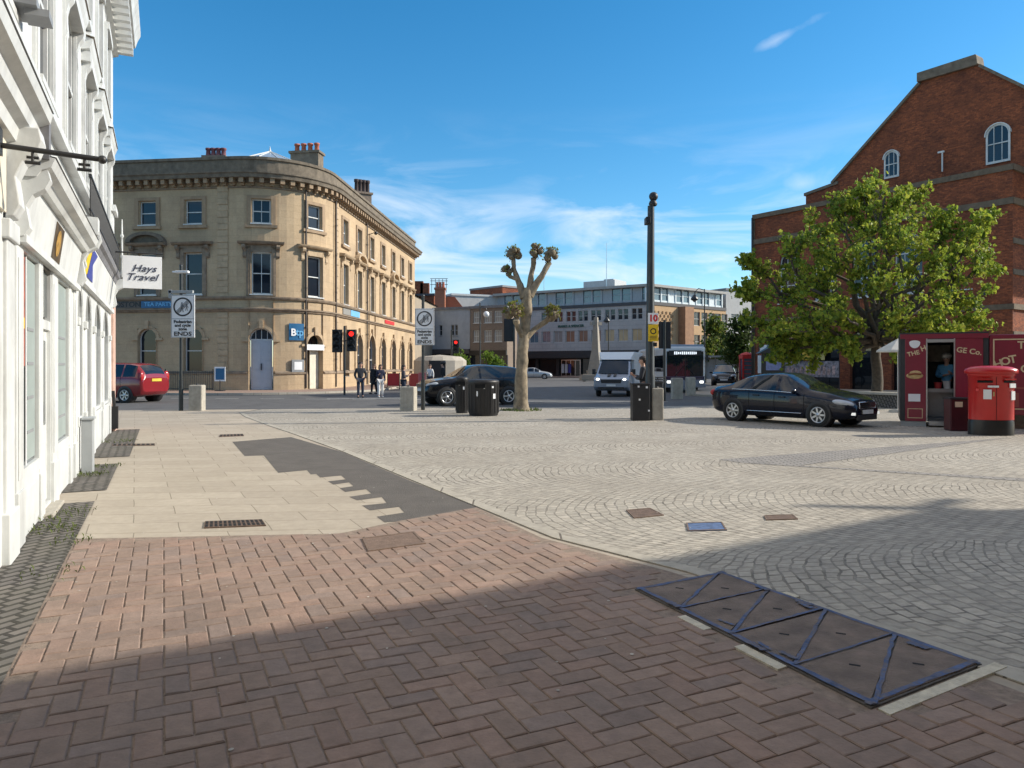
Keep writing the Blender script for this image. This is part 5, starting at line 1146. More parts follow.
sedan = dict(sc=.965, L=4.60, hw=[(-2.3, .66), (-2.2, .78), (-1.9, .86), (-1, .89), (.8, .89), (1.6, .87), (2.05, .80), (2.22, .70), (2.3, .56)], zb=[(-2.3, .42), (-2.1, .26), (-1.5, .19), (1.6, .19), (2.1, .22), (2.3, .30)], belt=[(-2.3, .86), (-1.9, .95), (-1, .955), (0, .93), (1, .88), (1.6, .80), (2.1, .68), (2.3, .52)], top=[(-2.3, .90), (-2.18, 1.02), (-1.75, 1.06), (-1.0, 1.36), (-.6, 1.42), (-.1, 1.45), (.25, 1.42), (1.05, 1.0), (1.6, .92), (2.0, .82), (2.22, .70), (2.3, .56)], tw=[(-2.3, .55), (-1.8, .66), (-1.0, .56), (-.2, .57), (.3, .57), (1.05, .70), (2.0, .66), (2.3, .45)], side=[(-1.42, -.78), (-.74, .06), (.10, .68)], ws=(.28, 1.08), rw=(-1.72, -1.0), wx=(-1.36, 1.40), wr=.325, handles=(-.55, .3), lamp=.66, tail=.84, zg=.60, gw=.82, gh=.17, trim=True, fog=True, spokes=7, seams=(-.76, .08, .98))
navy = pm('navy_paint', (.002, .004, .014), .25, .05, 2, 0, 1, 0, .55, .25); black_car = pm('black_car_paint', (.004, .005, .008), .25, .05, 2, 0, 1, 0, .6, .25)
redp = pm('red_car_paint', (.22, .012, .017), .25, .05, 2, 0, 1, 0, .9); silverp = pm('silver_car_paint', (.45, .47, .49), .3, .05, 2, 0, 1, .4, .8)
c = (gp(727, 419.5) + gp(812, 428.5)) / 2
c1_ = car('saloon_car', 'dark navy saloon car parked on the square by the red food kiosk', 'car', sedan, navy, (7.88, 20.95, .006), heading(2.75, -3.7))
suvp = dict(L=4.4, hw=[(-2.2, .74), (-2.1, .84), (-1.8, .92), (-1, .95), (.9, .95), (1.6, .94), (2.0, .88), (2.15, .76), (2.2, .66)], zb=[(-2.2, .55), (-2.0, .36), (-1.4, .27), (1.5, .27), (2.0, .32), (2.2, .46)], belt=[(-2.2, 1.0), (-1.9, 1.12), (-1, 1.12), (0, 1.06), (1, 1.02), (1.7, .95), (2.1, .82), (2.2, .62)], top=[(-2.2, 1.05), (-2.12, 1.25), (-1.85, 1.52), (-1.5, 1.58), (-.4, 1.65), (0, 1.63), (.25, 1.58), (.95, 1.13), (1.5, 1.08), (1.95, .99), (2.12, .85), (2.2, .66)], tw=[(-2.2, .62), (-1.9, .66), (-1, .64), (0, .66), (.3, .66), (1.0, .80), (2.0, .74), (2.2, .56)], side=[(-1.85, -1.1), (-1.05, -.1), (-.05, .62)], ws=(.26, .97), rw=(-2.14, -1.82), wx=(-1.32, 1.36), wr=.36, handles=(-.75, .15), lamp=.86, tail=1.0, zg=.80, gw=.9, gh=.14, spokes=5, seams=(-1.08, -.07, .9))
car('estate_car', 'black sports utility car driving past behind the pollarded tree and bins', 'car', suvp, black_car, (-1.72, 30.9, 0), heading(-4.0, -1.75))
hat = dict(sc=1.10, L=4.1, hw=[(-2.05, .72), (-1.95, .80), (-1.6, .85), (-1, .86), (.9, .86), (1.5, .85), (1.85, .78), (2.0, .66), (2.05, .55)], zb=[(-2.05, .45), (-1.9, .28), (-1.3, .2), (1.5, .2), (1.9, .25), (2.05, .36)], belt=[(-2.05, .9), (-1.8, 1.03), (-1, 1.02), (0, .98), (1, .93), (1.5, .86), (1.9, .72), (2.05, .55)], top=[(-2.05, .98), (-1.98, 1.2), (-1.72, 1.50), (-1.4, 1.56), (-.4, 1.58), (.1, 1.53), (1.15, 1.02), (1.5, .95), (1.85, .84), (2.0, .70), (2.05, .58)], tw=[(-2.05, .56), (-1.7, .60), (0, .6), (.2, .6), (1.1, .72), (1.9, .66), (2.05, .45)], side=[(-1.7, -1.15), (-1.1, -.15), (-.1, .7)], ws=(.12, 1.16), rw=(-2.0, -1.70), wx=(-1.30, 1.25), wr=.31, handles=(-.8, .1), lamp=.78, tail=1.02, tailh=.24, zg=.62, gw=.7, gh=.1, spokes=6, seams=(-1.12, -.12, .95))
car('hatchback_car', 'red hatchback car leaving behind the corner of the white terrace', 'car', hat, redp, (-17.85, 33.2, .0), heading(-.965, .26))
car('silver_car', 'pale silver car parked far off before the department store entrance', 'car', sedan, silverp, (2.7, 91, 0), heading(1, -.12))
# hedge-like black car roof beside the booth
car('far_hatchback', 'dark parked hatchback half hidden behind the navy saloon', 'car', hat, black_car, (17.2, 60, 0), heading(-.3, -1))
bluep = pm('van_silver', (.30, .36, .45), .28, .05, 2, 0, 1, .5, .8); boxw = pm('van_box_white', (.76, .77, .78), .4, .04, 1); lampon = glow('headlamp_lit', (1, .93, .75), 3.2)
def van():
    t = thing('box_van', 'silver blue box van with white load body and lit headlights facing the viewer', 'van')
    zz = 1.0
    prof = [(2.6, .42), (2.72, .55), (2.74, .95), (2.62, 1.12), (1.95, 1.30), (1.15, 2.02), (.7, 2.12), (.55, 2.12), (.55, .35), (2.4, .35)]
    n = len(prof); m = MB(); ys = [(-1, .985), (-.93, 1), (.93, 1), (1, .985)]
    vs = []
    for y, s in ys:
        for x, z in prof: vs.append((x * (.985 if abs(y) == 1 else 1), y * (1 if z < 1.25 else 1 - (z - 1.25) * .16), z))
    fs = [tuple(range(n))[::-1], tuple(range(3 * n, 4 * n))]
    for a in range(3): fs += [(a * n + i, a * n + (i + 1) % n, (a + 1) * n + (i + 1) % n, (a + 1) * n + i) for i in range(n)]
    m.add(vs, fs); m.build('cab', bluep, t, bevel=.03)
    m = MB(); m.box((-1.45, 0, 1.62), (3.9, 2.1, 1.95)); m.add([(.5, -1.05, 2.1), (.5, 1.05, 2.1), (.5, 1.05, 2.6), (.5, -1.05, 2.6), (1.0, -.85, 2.14), (1.0, .85, 2.14)], [(0, 1, 2, 3), (3, 2, 5, 4), (0, 3, 4), (1, 5, 2)]); m.build('load_body', boxw, t, bevel=.02)
    m = MB(); m.add([(1.98, -.86, 1.31), (1.98, .86, 1.31), (1.19, .78, 2.02), (1.19, -.78, 2.02)], [(0, 1, 2, 3)]); 
    for v in range(len(m.v)): m.v[v] = (m.v[v][0] + .022, m.v[v][1], m.v[v][2] + .02)
    m.build('windscreen', cglass, t, fix=False)
    for s in (1, -1):
        m = MB(); m.add([(1.85, s * .985, 1.3), (.75, s * .985, 1.3), (.75, s * .89, 1.95), (1.2, s * .89, 1.95)], [(0, 1, 2, 3)]); m.build('side_window', cglass, t, fix=False)
        m = MB(); m.box((1.75, s * 1.16, 1.42), (.10, .2, .32)); m.box((1.75, s * 1.03, 1.36), (.05, .14, .05)); m.build('wing_mirror', black_plastic, t, bevel=.02)
        m = MB(); m.ball((2.60, s * .78, 1.0), (.13, .19, .13), 12, 8); m.build('headlight', lampm, t); m = MB(); m.ball((2.70, s * .76, .99), (.05, .1, .075), 10, 6); m.build('headlight_bulb', lampon, t)
        for x in (1.75, -2.2): wheel(t, x, s * .88, .34, .34, .22, 8)
    m = MB(); m.add([(2.752, -.55, .78), (2.752, .55, .78), (2.735, .62, 1.0), (2.735, -.62, 1.0)], [(0, 1, 2, 3)]); m.box((2.735, 0, .89), (.03, 1.1, .2)); g = m.build('grille', black_plastic, t)
    m = MB(); m.box((2.76, 0, .66), (.03, .52, .11)); m.build('number_plate', plate_w, t); m = MB(); m.box((2.73, 0, .5), (.06, 1.5, .12)); m.build('lower_intake', black_plastic, t)
    m = MB(); m.box((2.34, .17, 1.235), (.5, .16, .012), ry=R(15)); m.box((2.34, -.17, 1.235), (.5, .16, .012), ry=R(15)); m.build('bonnet_stripes', black_plastic, t)
    d = 40.3; t.location = ((619 - 512) / F * d, d + .3, 0); t.rotation_euler = (0, 0, heading(-.30, -1)); t.scale = (.91,) * 3
van()
def bus():
    t = thing('single_decker_bus', 'single decker bus with pale sides and dark navy front stopped behind concrete bollards', 'bus')
    L, W, H = 10.5, 2.45, 2.78; bw = pm('bus_white', (.62, .64, .66), .35, .06, 1, 0, 1, 0, .4); bn = pm('bus_navy', (.015, .02, .06), .3, .1, 2, 0, 1, 0, .6)
    m = MB(); m.box((0, 0, (H + .3) / 2), (L, W, H - .3)); m.build('body', bw, t, bevel=.12)
    m = MB(); m.box((L / 2 + .005, 0, 1.56), (.05, W - .26, 1.85)); m.build('windscreen', cglass, t, bevel=.02)
    m = MB(); m.box((L / 2 + .02, 0, .62), (.06, W - .1, .34)); m.box((L / 2 - .2, 0, .42), (.5, W + .02, .22)); m.build('bumper', pm('bus_bumper', (.20, .22, .26), .45), t, bevel=.03)
    m = MB(); m.box((L / 2 + .015, 0, .86), (.06, W - .12, .24)); m.build('front_panel', bn, t, bevel=.02)
    m = MB(); m.box((L / 2 + .035, 0, 2.38), (.03, W - .5, .30)); dd = m.build('destination_box', black_plastic, t)
    m = MB(); rnd = random.Random(2)
    for k in range(12): m.box((L / 2 + .055, -.62 + k * .115, 2.38), (.008, .07, .13 + .05 * rnd.random()))
    m.build('destination_glow', glow('destination_white', (.9, .95, 1), .55), dd)
    m = MB(); m.box((L / 2 - .6, 0, H + .02), (.9, W - .1, .2)); m.build('roof_dome', pm('bus_bluegrey', (.22, .28, .36), .4), t, bevel=.06)
    for s in (1, -1):
        m = MB(); m.box((L / 2 + .05, s * .98, .64), (.03, .2, .12)); m.build('headlight', glow('bus_lamp', (1, .98, .9), 2.6) if 'bus_lamp' not in MATS else MATS['bus_lamp'], t)
        m = MB(); m.box((.1, s * (W / 2 + .003), 1.75), (L - .9, .02, 1.0)); m.build('side_window', cglass, t)
        m = MB(); m.box((L / 2 + .15, s * (W / 2 + .05), 2.1), (.1, .14, .36)); m.tube([(L / 2, s * (W / 2 - .05), 2.5), (L / 2 + .15, s * (W / 2 + .05), 2.35)], .02, 5); m.build('wing_mirror', black_plastic, t)
        for x in (2.9, -2.9): wheel(t, x, s * (W / 2 - .12), .46, .46, .26, 8)
    m = MB(); m.box((L / 2 + .05, .0, 1.45), (.02, .04, 1.5)); m.tube([(L / 2 + .06, -.6, .98), (L / 2 + .06, -.1, 1.6)], .015, 4); m.tube([(L / 2 + .06, .6, .98), (L / 2 + .06, .1, 1.6)], .015, 4); m.build('wipers', black_plastic, t)
    rz = heading(-.02, -1); d = 44.5; x = (685 - 512) / F * d
    t.location = (x + math.cos(rz) * -L / 2, d - math.sin(rz) * L / 2, 0); t.rotation_euler = (0, 0, rz)
bus()
# ------------------------------------------------------------------ street furniture
def plateM(c): return basis(c, (1, 0, 0), (0, 0, 1))
def zone_sign(px, py, x0, x1, y0, y1, ptop, label, lamp, name='zone_sign'):
    b = gp(px, py); d = b.y; t = site(name, label, 'sign', b, 'zone end signs')
    A = lambda x, y, dd=0: at(x, y, d + dd)
    top = A(px + (1 if lamp else 0), ptop)
    m = MB(); m.tube([b - Vector((0, 0, .05)), Vector((b.x, d, top.z))], .052, 12); m.tube([b, b + Vector((0, 0, 1.1))], .075, 12); m.lathe([(.06, 0), (.05, .05), (0, .07)], (b.x, d, top.z), 10); m.build('post', pole_paint, t)
    c = A((x0 + x1) / 2, (y0 + y1) / 2, -.1); w = (x1 - x0) / F * d; h = (y1 - y0) / F * d
    M = basis(c, (1, 0, 0), (0, 0, 1))
    m = MB(); m.box((c.x, d - .08, c.z), (w, .035, h)); pl = m.build('plate', sign_white, t, bevel=.004)
    fy = d - .101; o = Vector((c.x, fy, c.z))
    m = MB(); e = .028; 
    for (cx, cz, ww, hh) in ((0, h / 2 - .02, w - .03, e * .5), (0, -h / 2 + .02, w - .03, e * .5), (-w / 2 + .02, 0, e * .5, h - .03), (w / 2 - .02, 0, e * .5, h - .03), (0, -h * .06, w - .05, .018)): m.box(o + Vector((cx, 0, cz)), (ww, .006, hh))
    m.build('border', sign_grey, pl)
    rc = o + Vector((0, 0, h * .22)); r = w * .40; m = MB(); n = 32
    for k in range(n):
        a, a2 = 6.2832 * k / n, 6.2832 * (k + 1) / n
        m.add([rc + Vector((r * math.cos(a), -.003, r * math.sin(a))), rc + Vector((r * math.cos(a2), -.003, r * math.sin(a2))), rc + Vector((r * .84 * math.cos(a2), -.003, r * .84 * math.sin(a2))), rc + Vector((r * .84 * math.cos(a), -.003, r * .84 * math.sin(a)))], [(0, 1, 2, 3)])
    for k in (-1.5, -.5, .5, 1.5): m.box(rc + Vector((k * .025, -.003, -k * .025)), (r * 1.75, .004, .014), ry=R(-45))
    m.build('end_ring', sign_black, pl, fix=False)
    m = MB()    # walking figure and child in grey
    for dx, s in ((-.03, 1), (.13, .7)):
        q = rc + Vector((dx * w / .8, -.002, -.02)); f = s * r; m.box(q + Vector((0, 0, f * .45)), (f * .18, .003, f * .18)); m.box(q + Vector((0, 0, f * .12)), (f * .24, .003, f * .45)); m.box(q + Vector((-f * .1, 0, -f * .28)), (f * .1, .003, f * .45), ry=R(14)); m.box(q + Vector((f * .1, 0, -f * .28)), (f * .1, .003, f * .45), ry=R(-14)); m.box(q + Vector((f * .18, 0, f * .12)), (f * .08, .003, f * .4), ry=R(-30))
    m.build('figures', sign_grey, pl, fix=False)
    for s, z, sz in (('Pedestrian', -.13, .145), ('and cycle', -.215, .145), ('zone', -.30, .145), ('ENDS', -.415, .20)):
        text(s, sz * w / .82, basis(o + Vector((0, -.003, h * z)), (1, 0, 0), (0, 0, 1)), sign_black, pl, bold=.004, sx=1.02 if s != 'ENDS' else 1.25)
    m = MB(); m.box((c.x, d - .04, c.z + h * .3), (w * .8, .03, .05)); m.box((c.x, d - .04, c.z - h * .3), (w * .8, .03, .05)); m.build('clamps', steel, t)
    if lamp:
        z = A(0, 273).z; m = MB(); m.box((b.x + .18, d - .3, z), (.46, .16, .085)); m.box((b.x - .12, d - .15, z + .02), (.24, .06, .06)); m.tube([(b.x, d, z - .05), (b.x, d, z + .12)], .05, 8); m.build('sign_light', sign_white, t, bevel=.02)
        zt = A(0, 292).z; m = MB(); m.box((b.x + .02, d - .05, zt), (w * 1.05, .12, .10)); m.box((b.x - w * .42, d - .05, zt - .08), (.1, .12, .3)); m.build('top_bracket', grey_metal, t, bevel=.01)
    return t
zone_sign(181, 411, 171, 194.5, 295, 337.5, 266, 'post with white zone ENDS sign and a small sign light, near the red hatchback', True)
zone_sign(423, 410, 415, 434, 308.5, 345, 296, 'post with white zone ENDS sign and no light, beside the black sports utility car', False)
def bollard(px, py, w, h, label, tilt=0):
    b = gp(px, py); t = site('stone_bollard', label, 'bollard', b, 'square stone bollards'); m = MB(); m.box((b.x, b.y + w / 2, h / 2 - .05), (w, w, h + .1), rz=tilt); m.build('shaft', concrete, t, bevel=.035)
    m = MB(); m.lathe([(.05, 0), (.05, .03), (.0, .06)], (b.x, b.y + w / 2, h), 8); m.build('cap_stud', iron, t); return t
bollard(194.5, 411, .46, .92, 'square pale stone bollard beside the signpost nearest the white terrace', R(6))
bollard(407.5, 411, .52, .86, 'square pale stone bollard by the signpost beside the black sports utility car', R(-6))
bollard(678, 399, .50, 1.02, 'nearer of two stone bollards in front of the bus'); bollard(691.5, 396, .46, 1.0, 'further of two stone bollards in front of the bus')
bollard(658, 420.5, .34, .95, 'narrow grey stone bollard tight against the camera pole cabinet')
def round_bin(px, py, w_, h_, label, seed, tall=False):
    b = gp(px, py); r = w_ / 2; t = site('litter_bin', label, 'litter bin', b, 'black litter bins'); c = b + Vector((0, r, 0))
    m = MB(); m.lathe([(r * .93, .0), (r * .97, .08), (r, .1), (r, h_ - .12), (r * 1.03, h_ - .1), (r * 1.03, h_ - .04), (r * .9, h_), (r * .5, h_ + .015), (0, h_ + .02)], c, 24); m.build('body', black_plastic, t)
    m = MB()
    for k in range(18):
        a = 6.2832 * k / 18; m.tube([c + Vector((r * 1.005 * math.cos(a), r * 1.005 * math.sin(a), .1)), c + Vector((r * 1.005 * math.cos(a), r * 1.005 * math.sin(a), h_ - .14))], .012, 5)
    m.build('ribs', black_paint, t)
    rnd = random.Random(seed); m = MB()
    for a, z, ww, hh in ([(-112, .62, .05, .16), (-100, .82, .06, .05), (-108, .86, .05, .04), (-85, .78, .04, .05), (-45, .55, .1, .16), (-52, .80, .07, .06)] if not tall else [(-110, .8, .06, .05), (-70, .7, .05, .1)]):
        q = c + Vector((r * 1.02 * math.cos(R(a)), r * 1.02 * math.sin(R(a)), z * h_)); m.box(q, (ww, .006, hh), rz=R(a + 90))
    m.build('sticker', sign_white, t, fix=False)
    m = MB(); m.box(c + Vector((r * 1.01 * math.cos(R(-100)), r * 1.01 * math.sin(R(-100)), h_ - .2)), (.34, .03, .12), rz=R(-10)); m.build('opening', pm('void_black', (.003, .003, .003), .9), t)
round_bin(483, 416.5, .98, 1.16, 'wide round black litter bin with white stickers in front of the black sports utility car', 3)
round_bin(461.5, 413.5, .42, 1.22, 'slim tall black bin standing just left of the wide round bin', 4, True)
def traffic_light(px, py, ptop, heads, label, pole=True, group='traffic lights'):
    b = gp(px, py); d = b.y; t = site('traffic_light', label, 'traffic light', b, group)
    m = MB(); m.tube([b, Vector((b.x, d, at(0, ptop, d).z))], .06, 10); m.build('pole', pole_paint, t)
    for (hx, y0, y1, face, lit) in heads:
        c = at(hx, (y0 + y1) / 2, d); h = (y1 - y0) / F * d; w = h * .40; m = MB(); dy = -.12 if face else .1
        m.box((c.x, d + dy, c.z), (w, .16, h)); m.box((c.x, d + dy + .06, c.z), (w * 1.18, .012, h * 1.04)); hd = m.build('head', black_plastic, t, bevel=.012)
        m = MB(); m.tube([(b.x, d, c.z), (c.x, d + dy, c.z)], .03, 6); m.build('arm', pole_paint, hd)
        if face:
            for k in range(3):
                z = c.z + (1 - k) * h * .31; m = MB(); m.T = Matrix.Translation((c.x, d + dy - .085, z)) @ Matrix.Rotation(R(90), 4, 'X'); m.lathe([(0, .01), (w * .29, .0), (w * .29, -.01)], (0, 0, 0), 14)
                m.build('lens', glow('red_signal', (1, .02, .015), 1.3) if lit == k == 0 and 'red_signal' not in MATS else (MATS['red_signal'] if lit == k == 0 else (glow('green_signal', (.05, .9, .5), 2) if lit == k == 2 else pm('dead_lens', (.03, .03, .03), .3))), hd)
                m = MB(); P = [(c.x + w * .42 * math.cos(a), z + w * .42 * math.sin(a)) for a in [math.pi * i / 8 for i in range(9)]]
                for p, q in zip(P, P[1:]): m.add([(p[0], d + dy - .08, p[1]), (q[0], d + dy - .08, q[1]), (q[0], d + dy - .24, q[1]), (p[0], d + dy - .24, p[1])], [(0, 1, 2, 3)])
                m.build('visor', black_plastic, hd, fix=False)
    return t
traffic_light(344.5, 395, 326, [(337.5, 330, 352, True, 9), (352, 330, 351, True, 0)], 'traffic light pole with two black heads in front of the sunny bank side')
traffic_light(451.5, 386, 330, [(456, 340, 353, True, 0)], 'traffic light showing red beyond the black sports utility car')
traffic_light(514, 392, 318, [(509, 319, 341, False, 9)], 'traffic light seen from behind just left of the pollarded trunk')
traffic_light(664.5, 401, 320, [(665.5, 322, 348, False, 9)], 'traffic light seen from behind to the right of the tall camera pole')
def camera_pole():
    b = gp(650, 420); d = b.y; t = site('camera_pole', 'very tall black steel pole with a dome camera on top and yellow notice', 'camera pole', b)
    zt = at(0, 206, d).z
    m = MB(); m.tube([b, b + Vector((0, 0, 1.3)), b + Vector((0, 0, 1.35)), Vector((b.x + .03, d, zt))], [.15, .15, .135, .10], 14); m.build('shaft', pole_paint, t)
    m = MB(); q = at(653, 204, d); m.lathe([(.1, -.06), (.13, 0), (.1, .08), (.06, .12)], q, 12); m.ball(at(653.5, 196.5, d), .135); m.box(at(653.5, 201, d), (.12, .12, .16)); m.build('dome_camera', black_plastic, t)
    m = MB(); q = at(647.5, 221, d); m.tube([q, q + Vector((.16, 0, .06))], .03, 6); m.box(q, (.14, .34, .2)); m.build('camera', black_plastic, t, bevel=.02)
    c = at(650, 298, d) if 0 else None
    def plate(x0, x1, y0, y1, mat, nm, dd=-.17):
        a, e = at(x0, y0, d + dd), at(x1, y1, d + dd); m = MB(); m.box(((a.x + e.x) / 2, d + dd, (a.z + e.z) / 2), (abs(e.x - a.x), .02, abs(a.z - e.z))); return m.build(nm, mat, t, bevel=.003), Vector(((a.x + e.x) / 2, d + dd - .012, (a.z + e.z) / 2))
    p, o = plate(648, 658.3, 313, 324, sign_white, 'speed_plate'); text('10', .26, basis(o, (1, 0, 0), (0, 0, 1)), sign_red, p, bold=.012)
    p, o = plate(648.2, 658.2, 324.5, 341.3, sign_yellow, 'yellow_notice'); m = MB(); n = 20
    for k in range(n): a, a2 = 6.2832 * k / n, 6.2832 * (k + 1) / n; m.add([o + Vector((.09 * math.cos(a), -.002, .05 + .09 * math.sin(a))), o + Vector((.09 * math.cos(a2), -.002, .05 + .09 * math.sin(a2))), o + Vector((.06 * math.cos(a2), -.002, .05 + .06 * math.sin(a2))), o + Vector((.06 * math.cos(a), -.002, .05 + .06 * math.sin(a)))], [(0, 1, 2, 3)])
    for z in (-.1, -.14, -.18): m.box(o + Vector((0, -.002, z)), (.2, .003, .015))
    m.build('notice_mark', sign_black, p, fix=False)
    plate(653, 657, 342.5, 346.5, black_plastic, 'tag'); plate(646.8, 650, 311, 318, black_plastic, 'side_box', -.05)
    return d
camera_pole()
def cabinet2():
    b = gp(657, 419.5); t = site('equipment_cabinet', 'dark grey cabinet with a ridged lid standing against the camera pole', 'cabinet', b + Vector((0, .35, 0)))
    m = MB(); m.box((b.x, b.y + .40, .55), (.44, .40, 1.1)); m.build('case', pm('cabinet_dark', (.06, .063, .065), .5, .15, 6), t, bevel=.015); m = MB()
    for k in range(3): m.box((b.x, b.y + .38, 1.12 + k * .07), (.50, .46, .045))
    m.build('lid', pm('cabinet_lid', (.12, .12, .12), .5), t, bevel=.01)
cabinet2()
def bin_pair():
    b = gp(641.5, 421); t = site('square_bin', 'square black litter bin with white labels on the left of the camera pole', 'litter bin', b + Vector((0, .3, 0)), 'black litter bins')
    m = MB(); m.box((b.x, b.y + .26, .52), (.50, .46, 1.04)); m.box((b.x, b.y + .26, 1.07), (.54, .5, .06)); m.build('body', black_plastic, t, bevel=.02)
    m = MB()
    for dx, z, s in ((-.05, .62, .05), (.16, .98, .06), (-.08, 1.0, .05), (.22, .3, .05)): m.box((b.x + dx, b.y + .027, z), (s, .006, s))
    m.build('sticker', sign_white, t)
bin_pair()
def lamp_post(px, py, ptop, label, kind, arm=0):
    b = gp(px, py); d = b.y; zt = at(0, ptop, d).z; t = site('street_lamp', label, 'street lamp', b); m = MB(); m.lathe([(.22, 0), (.2, .5), (.1, .9), (.07, 1.4), (.05, zt)], b, 10); m.build('post', pole_paint, t)
    if kind == 'globe':
        m = MB(); m.ball(Vector((b.x + arm, d, zt - .9)), .24, 12, 8); m.build('globe', sign_white, t); m = MB(); m.tube([(b.x, d, zt - .3), (b.x + arm, d, zt - .3), (b.x + arm, d, zt - .55)], .04, 6); m.build('arm', pole_paint, t)
    else:
        c = Vector((b.x + arm, d, zt - 1.0)); m = MB(); m.tube([(b.x, d, zt - .1), (b.x + arm * .6, d, zt + .05), (c.x, d, zt - .3), (c.x, d, c.z + .5)], .04, 6); m.build('arm', pole_paint, t)
        m = MB(); m.lathe([(.02, .55), (.1, .45), (.36, .08), (.36, 0), (.2, -.1)], c, 10); m.build('shade', pole_paint, t); m = MB(); m.ball(c - Vector((0, 0, .08)), .16); m.build('lantern', sign_grey, t)
lamp_post(480, 386, 303, 'slender street lamp with a white globe in front of the brown offices', 'globe', .5)
lamp_post(704.5, 383, 289, 'tall street lamp with a hanging lantern in front of the tan store side', 'lantern', -.95)
lamp_post(608.5, 381, 312, 'street lamp with a hanging lantern before the grey department store front', 'lantern', -.2)
def memorial():
    d = 82; c = at(596, 381, d); c.z = 0; t = site('war_memorial', 'pale stone memorial cross on a tapering shaft across the square', 'memorial', c)
    st = pm('memorial_stone', (.31, .28, .235), .85, .12, 2, .1, 20)
    m = MB()
    for k, (s, z) in enumerate(((3.4, .35), (2.6, .7), (1.9, 1.1))): m.box((c.x, d, z - .2), (s, s, .42))
    m.build('steps', st, t)
    m = MB(); m.T = Matrix.Translation((c.x, d, 0)) @ Matrix.Rotation(R(20), 4, 'Z') ; m.lathe([(1.05, .9), (.8, 2.2), (.54, 3.4), (.33, 6.2), (.28, 7.0), (0, 7.0)], (0, 0, 0), 4, 0, False); m.box((0, 0, 6.3), (1.3, .34, .36)); m.build('cross_shaft', st, t)
    m = MB(); m.ball((c.x + .6, d - 1.8, .25), (.5, .3, .2)); m.build('wreath', sign_blue, t)
    w = site('memorial_bench', 'low pale stone block seat on the left of the memorial', 'seat', at(590, 383, 76) * Vector((1, 1, 0))); q = at(590, 383, 76); m = MB(); m.box((q.x, q.y, .45), (1.8, .6, .5)); m.box((q.x - .6, q.y, .15), (.3, .5, .3)); m.box((q.x + .6, q.y, .15), (.3, .5, .3)); m.build('slab', st, w, bevel=.02)
memorial()
def aboard():
    b = fb(-.1, 0, 1.6); t = site('notice_stand', 'small blue notice on a thin stand on the bank footway left of the pale door', 'notice', b + Vector((0, 0, .11)))
    m = MB(); m.box(b + Vector((0, 0, 1.12)), (.66, .03, .86)); p = m.build('frame', sign_white, t, bevel=.005); m = MB(); m.box(b + Vector((0, -.018, 1.12)), (.52, .004, .68)); m.build('poster', sign_blue, p); m = MB(); m.tube([b + Vector((0, 0, .1)), b + Vector((0, 0, .75))], .03, 6); m.box(b + Vector((0, 0, .13)), (.5, .4, .04)); m.build('stand', iron, t)
aboard()
def windbreaks():
    rm = pm('canvas_red', (.30, .015, .03), .7, .1, 3)
    for k, (a, c, lab) in enumerate((((387.5, 51), (399.5, 50.5), 'dark red canvas cafe windbreak beside the two women'), ((409.5, 50), (420, 48), 'dark red canvas cafe windbreak behind the stone bollard'))):
        p, q = at(a[0], 0, a[1]), at(c[0], 0, c[1]); p.z = q.z = 0; t = site('windbreak', lab, 'windbreak', p, 'red cafe windbreaks'); d = (q - p).normalized(); n = Vector((d.y, -d.x, 0))
        m = MB(); m.extr([(0, .25), ((q - p).length, .25), ((q - p).length, 1.1), (0, 1.1)], p, d, (0, 0, 1), n, -.015, .015); m.build('canvas', rm, t)
        for e in (p, q): m = MB(); m.tube([e, e + Vector((0, 0, 1.15))], .03, 6); m.box(e + Vector((0, 0, .13)), (.4, .4, .04)); m.build('post', iron, t)
    t0 = at(422, 0, 45); t0.z = 0; t = site('cafe_post', 'pinkish red post at the end of the cafe windbreaks', 'post', t0); m = MB(); m.box(t0 + Vector((0, 0, .6)), (.45, .2, 1.2)); m.box(t0 + Vector((0, 0, .04)), (.5, .5, .08)); m.build('post_body', pm('canvas_pink', (.6, .14, .13), .6), t, bevel=.02)
windbreaks()
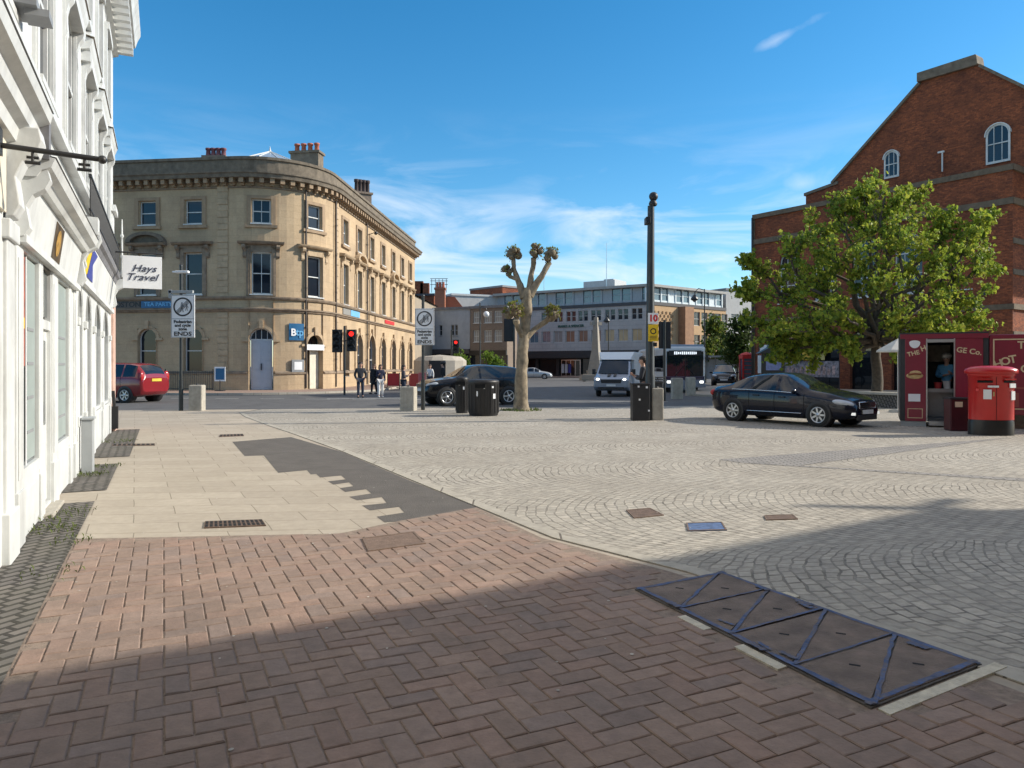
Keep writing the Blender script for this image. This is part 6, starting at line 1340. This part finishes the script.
def postbox():
    b = Vector(((991 - 512) / F * 17.2, 17.2, 0)); t = site('post_box', 'wide oval red double post box with white collection plates and black base', 'post box', b)
    red = pm('postbox_red', (.50, .012, .012), .3, .08, 3, .05, 12, 0, .4); S2 = Matrix.Translation(b) @ Matrix.Rotation(R(-12), 4, 'Z') @ Matrix.Diagonal((1, .62, 1, 1))
    m = MB(); m.T = S2; m.lathe([(.475, .36), (.475, 1.36), (.50, 1.37), (.50, 1.42)], (0, 0, 0), 36); m.build('body', red, t)
    m = MB(); m.T = S2; m.lathe([(.48, .0), (.48, .30), (.46, .37)], (0, 0, 0), 36); m.build('base', black_paint, t)
    m = MB(); m.T = S2; m.lathe([(.50, 1.415), (.555, 1.43), (.56, 1.49), (.54, 1.53), (.42, 1.58), (.2, 1.605), (0, 1.61)], (0, 0, 0), 36); m.build('cap', red, t)
    def on(a, z, w, h, mat, nm, off=.012, par=None):
        an = R(a); q = S2 @ Vector((.475 * math.cos(an), .475 * math.sin(an), z)); n = Vector((math.cos(an), math.sin(an) / .62, 0)); n = Matrix.Rotation(R(-12), 3, 'Z') @ n; n.normalize(); m = MB(); m.box(q + n * off, (w, .02, h), rz=math.atan2(n.y, n.x) + R(90)); return m.build(nm, mat, par or t)
    for a in (-118, -52):
        on(a, 1.24, .30, .05, pm('slot_black', (.004, .004, .004), .8), 'slot', .004); on(a, 1.295, .32, .025, red, 'slot_hood', .03)
    on(-98, 1.13, .22, .045, sign_white, 'name_plate'); on(-112, .95, .16, .22, sign_white, 'collection_plate'); on(-40, 1.15, .20, .10, sign_white, 'name_plate'); on(-38, .92, .13, .20, sign_white, 'collection_plate'); on(-97, .96, .03, .10, pm('lock_gold', (.5, .35, .15), .4), 'lock')
    on(-138, 1.05, .06, .06, sign_red, 'badge')
    m = MB(); m.T = S2
    m.box((0, -.476, .86), (.012, .012, .98)); m.build('door_seam', pm('seam', (.10, .004, .004), .6), t)
postbox()

# ------------------------------------------------------------------ food kiosk
def kiosk():
    ma = pm('maroon_paint', (.21, .014, .034), .35, .1, 2, .03, 10, 0, .3); cr = pm('cream_letter', (.62, .50, .30), .5); dk = pm('kiosk_frame', (.025, .028, .032), .5)
    d = 19.6; a = at(900, 0, d + .2); z0 = .14; zt = 2.42
    O = Vector((a.x, a.y, 0)); X = Vector((.895, -.445, 0)).normalized(); Y = Vector((.445, .895, 0)).normalized()
    f = lambda u, v, w: O + X * u + Vector((0, 0, v)) - Y * w
    U = lambda px: (lambda r: (r * O.y - O.x) / (X.x - r * X.y))((px - 512) / F)
    t = site('food_kiosk', 'maroon hot sausage kiosk with an open serving hatch and cream lettering', 'kiosk', O + X * 1.2 + Y)
    ul, u1, u2, u3, u4 = U(905), U(926), U(955), U(983), U(988.5)
    m = MB(); m.fbox(f, 0, ul, z0, zt + .04, -.25, .03); m.fbox(f, u3, u4, z0, zt, -.3, .02); m.fbox(f, 0, u4, zt - .12, zt + .06, -1.9, .04); m.fbox(f, 0, .04, z0, zt, -1.9, -.25); m.fbox(f, u4 - .04, u4, z0, zt, -1.9, -.3); m.fbox(f, 0, u4, z0, zt, -1.92, -1.88); m.fbox(f, 0, u4, z0, z0 + .1, -1.9, 0); m.build('frame', dk, t)
    m = MB(); m.fbox(f, ul, u1, z0, zt - .1, -.04, .05); lp = m.build('door_panel', ma, t, bevel=.01)
    m = MB(); m.fbox(f, u2, u3, z0 + .05, zt - .1, -.04, .05); rp = m.build('wall_panel', ma, t, bevel=.01)
    m = MB(); m.fbox(f, .0, u4, zt - .1, zt + .02, .02, .06); m.build('top_rail', ma, t)
    M = lambda u, v, w=.054: basis(f(u, v, w), X, (0, 0, 1))
    text('THE', .16, M((ul + u1) / 2 - .05, 1.93) @ Matrix.Rotation(R(14), 4, 'Z'), cr, lp, bold=.004); text('H', .19, M(u1 - .06, 2.06) @ Matrix.Rotation(R(20), 4, 'Z'), cr, lp, bold=.004)
    text('GE Co.', .19, M((u2 + u3) / 2, 1.98) @ Matrix.Rotation(R(-9), 4, 'Z'), cr, rp, bold=.004, sx=1.0)
    # round badge, painted roll, small notices
    c = ((ul + u1) / 2 - .02); m = MB(); m.extr([(.13 * math.cos(x), .15 * math.sin(x) if math.sin(x) < 0 else .06 * math.sin(x)) for x in [6.2832 * i / 18 for i in range(18)]], f(c, 2.22, .052), X, (0, 0, 1), -Y, 0, .01); m.build('badge', sign_white, lp)
    m = MB(); m.T = basis(f(c, 1.36, .05), X, (0, 0, 1)); m.ball((0, -.02, 0), (.20, .085, .014), 16, 8); m.ball((0.02, .05, 0), (.14, .07, .02), 16, 8); m.build('painted_roll', pm('bun', (.55, .38, .17), .6, .25, 20), lp); m = MB(); m.T = basis(f(c, 1.36, .05), X, (0, 0, 1)); m.tube([(-.15, .01, .018), (0, .04, .022), (.15, .02, .018)], .025, 6); m.build('painted_sausage', pm('sausage', (.25, .08, .03), .5), lp)
    m = MB(); m.fbox(f, c - .15, c + .13, .66, .86, .05, .055); m.build('notice', sign_white, lp); m = MB()
    for (q0, q1, v0, v1) in ((ul + .06, u1 - .08, .46, .475), (ul + .06, u1 - .08, .22, .235), (ul + .06, ul + .075, .235, .46), (u1 - .095, u1 - .08, .235, .46)): m.fbox(f, q0, q1, v0, v1, .05, .055)
    m.build('gold_line', cr, lp)
    m = MB(); m.fbox(f, u1, u2, 1.0 - .1, 1.0, -.7, -.25); m.fbox(f, u1, u2, z0 + .1, .95, -.68, -.64); m.build('counter', pm('counter_steel', (.25, .25, .26), .35, .1, 5, 0, 1, .8), t)
    m = MB(); m.fbox(f, u1 + .05, u2 - .05, .05, .16, -.1, .22); m.build('step', steel, t)
    m = MB()
    m.fbox(f, ul - .1, u1, 0, z0, -.3, .02); m.build('skid', grey_metal, t)
    for u in (1.0, 1.9): m = MB(); m.fbox(f, u, u + .2, 0, z0, -.6, -.2); m.build('skid', grey_metal, t)
    m = MB(); m.fbox(f, u1, u1 + .03, z0, zt - .1, -.06, .06); m.fbox(f, u2 - .03, u2, z0, zt - .1, -.06, .06); m.fbox(f, u1, u2, zt - .2, zt - .12, -.06, .05); m.build('hatch_frame', steel, t)
    m = MB(); m.fbox(f, u1 + .05, u2, 1.72, 2.18, -1.5, -1.45); m.build('menu_board', pm('menu', (.22, .19, .15), .6, .4, 5), t)
    # things on the counter: boxes and bags
    for (u, col, nm, lab, s) in ((u1 + .3, (.35, .03, .03), 'sauce_tub', 'red sauce tub on the counter of the maroon kiosk', .1), (u1 + .52, (.5, .5, .52), 'carton', 'white carton on the counter of the maroon kiosk', .12)):
        q = f(u, 1.0, -.45); o = site(nm, lab, 'tub' if 'tub' in nm else 'carton', q); m = MB(); m.lathe([(s * .8, 0), (s, s * 1.6), (s * 1.05, s * 1.65), (0, s * 1.7)], q, 12 if 'tub' in nm else 4); m.build('container', pm(nm, col, .5), o)
    # second unit with the framed sign
    t2 = site('sign_trailer', 'maroon trailer board with cream framed lettering at the right edge behind the post box', 'trailer', f(u4 + 1, 0, -.8))
    m = MB(); m.fbox(f, u4 + .02, u4 + 2.9, .36, zt - .02, -2.0, -.02); bd = m.build('body', ma, t2, bevel=.015)
    m = MB(); e0, e1 = u4 + .10, u4 + 2.8
    for (q0, q1, v0, v1) in ((e0, e1, 2.26, 2.29), (e0, e0 + .03, .5, 2.26), (e0, e1, .5, .53), (e1 - .03, e1, .53, 2.26)): m.fbox(f, q0, q1, v0, v1, -.02, -.012)
    m.build('cream_frame', cr, bd)
    Q = lambda u, v, r=0: basis(f(u, v, -.014), X, (0, 0, 1)) @ Matrix.Rotation(R(r), 4, 'Z'); uc = U(1029)
    text('THE', .26, Q(uc, 2.12), cr, bd, bold=.006); 
    for k, ch in enumerate('HOT SAUSAGE'):
        k2 = k - 5; text(ch, .27, Q(uc + .13 + k2 * .155, 1.83 - .008 * k2 * k2 * .9, -k2 * 3.4), cr, bd, bold=.006) if ch != ' ' else None
    text('Co.', .27, Q(uc + .02, 1.52), cr, bd, bold=.006)
    m = MB(); m.fbox(f, U(1008), U(1008) + 1.3, 1.02, 1.07, -.02, -.012); m.fbox(f, U(1010), U(1019), .36 + .2, .92, -.02, -.013); m.build('small_panel', pm('maroon_light', (.3, .07, .06), .4), bd)
    m = MB(); m.fbox(f, u4 + .3, u4 + 2.6, .0, .36, -1.2, -.6); m.build('axle_block', concrete, t2)
    # waste bin in front
    q = Vector((U(950) * X.x + O.x, 19.0, 0)); q = Vector(((957 - 512) / F * 18.3, 18.3, 0)); w = site('kiosk_bin', 'small maroon bin with a cream label between the kiosk hatch and the post box', 'litter bin', q); m = MB(); m.box(q + Vector((0, 0, .40)), (.46, .4, .78), rz=R(-8)); m.build('body', pm('bin_maroon', (.06, .008, .014), .4), w, bevel=.02); m = MB(); m.box(q + Vector((-.08, -.21, .66)), (.17, .01, .13), rz=R(-8)); m.build('label', pm('label_cream', (.65, .5, .36), .5), w); m = MB(); m.box(q + Vector((0, 0, .80)), (.49, .43, .05), rz=R(-8)); m.build('lid', black_plastic, w, bevel=.01)
    return f, U, (u1 + u2) / 2
KF, KU, KHATCH = kiosk()
def parasol():
    c = at(898, 0, 25.5); c.z = 0; t = site('market_parasol', 'cream parasol just left of the maroon kiosk', 'parasol', c); m = MB(); m.tube([c, c + Vector((0, 0, 2.5))], .025, 6); m.build('pole', steel, t); m = MB(); m.lathe([(.0, 2.55), (.7, 2.15), (.72, 2.08)], c, 8, 0, False); m.build('canopy', pm('parasol_cream', (.62, .58, .50), .7), t); m = MB(); m.lathe([(.3, 0), (.28, .08), (.03, .12)], c, 12); m.build('base', concrete, t)
parasol()
def low_wall():
    p, q = at(806, 0, 31), at(905, 0, 27.5); p.z = q.z = 0; t = site('low_wall', 'low dark stone retaining wall with a pale coping under the big leafy tree', 'wall', (p + q) / 2); d = (q - p).normalized(); n = Vector((d.y, -d.x, 0)); L = (q - p).length
    m = MB(); m.extr([(0, 0), (L, 0), (L, .50), (0, .50)], p, d, (0, 0, 1), n, -.4, 0); m.build('wall', darksetts, t); m = MB(); m.extr([(-.05, .50), (L + .05, .50), (L + .05, .6), (-.05, .6)], p, d, (0, 0, 1), n, -.45, .06); m.build('coping', concrete, t, bevel=.01)
    # banner along the railing behind
    p, q = fm_(3.6, 0, 3.2), fm_(8.6, 0, 3.2); t = site('event_banner', 'long printed banner on the railing below the arches of the brick hall', 'banner', p); m = MB(); d = MD; m.extr([(0, .9), (4.9, .9), (4.9, 1.9), (0, 1.9)], p, d, (0, 0, 1), MN, 0, .02); b = m.build('banner', pm('banner_print', (.22, .20, .22), .6, .9, 5), t)
    m = MB(); rnd = random.Random(9)
    for k in range(14): u = .3 + k * .32; m.extr([(u, 1.05), (u + .2, 1.05), (u + .22, 1.05 + rnd.uniform(.3, .7)), (u + .03, 1.05 + rnd.uniform(.3, .7))], p, d, (0, 0, 1), MN, .021, .025)
    m.build('printed_shapes', pm('banner_shapes', (.40, .28, .26), .6, .8, 7), b); m = MB()
    for u in (0, 2.4, 4.9): m.tube([p + d * u - MN * .04, p + d * u - MN * .04 + Vector((0, 0, 2.0))], .03, 6)
    m.build('posts', iron, t)
low_wall()
def notice_board():
    d = 44; c = at(773, 0, d); c.z = 0.1; t = site('notice_board', 'black framed town notice board with a pitched roof under the leafy tree', 'notice board', c)
    m = MB(); m.box(c + Vector((0, 0, 1.65)), (1.35, .18, 1.2)); 
    for s in (-.6, .6): m.tube([c + Vector((s, 0, 0)), c + Vector((s, 0, 2.3))], .05, 6)
    m.build('case', black_paint, t); m = MB(); m.extr([(-.95, 2.25), (.95, 2.25), (.3, 2.6), (.12, 2.95), (0, 3.05), (-.12, 2.95), (-.3, 2.6)], c, (1, 0, 0), (0, 0, 1), (0, -1, 0), -.3, .3); m.build('roof', iron, t); m = MB(); m.box(c + Vector((0, -.1, 1.7)), (.9, .01, .9)); m.build('poster', pm('poster_lilac', (.22, .24, .42), .5, .3, 4), t)
    c2 = at(764, 0, 45.5); c2.z = .1; t = site('event_poster', 'white poster board standing left of the black notice board', 'poster', c2); m = MB(); m.box(c2 + Vector((0, 0, 1.6)), (.75, .05, 1.1)); m.box(c2 + Vector((.05, 0, 2.6)), (.6, .05, .4)); m.build('board', sign_white, t); m = MB(); m.tube([c2 + Vector((-.3, .03, 0)), c2 + Vector((-.3, .03, 2.8))], .03, 6); m.tube([c2 + Vector((.3, .03, 0)), c2 + Vector((.3, .03, 2.8))], .03, 6); m.build('legs', iron, t)
    c3 = at(746.5, 0, 60); c3.z = 0.05; t = site('phone_kiosk', 'red telephone box with glazed sides at the left foot of the leafy tree', 'telephone box', c3); m = MB(); m.box(c3 + Vector((0, 0, .2)), (.92, .92, .4)); m.box(c3 + Vector((0, 0, 2.3)), (.96, .96, .3))
    for sx in (-.4, .4):
        for sy in (-.4, .4): m.box(c3 + Vector((sx, sy, 1.3)), (.12, .12, 1.9))
    for k in range(5): m.box(c3 + Vector((0, -.42, .6 + k * .33)), (.7, .04, .04))
    m.lathe([(.52, 2.45), (.45, 2.55), (.0, 2.7)], c3, 12); m.build('frame', sign_red, t); m = MB(); m.box(c3 + Vector((0, 0, 1.3)), (.74, .74, 1.8)); m.build('glazing', blue_glass, t)
    c4 = at(722, 0, 70); c4.z = 0; t = site('bus_shelter', 'pale glazed shelter beyond the bus under the small street trees', 'shelter', c4); m = MB(); m.box(c4 + Vector((0, 0, 2.5)), (4.6, 1.6, .16))
    for k in range(6): m.box(c4 + Vector((-2.2 + k * .88, .7, 1.25)), (.08, .08, 2.4))
    m.build('frame', grey_metal, t); m = MB(); m.box(c4 + Vector((0, .75, 1.3)), (4.4, .03, 1.9)); m.build('panels', pm('shelter_panel', (.42, .46, .50), .3), t)
    c5 = at(440, 0, 56); c5.z = 0; t = site('stone_kiosk', 'pale domed shelter behind the black sports utility car bonnet', 'shelter', c5); m = MB(); m.lathe([(2.0, 0), (2.0, 2.0), (1.6, 2.3), (0, 2.45)], c5, 14, 0, False); m.build('shell', pm('shelter_stone', (.40, .36, .30), .8), t); m = MB(); m.box(c5 + Vector((0, -2.0, 1.0)), (1.2, .1, 2.0)); m.build('opening', black_plastic, t)
notice_board()

# ------------------------------------------------------------------ covers in the paving
blue_spray = pm('blue_line', (.06, .10, .22), .8, .45, 11, .2, 40, dirt=.4)
def hatch():
    P = [Vector((p[0], p[1], 0)) for p in HATCH]; A, B_, C_, D_ = P[0], P[1], P[2], P[3]      # A-B top end, B-C right, C-D bottom end, D-A left
    t = site('access_cover', 'long steel pavement access cover marked with blue spray lines in the shaded foreground', 'manhole cover', (A + C_) / 2)
    z = .026; L = lambda s, w: A.lerp(D_, s).lerp(B_.lerp(C_, s), w)
    m = MB(); m.prism([L(0, 0), L(1, 0), L(1, 1), L(0, 1)], -.02, z - .004); m.build('frame', pm('cover_frame', (.10, .09, .08), .8, .3, 12, .3, 60), t)
    st = pm('cover_steel', (.185, .14, .11), .8, .3, 6, .5, 90, .0, 0, .4, dirt=.4)
    tri = []
    for k in range(4):
        s0, s1 = k / 4, (k + 1) / 4; tri += [[(s0, 0), (s1, 0), (s0, 1)] if k % 2 == 0 or 1 else 0, [(s1, 0), (s1, 1), (s0, 1)]]
    for T in tri:
        c = Vector((sum(p[0] for p in T) / 3, sum(p[1] for p in T) / 3)); q = [c + (Vector(p) - c) * .93 for p in T]; m = MB(); m.prism([L(p.x, p.y) for p in q], z - .006, z + .003); pl = m.build('panel', st, t, bevel=.002)
        m = MB(); cc = L(c.x, c.y); m.box(cc + Vector((0, 0, z + .002)), (.055, .02, .004), rz=R(-25)); m.build('lifting_slot', pm('void_black', (.003, .003, .003), .9), pl)
    m = MB(); zz = z + .0045; rnd = random.Random(6)
    def spray(p, q, w):
        nonlocal zz
        zz += .0003; w *= .6
        n = 14; a = L(*p); b = L(*q); d = (b - a).normalized(); nn = Vector((-d.y, d.x, 0)); l = []; r = []
        for i in range(n + 1): c = a.lerp(b, i / n) + nn * rnd.uniform(-.004, .004); l.append(c + nn * w * rnd.uniform(.6, 1.2)); r.append(c - nn * w * rnd.uniform(.6, 1.2))
        for i in range(n): m.add([tuple(x.xy) + (zz,) for x in (l[i], l[i + 1], r[i + 1], r[i])], [(0, 1, 2, 3)])
    spray((.0, .04), (1, .03), .034); spray((0, .965), (1, .97), .032); spray((.015, 0), (.015, 1), .035); spray((.985, 0), (.985, 1), .03)
    zz += .0004
    for k in range(4): zz += .0003; spray(((k + 1) / 4 - .0, .03), (k / 4 + .0, .97), .02)
    for k in (1, 2, 3): zz += .0003; spray((k / 4, .03), (k / 4, .97), .014) if k != 2 else spray((.5, .04), (.49, .96), .02)
    for k in range(9): zz += .0003; a = (rnd.uniform(.1, .9), rnd.choice((rnd.uniform(.02, .12), rnd.uniform(.85, .97)))); spray(a, (a[0] + .06, a[1] + rnd.uniform(-.02, .02)), rnd.uniform(.02, .05))
    m.build('spray_lines', blue_spray, t, fix=False)
    nt = blue_spray.node_tree; n = nt.nodes; l = nt.links; bs = n['Principled BSDF']; src = bs.inputs['Base Color'].links[0].from_socket      # paint worn through to the metal
    tx = n.new('ShaderNodeTexCoord'); nz = n.new('ShaderNodeTexNoise'); nz.inputs['Scale'].default_value = 17; nz.inputs['Detail'].default_value = 8; nz.inputs['Roughness'].default_value = .8; l.new(tx.outputs['Object'], nz.inputs['Vector'])
    mr = n.new('ShaderNodeMapRange'); mr.inputs[1].default_value = .42; mr.inputs[2].default_value = .62; l.new(nz.outputs[0], mr.inputs[0]); mx = n.new('ShaderNodeMix'); mx.data_type = 'RGBA'; l.new(mr.outputs[0], mx.inputs['Factor']); l.new(src, mx.inputs['A']); mx.inputs['B'].default_value = (.15, .125, .115, 1); l.new(mx.outputs['Result'], bs.inputs['Base Color'])
    m = MB(); mort = lambda s0, s1, w0, w1: m.prism([L(s0, w0), L(s1, w0), L(s1, w1), L(s0, w1)], .0, .0235)
    mort(.30, .43, -.085, -.012); mort(.57, .74, -.09, -.012); mort(1.012, 1.045, .02, 1.08); mort(.3, .36, 1.01, 1.06); tag(m.build('mortar_patch', pm('mortar', (.58, .53, .42), .95, .2, 14, .5, 70)), kind='structure')
hatch()
def cover(px4, nm, label, mat, z=.022, grid=None, frame=True):
    P = [gp(*p) for p in px4]; c = sum(P, Vector()) / 4; t = site(nm, label, 'drain cover' if grid else 'manhole cover', c); m = MB(); m.prism(P, -.01, z); 
    pl = m.build('plate', mat, t)
    m = MB(); L = lambda s, w: P[0].lerp(P[1], s).lerp(P[3].lerp(P[2], s), w)
    if grid:
        n = grid
        for k in range(n):
            for w0, w1 in ((.08, .46), (.54, .92)): m.prism([L((k + .2) / n, w0), L((k + .8) / n, w0), L((k + .8) / n, w1), L((k + .2) / n, w1)], z, z + .002)
        m.build('slots', pm('void_black', (.003, .003, .003), .9), pl)
    else:
        for w0, w1, s0, s1 in ((.0, .06, 0, 1), (.94, 1, 0, 1), (.06, .94, 0, .04), (.06, .94, .96, 1)): m.prism([L(s0, w0), L(s1, w0), L(s1, w1), L(s0, w1)], z, z + .003)
        m.build('rim', pm('rusty_rim', (.16, .11, .08), .8, .3, 20), pl)
    return t
rust = pm('rusty_iron', (.13, .085, .06), .8, .35, 14, .4, 60)
cover([(204, 529.5), (266, 527), (262, 521), (205, 523)], 'drain_grate', 'rusty slotted drain grate in the tan paving slabs', rust, .020, 13)
cover([(368, 554), (426, 546), (414, 534), (362, 541)], 'inspection_cover', 'brown rectangular inspection cover set in the red brick paving', pm('brown_cover', (.17, .115, .085), .85, .25, 14, .4, 60), .026)
cover([(688, 532), (727, 531), (722, 523), (686, 524)], 'stopcock_cover', 'small cover sprayed blue in the sunlit granite setts', pm('blue_sprayed', (.08, .13, .25), .8, .5, 12, dirt=.5), .012)
cover([(634, 519), (664, 516), (650, 509), (626, 511)], 'stopcock_cover', 'small brown cover in the setts left of the blue sprayed one', rust, .012)
cover([(766, 521), (798, 520), (793, 515.5), (764, 516.5)], 'stopcock_cover', 'small rusty cover in the setts right of the blue sprayed one', rust, .012)
cover([(219, 437.5), (244, 436.5), (243, 434.5), (220, 435.3)], 'drain_grate', 'small narrow drain grate in the far part of the tan slabs', rust, .018, 7)
cover([(112, 446.6), (155, 446), (155, 444.3), (113, 444.8)], 'drain_grate', 'narrow drain grate beside the far dark setts strip near the white terrace', rust, .020, 9)

# ------------------------------------------------------------------ people
def skinmesh(name, V, E, rad, mats, parent, root=0, sub=2):
    me = bpy.data.meshes.new('s'); me.from_pydata([tuple(v) for v in V], E, []); o = bpy.data.objects.new('s', me); COL.objects.link(o)
    md = o.modifiers.new('k', 'SKIN'); md.use_smooth_shade = True; sd = me.skin_vertices[0].data
    for i, r in enumerate(rad): sd[i].radius = (r, r) if not isinstance(r, tuple) else r
    sd[root].use_root = True
    s = o.modifiers.new('u', 'SUBSURF'); s.levels = sub
    dg = bpy.context.evaluated_depsgraph_get(); m2 = bpy.data.meshes.new_from_object(o.evaluated_get(dg)); bpy.data.objects.remove(o)
    m2.materials.clear(); m2.materials.append(mats); m2.name = name
    for p in m2.polygons: p.use_smooth = True
    r = bpy.data.objects.new(name, m2); COL.objects.link(r); own(r, parent); return r
def person(label, loc, rz, h, arms, top, trous, hair, long_hair=False, female=False, lean=0, coat=False, shoe=None, stride=.1, hold=None, group=None, sit=False, helmet=None):
    t = thing('person', label, 'person'); k = h / 1.75; V = []; E = []; Rd = []
    def add(p, r, par=None):
        V.append(Vector(p) * k); Rd.append(r * k if not isinstance(r, tuple) else (r[0] * k, r[1] * k)); 
        if par is not None: E.append((par, len(V) - 1))
        return len(V) - 1
    sw = .185 if not female else .165; ln = lean
    pel = add((0, 0, .95), .135); wst = add((0, ln * .4, 1.12), .115 if not female else .10, pel); ch = add((0, ln * .8, 1.32), .135 if not female else .12, wst); nb = add((0, ln, 1.46), .065, ch); nk = add((0, ln + .01, 1.53), .055, nb); hd = add((0, ln + .03, 1.64), .098, nk); tp = add((0, ln + .015, 1.72), .075, hd)
    add((0, ln + .125, 1.625), .02, hd)                      # nose
    for s in (-1, 1): add((s * .10, ln + .01, 1.635), .018, hd)   # ears
    J = {}
    for s in (-1, 1):
        hp = add((s * .095, 0, .90), .095, pel); f = stride * s; kn = add((s * .105, f * .5 + .015, .50), .062, hp); an = add((s * .11, f - .02, .09), .042, kn); to = add((s * .125, f + .13, .04), .036, an)
        sh = add((s * sw, ln, 1.41), .06, ch); el, wr, hn = arms[0 if s < 0 else 1]
        e = add((s * sw + s * el[0], ln + el[1], 1.41 + el[2]), .045, sh); w = add((s * sw + s * wr[0], ln + wr[1], 1.41 + wr[2]), .03, e); pc = Vector((s * sw + s * hn[0], ln + hn[1], 1.41 + hn[2])); pa = add(pc, .034, w)
        d = (pc - V[w] / k).normalized(); side = d.cross(Vector((s, .2, .1))).normalized(); 
        for q, fl_ in enumerate((.072, .082, .078, .062)):
            o = side * (q - 1.5) * .021; a = add(pc + o + d * .035, .0095, pa); b = add(pc + o + d * fl_ * .75 + Vector((-s * .006, 0, 0)), .0085, a); add(pc + o + d * fl_ + Vector((-s * .02, 0, 0)), .0075, b)
        a = add(pc - side * .035 + d * .005 + Vector((0, .012, 0)), .011, pa); add(pc - side * .045 + d * .04 + Vector((0, .02, 0)), .0095, a)
        J[s] = dict(hp=V[hp] / k, kn=V[kn] / k, an=V[an] / k, to=V[to] / k, sh=V[sh] / k, el=V[e] / k, wr=V[w] / k, hand=pc)
    skinmesh('body', V, E, Rd, skin, t)
    def cloth(nm, pts, edges, rad, mat): skinmesh(nm, [Vector(p) * k for p in pts], edges, [r * k for r in rad], mat, t)
    lo = .55 if coat else .90
    P = [(0, 0, .93), (0, ln * .4, 1.12), (0, ln * .8, 1.32), (0, ln, 1.455)]; Q = [.165, .14 if not female else .125, .16 if not female else .145, .085]; Ed = [(0, 1), (1, 2), (2, 3)]
    if coat: P += [(0, 0, .72), (0, 0, .52)]; Q += [.19, .20]; Ed += [(0, 4), (4, 5)]
    for s in (-1, 1):
        i = len(P); j = J[s]; P += [j['sh'], j['el'], j['wr']]; Q += [.082, .064, .05]; Ed += [(2, i), (i, i + 1), (i + 1, i + 2)]
    cloth('coat' if coat else 'jacket', P, Ed, Q, top)
    P = [(0, 0, .96)]; Q = [.152]; Ed = []
    for s in (-1, 1):
        i = len(P); j = J[s]; P += [j['hp'], j['kn'], j['an'] + Vector((0, 0, .015))]; Q += [.108, .078, .06]; Ed += [(0, i), (i, i + 1), (i + 1, i + 2)]
    cloth('trousers', P, Ed, Q, trous)
    for s in (-1, 1):
        j = J[s]; m = MB(); a = j['an']; b = j['to']; m.ball(((a + b) / 2 + Vector((0, .01, -.015))) * k, (.052 * k, .15 * k, .05 * k), 10, 6); m.build('shoe', shoe or black_plastic, t)
        m = MB(); m.ball((Vector((s * .035, ln + .115, 1.65))) * k, .013 * k, 8, 6); m.build('eye', sign_black, t)
    m = MB(); m.ball(Vector((0, ln + .112, 1.585)) * k, (.028 * k, .012 * k, .008 * k), 8, 5); m.build('mouth', pm('lips', (.35, .12, .10), .5), t)
    m = MB(); m.ball(Vector((0, ln - .002, 1.695)) * k, (.108 * k, .118 * k, .085 * k), 14, 8)
    if long_hair: m.ball(Vector((0, ln - .06, 1.60)) * k, (.115 * k, .075 * k, .15 * k), 12, 8); m.ball(Vector((0, ln - .07, 1.47)) * k, (.10 * k, .05 * k, .13 * k), 12, 8)
    else: m.ball(Vector((0, ln - .035, 1.65)) * k, (.108 * k, .085 * k, .08 * k), 12, 8)
    if helmet: m.build('hair', hair, t); m = MB(); m.ball(Vector((0, ln, 1.72)) * k, (.13 * k, .16 * k, .11 * k), 14, 8); m.build('helmet', helmet, t)
    else: m.build('hair', hair, t)
    t.location = loc; t.rotation_euler = (0, 0, rz); return t
down = ((.05, -.02, -.28), (.06, .04, -.53), (.055, .06, -.61)); phone = ((.03, .02, -.28), (-.02, .24, -.20), (-.05, .31, -.16)); pocket = ((.09, -.05, -.27), (.03, .07, -.46), (.0, .10, -.53)); fold = ((.05, .05, -.27), (-.14, .20, -.25), (-.2, .2, -.23))
charc = pm('charcoal_cloth', (.035, .037, .045), .85, .15, 20); jean = pm('dark_jeans', (.025, .035, .06), .85, .15, 20); navyc = pm('navy_cloth', (.018, .022, .05), .85, .1, 20); whitec = pm('white_cloth', (.62, .62, .62), .8, .05, 10); blackc = pm('black_cloth', (.012, .012, .014), .85, .2, 20); bluec = pm('blue_shirt', (.12, .36, .58), .75, .1, 14)
def gx3(px, py): p = gp(px, py); return (p.x, p.y, 0)
person('man in charcoal jacket and dark jeans standing at the kerb before the sunny bank side', gx3(360.5, 398), R(195), 1.78, (pocket, pocket), charc, jean, hair_dark, stride=.06)
person('woman in navy top and white trousers on the kerb, nearer of the two women', gx3(380.5, 397.5), R(200), 1.66, (down, phone), navyc, whitec, hair_brown, True, True, shoe=whitec)
person('person in long dark coat standing just behind the woman in white trousers', gx3(374, 394), R(150), 1.70, (down, down), blackc, blackc, hair_brown, True, True, coat=True)
person('dark haired woman in black and pale top behind the stone bollard, looking at a phone', gx3(403.5, 398.5), R(-75), 1.64, (phone, phone), pm('grey_pink_top', (.10, .09, .10), .8, .6, 6), jean, hair_dark, True, True)
person('person in dark top wearing a black helmet beyond the black sports utility car', (at(443, 0, 40).x, 40, 0), R(90), 1.80, (down, down), blackc, jean, hair_dark, helmet=black_plastic)
person('person in a white top on the far footway left of the helmeted person', (at(430, 0, 47).x, 47, 0), R(170), 1.68, (down, phone), whitec, jean, hair_brown, False, True)
person('man in dark grey suit leaning by the camera pole above the square black bin', (at(646, 0, 22.35).x, 22.5, 0), R(78), 1.88, (fold, phone), charc, blackc, hair_dark, lean=.06, stride=.12)
vp = KF(KU(950), 0, -1.05)
person('vendor in light blue shirt and pale cap serving inside the maroon kiosk', (vp.x, vp.y, .24), R(140), 1.66, (phone, fold), bluec, blackc, hair_brown, helmet=pm('pale_cap', (.55, .53, .5), .7))
person('customer in dark clothes waiting at the far left end of the kiosk under the parasol', (at(886, 0, 23).x, 23.4, 0), R(-60), 1.6, (down, fold), blackc, blackc, hair_dark) if 0 else None
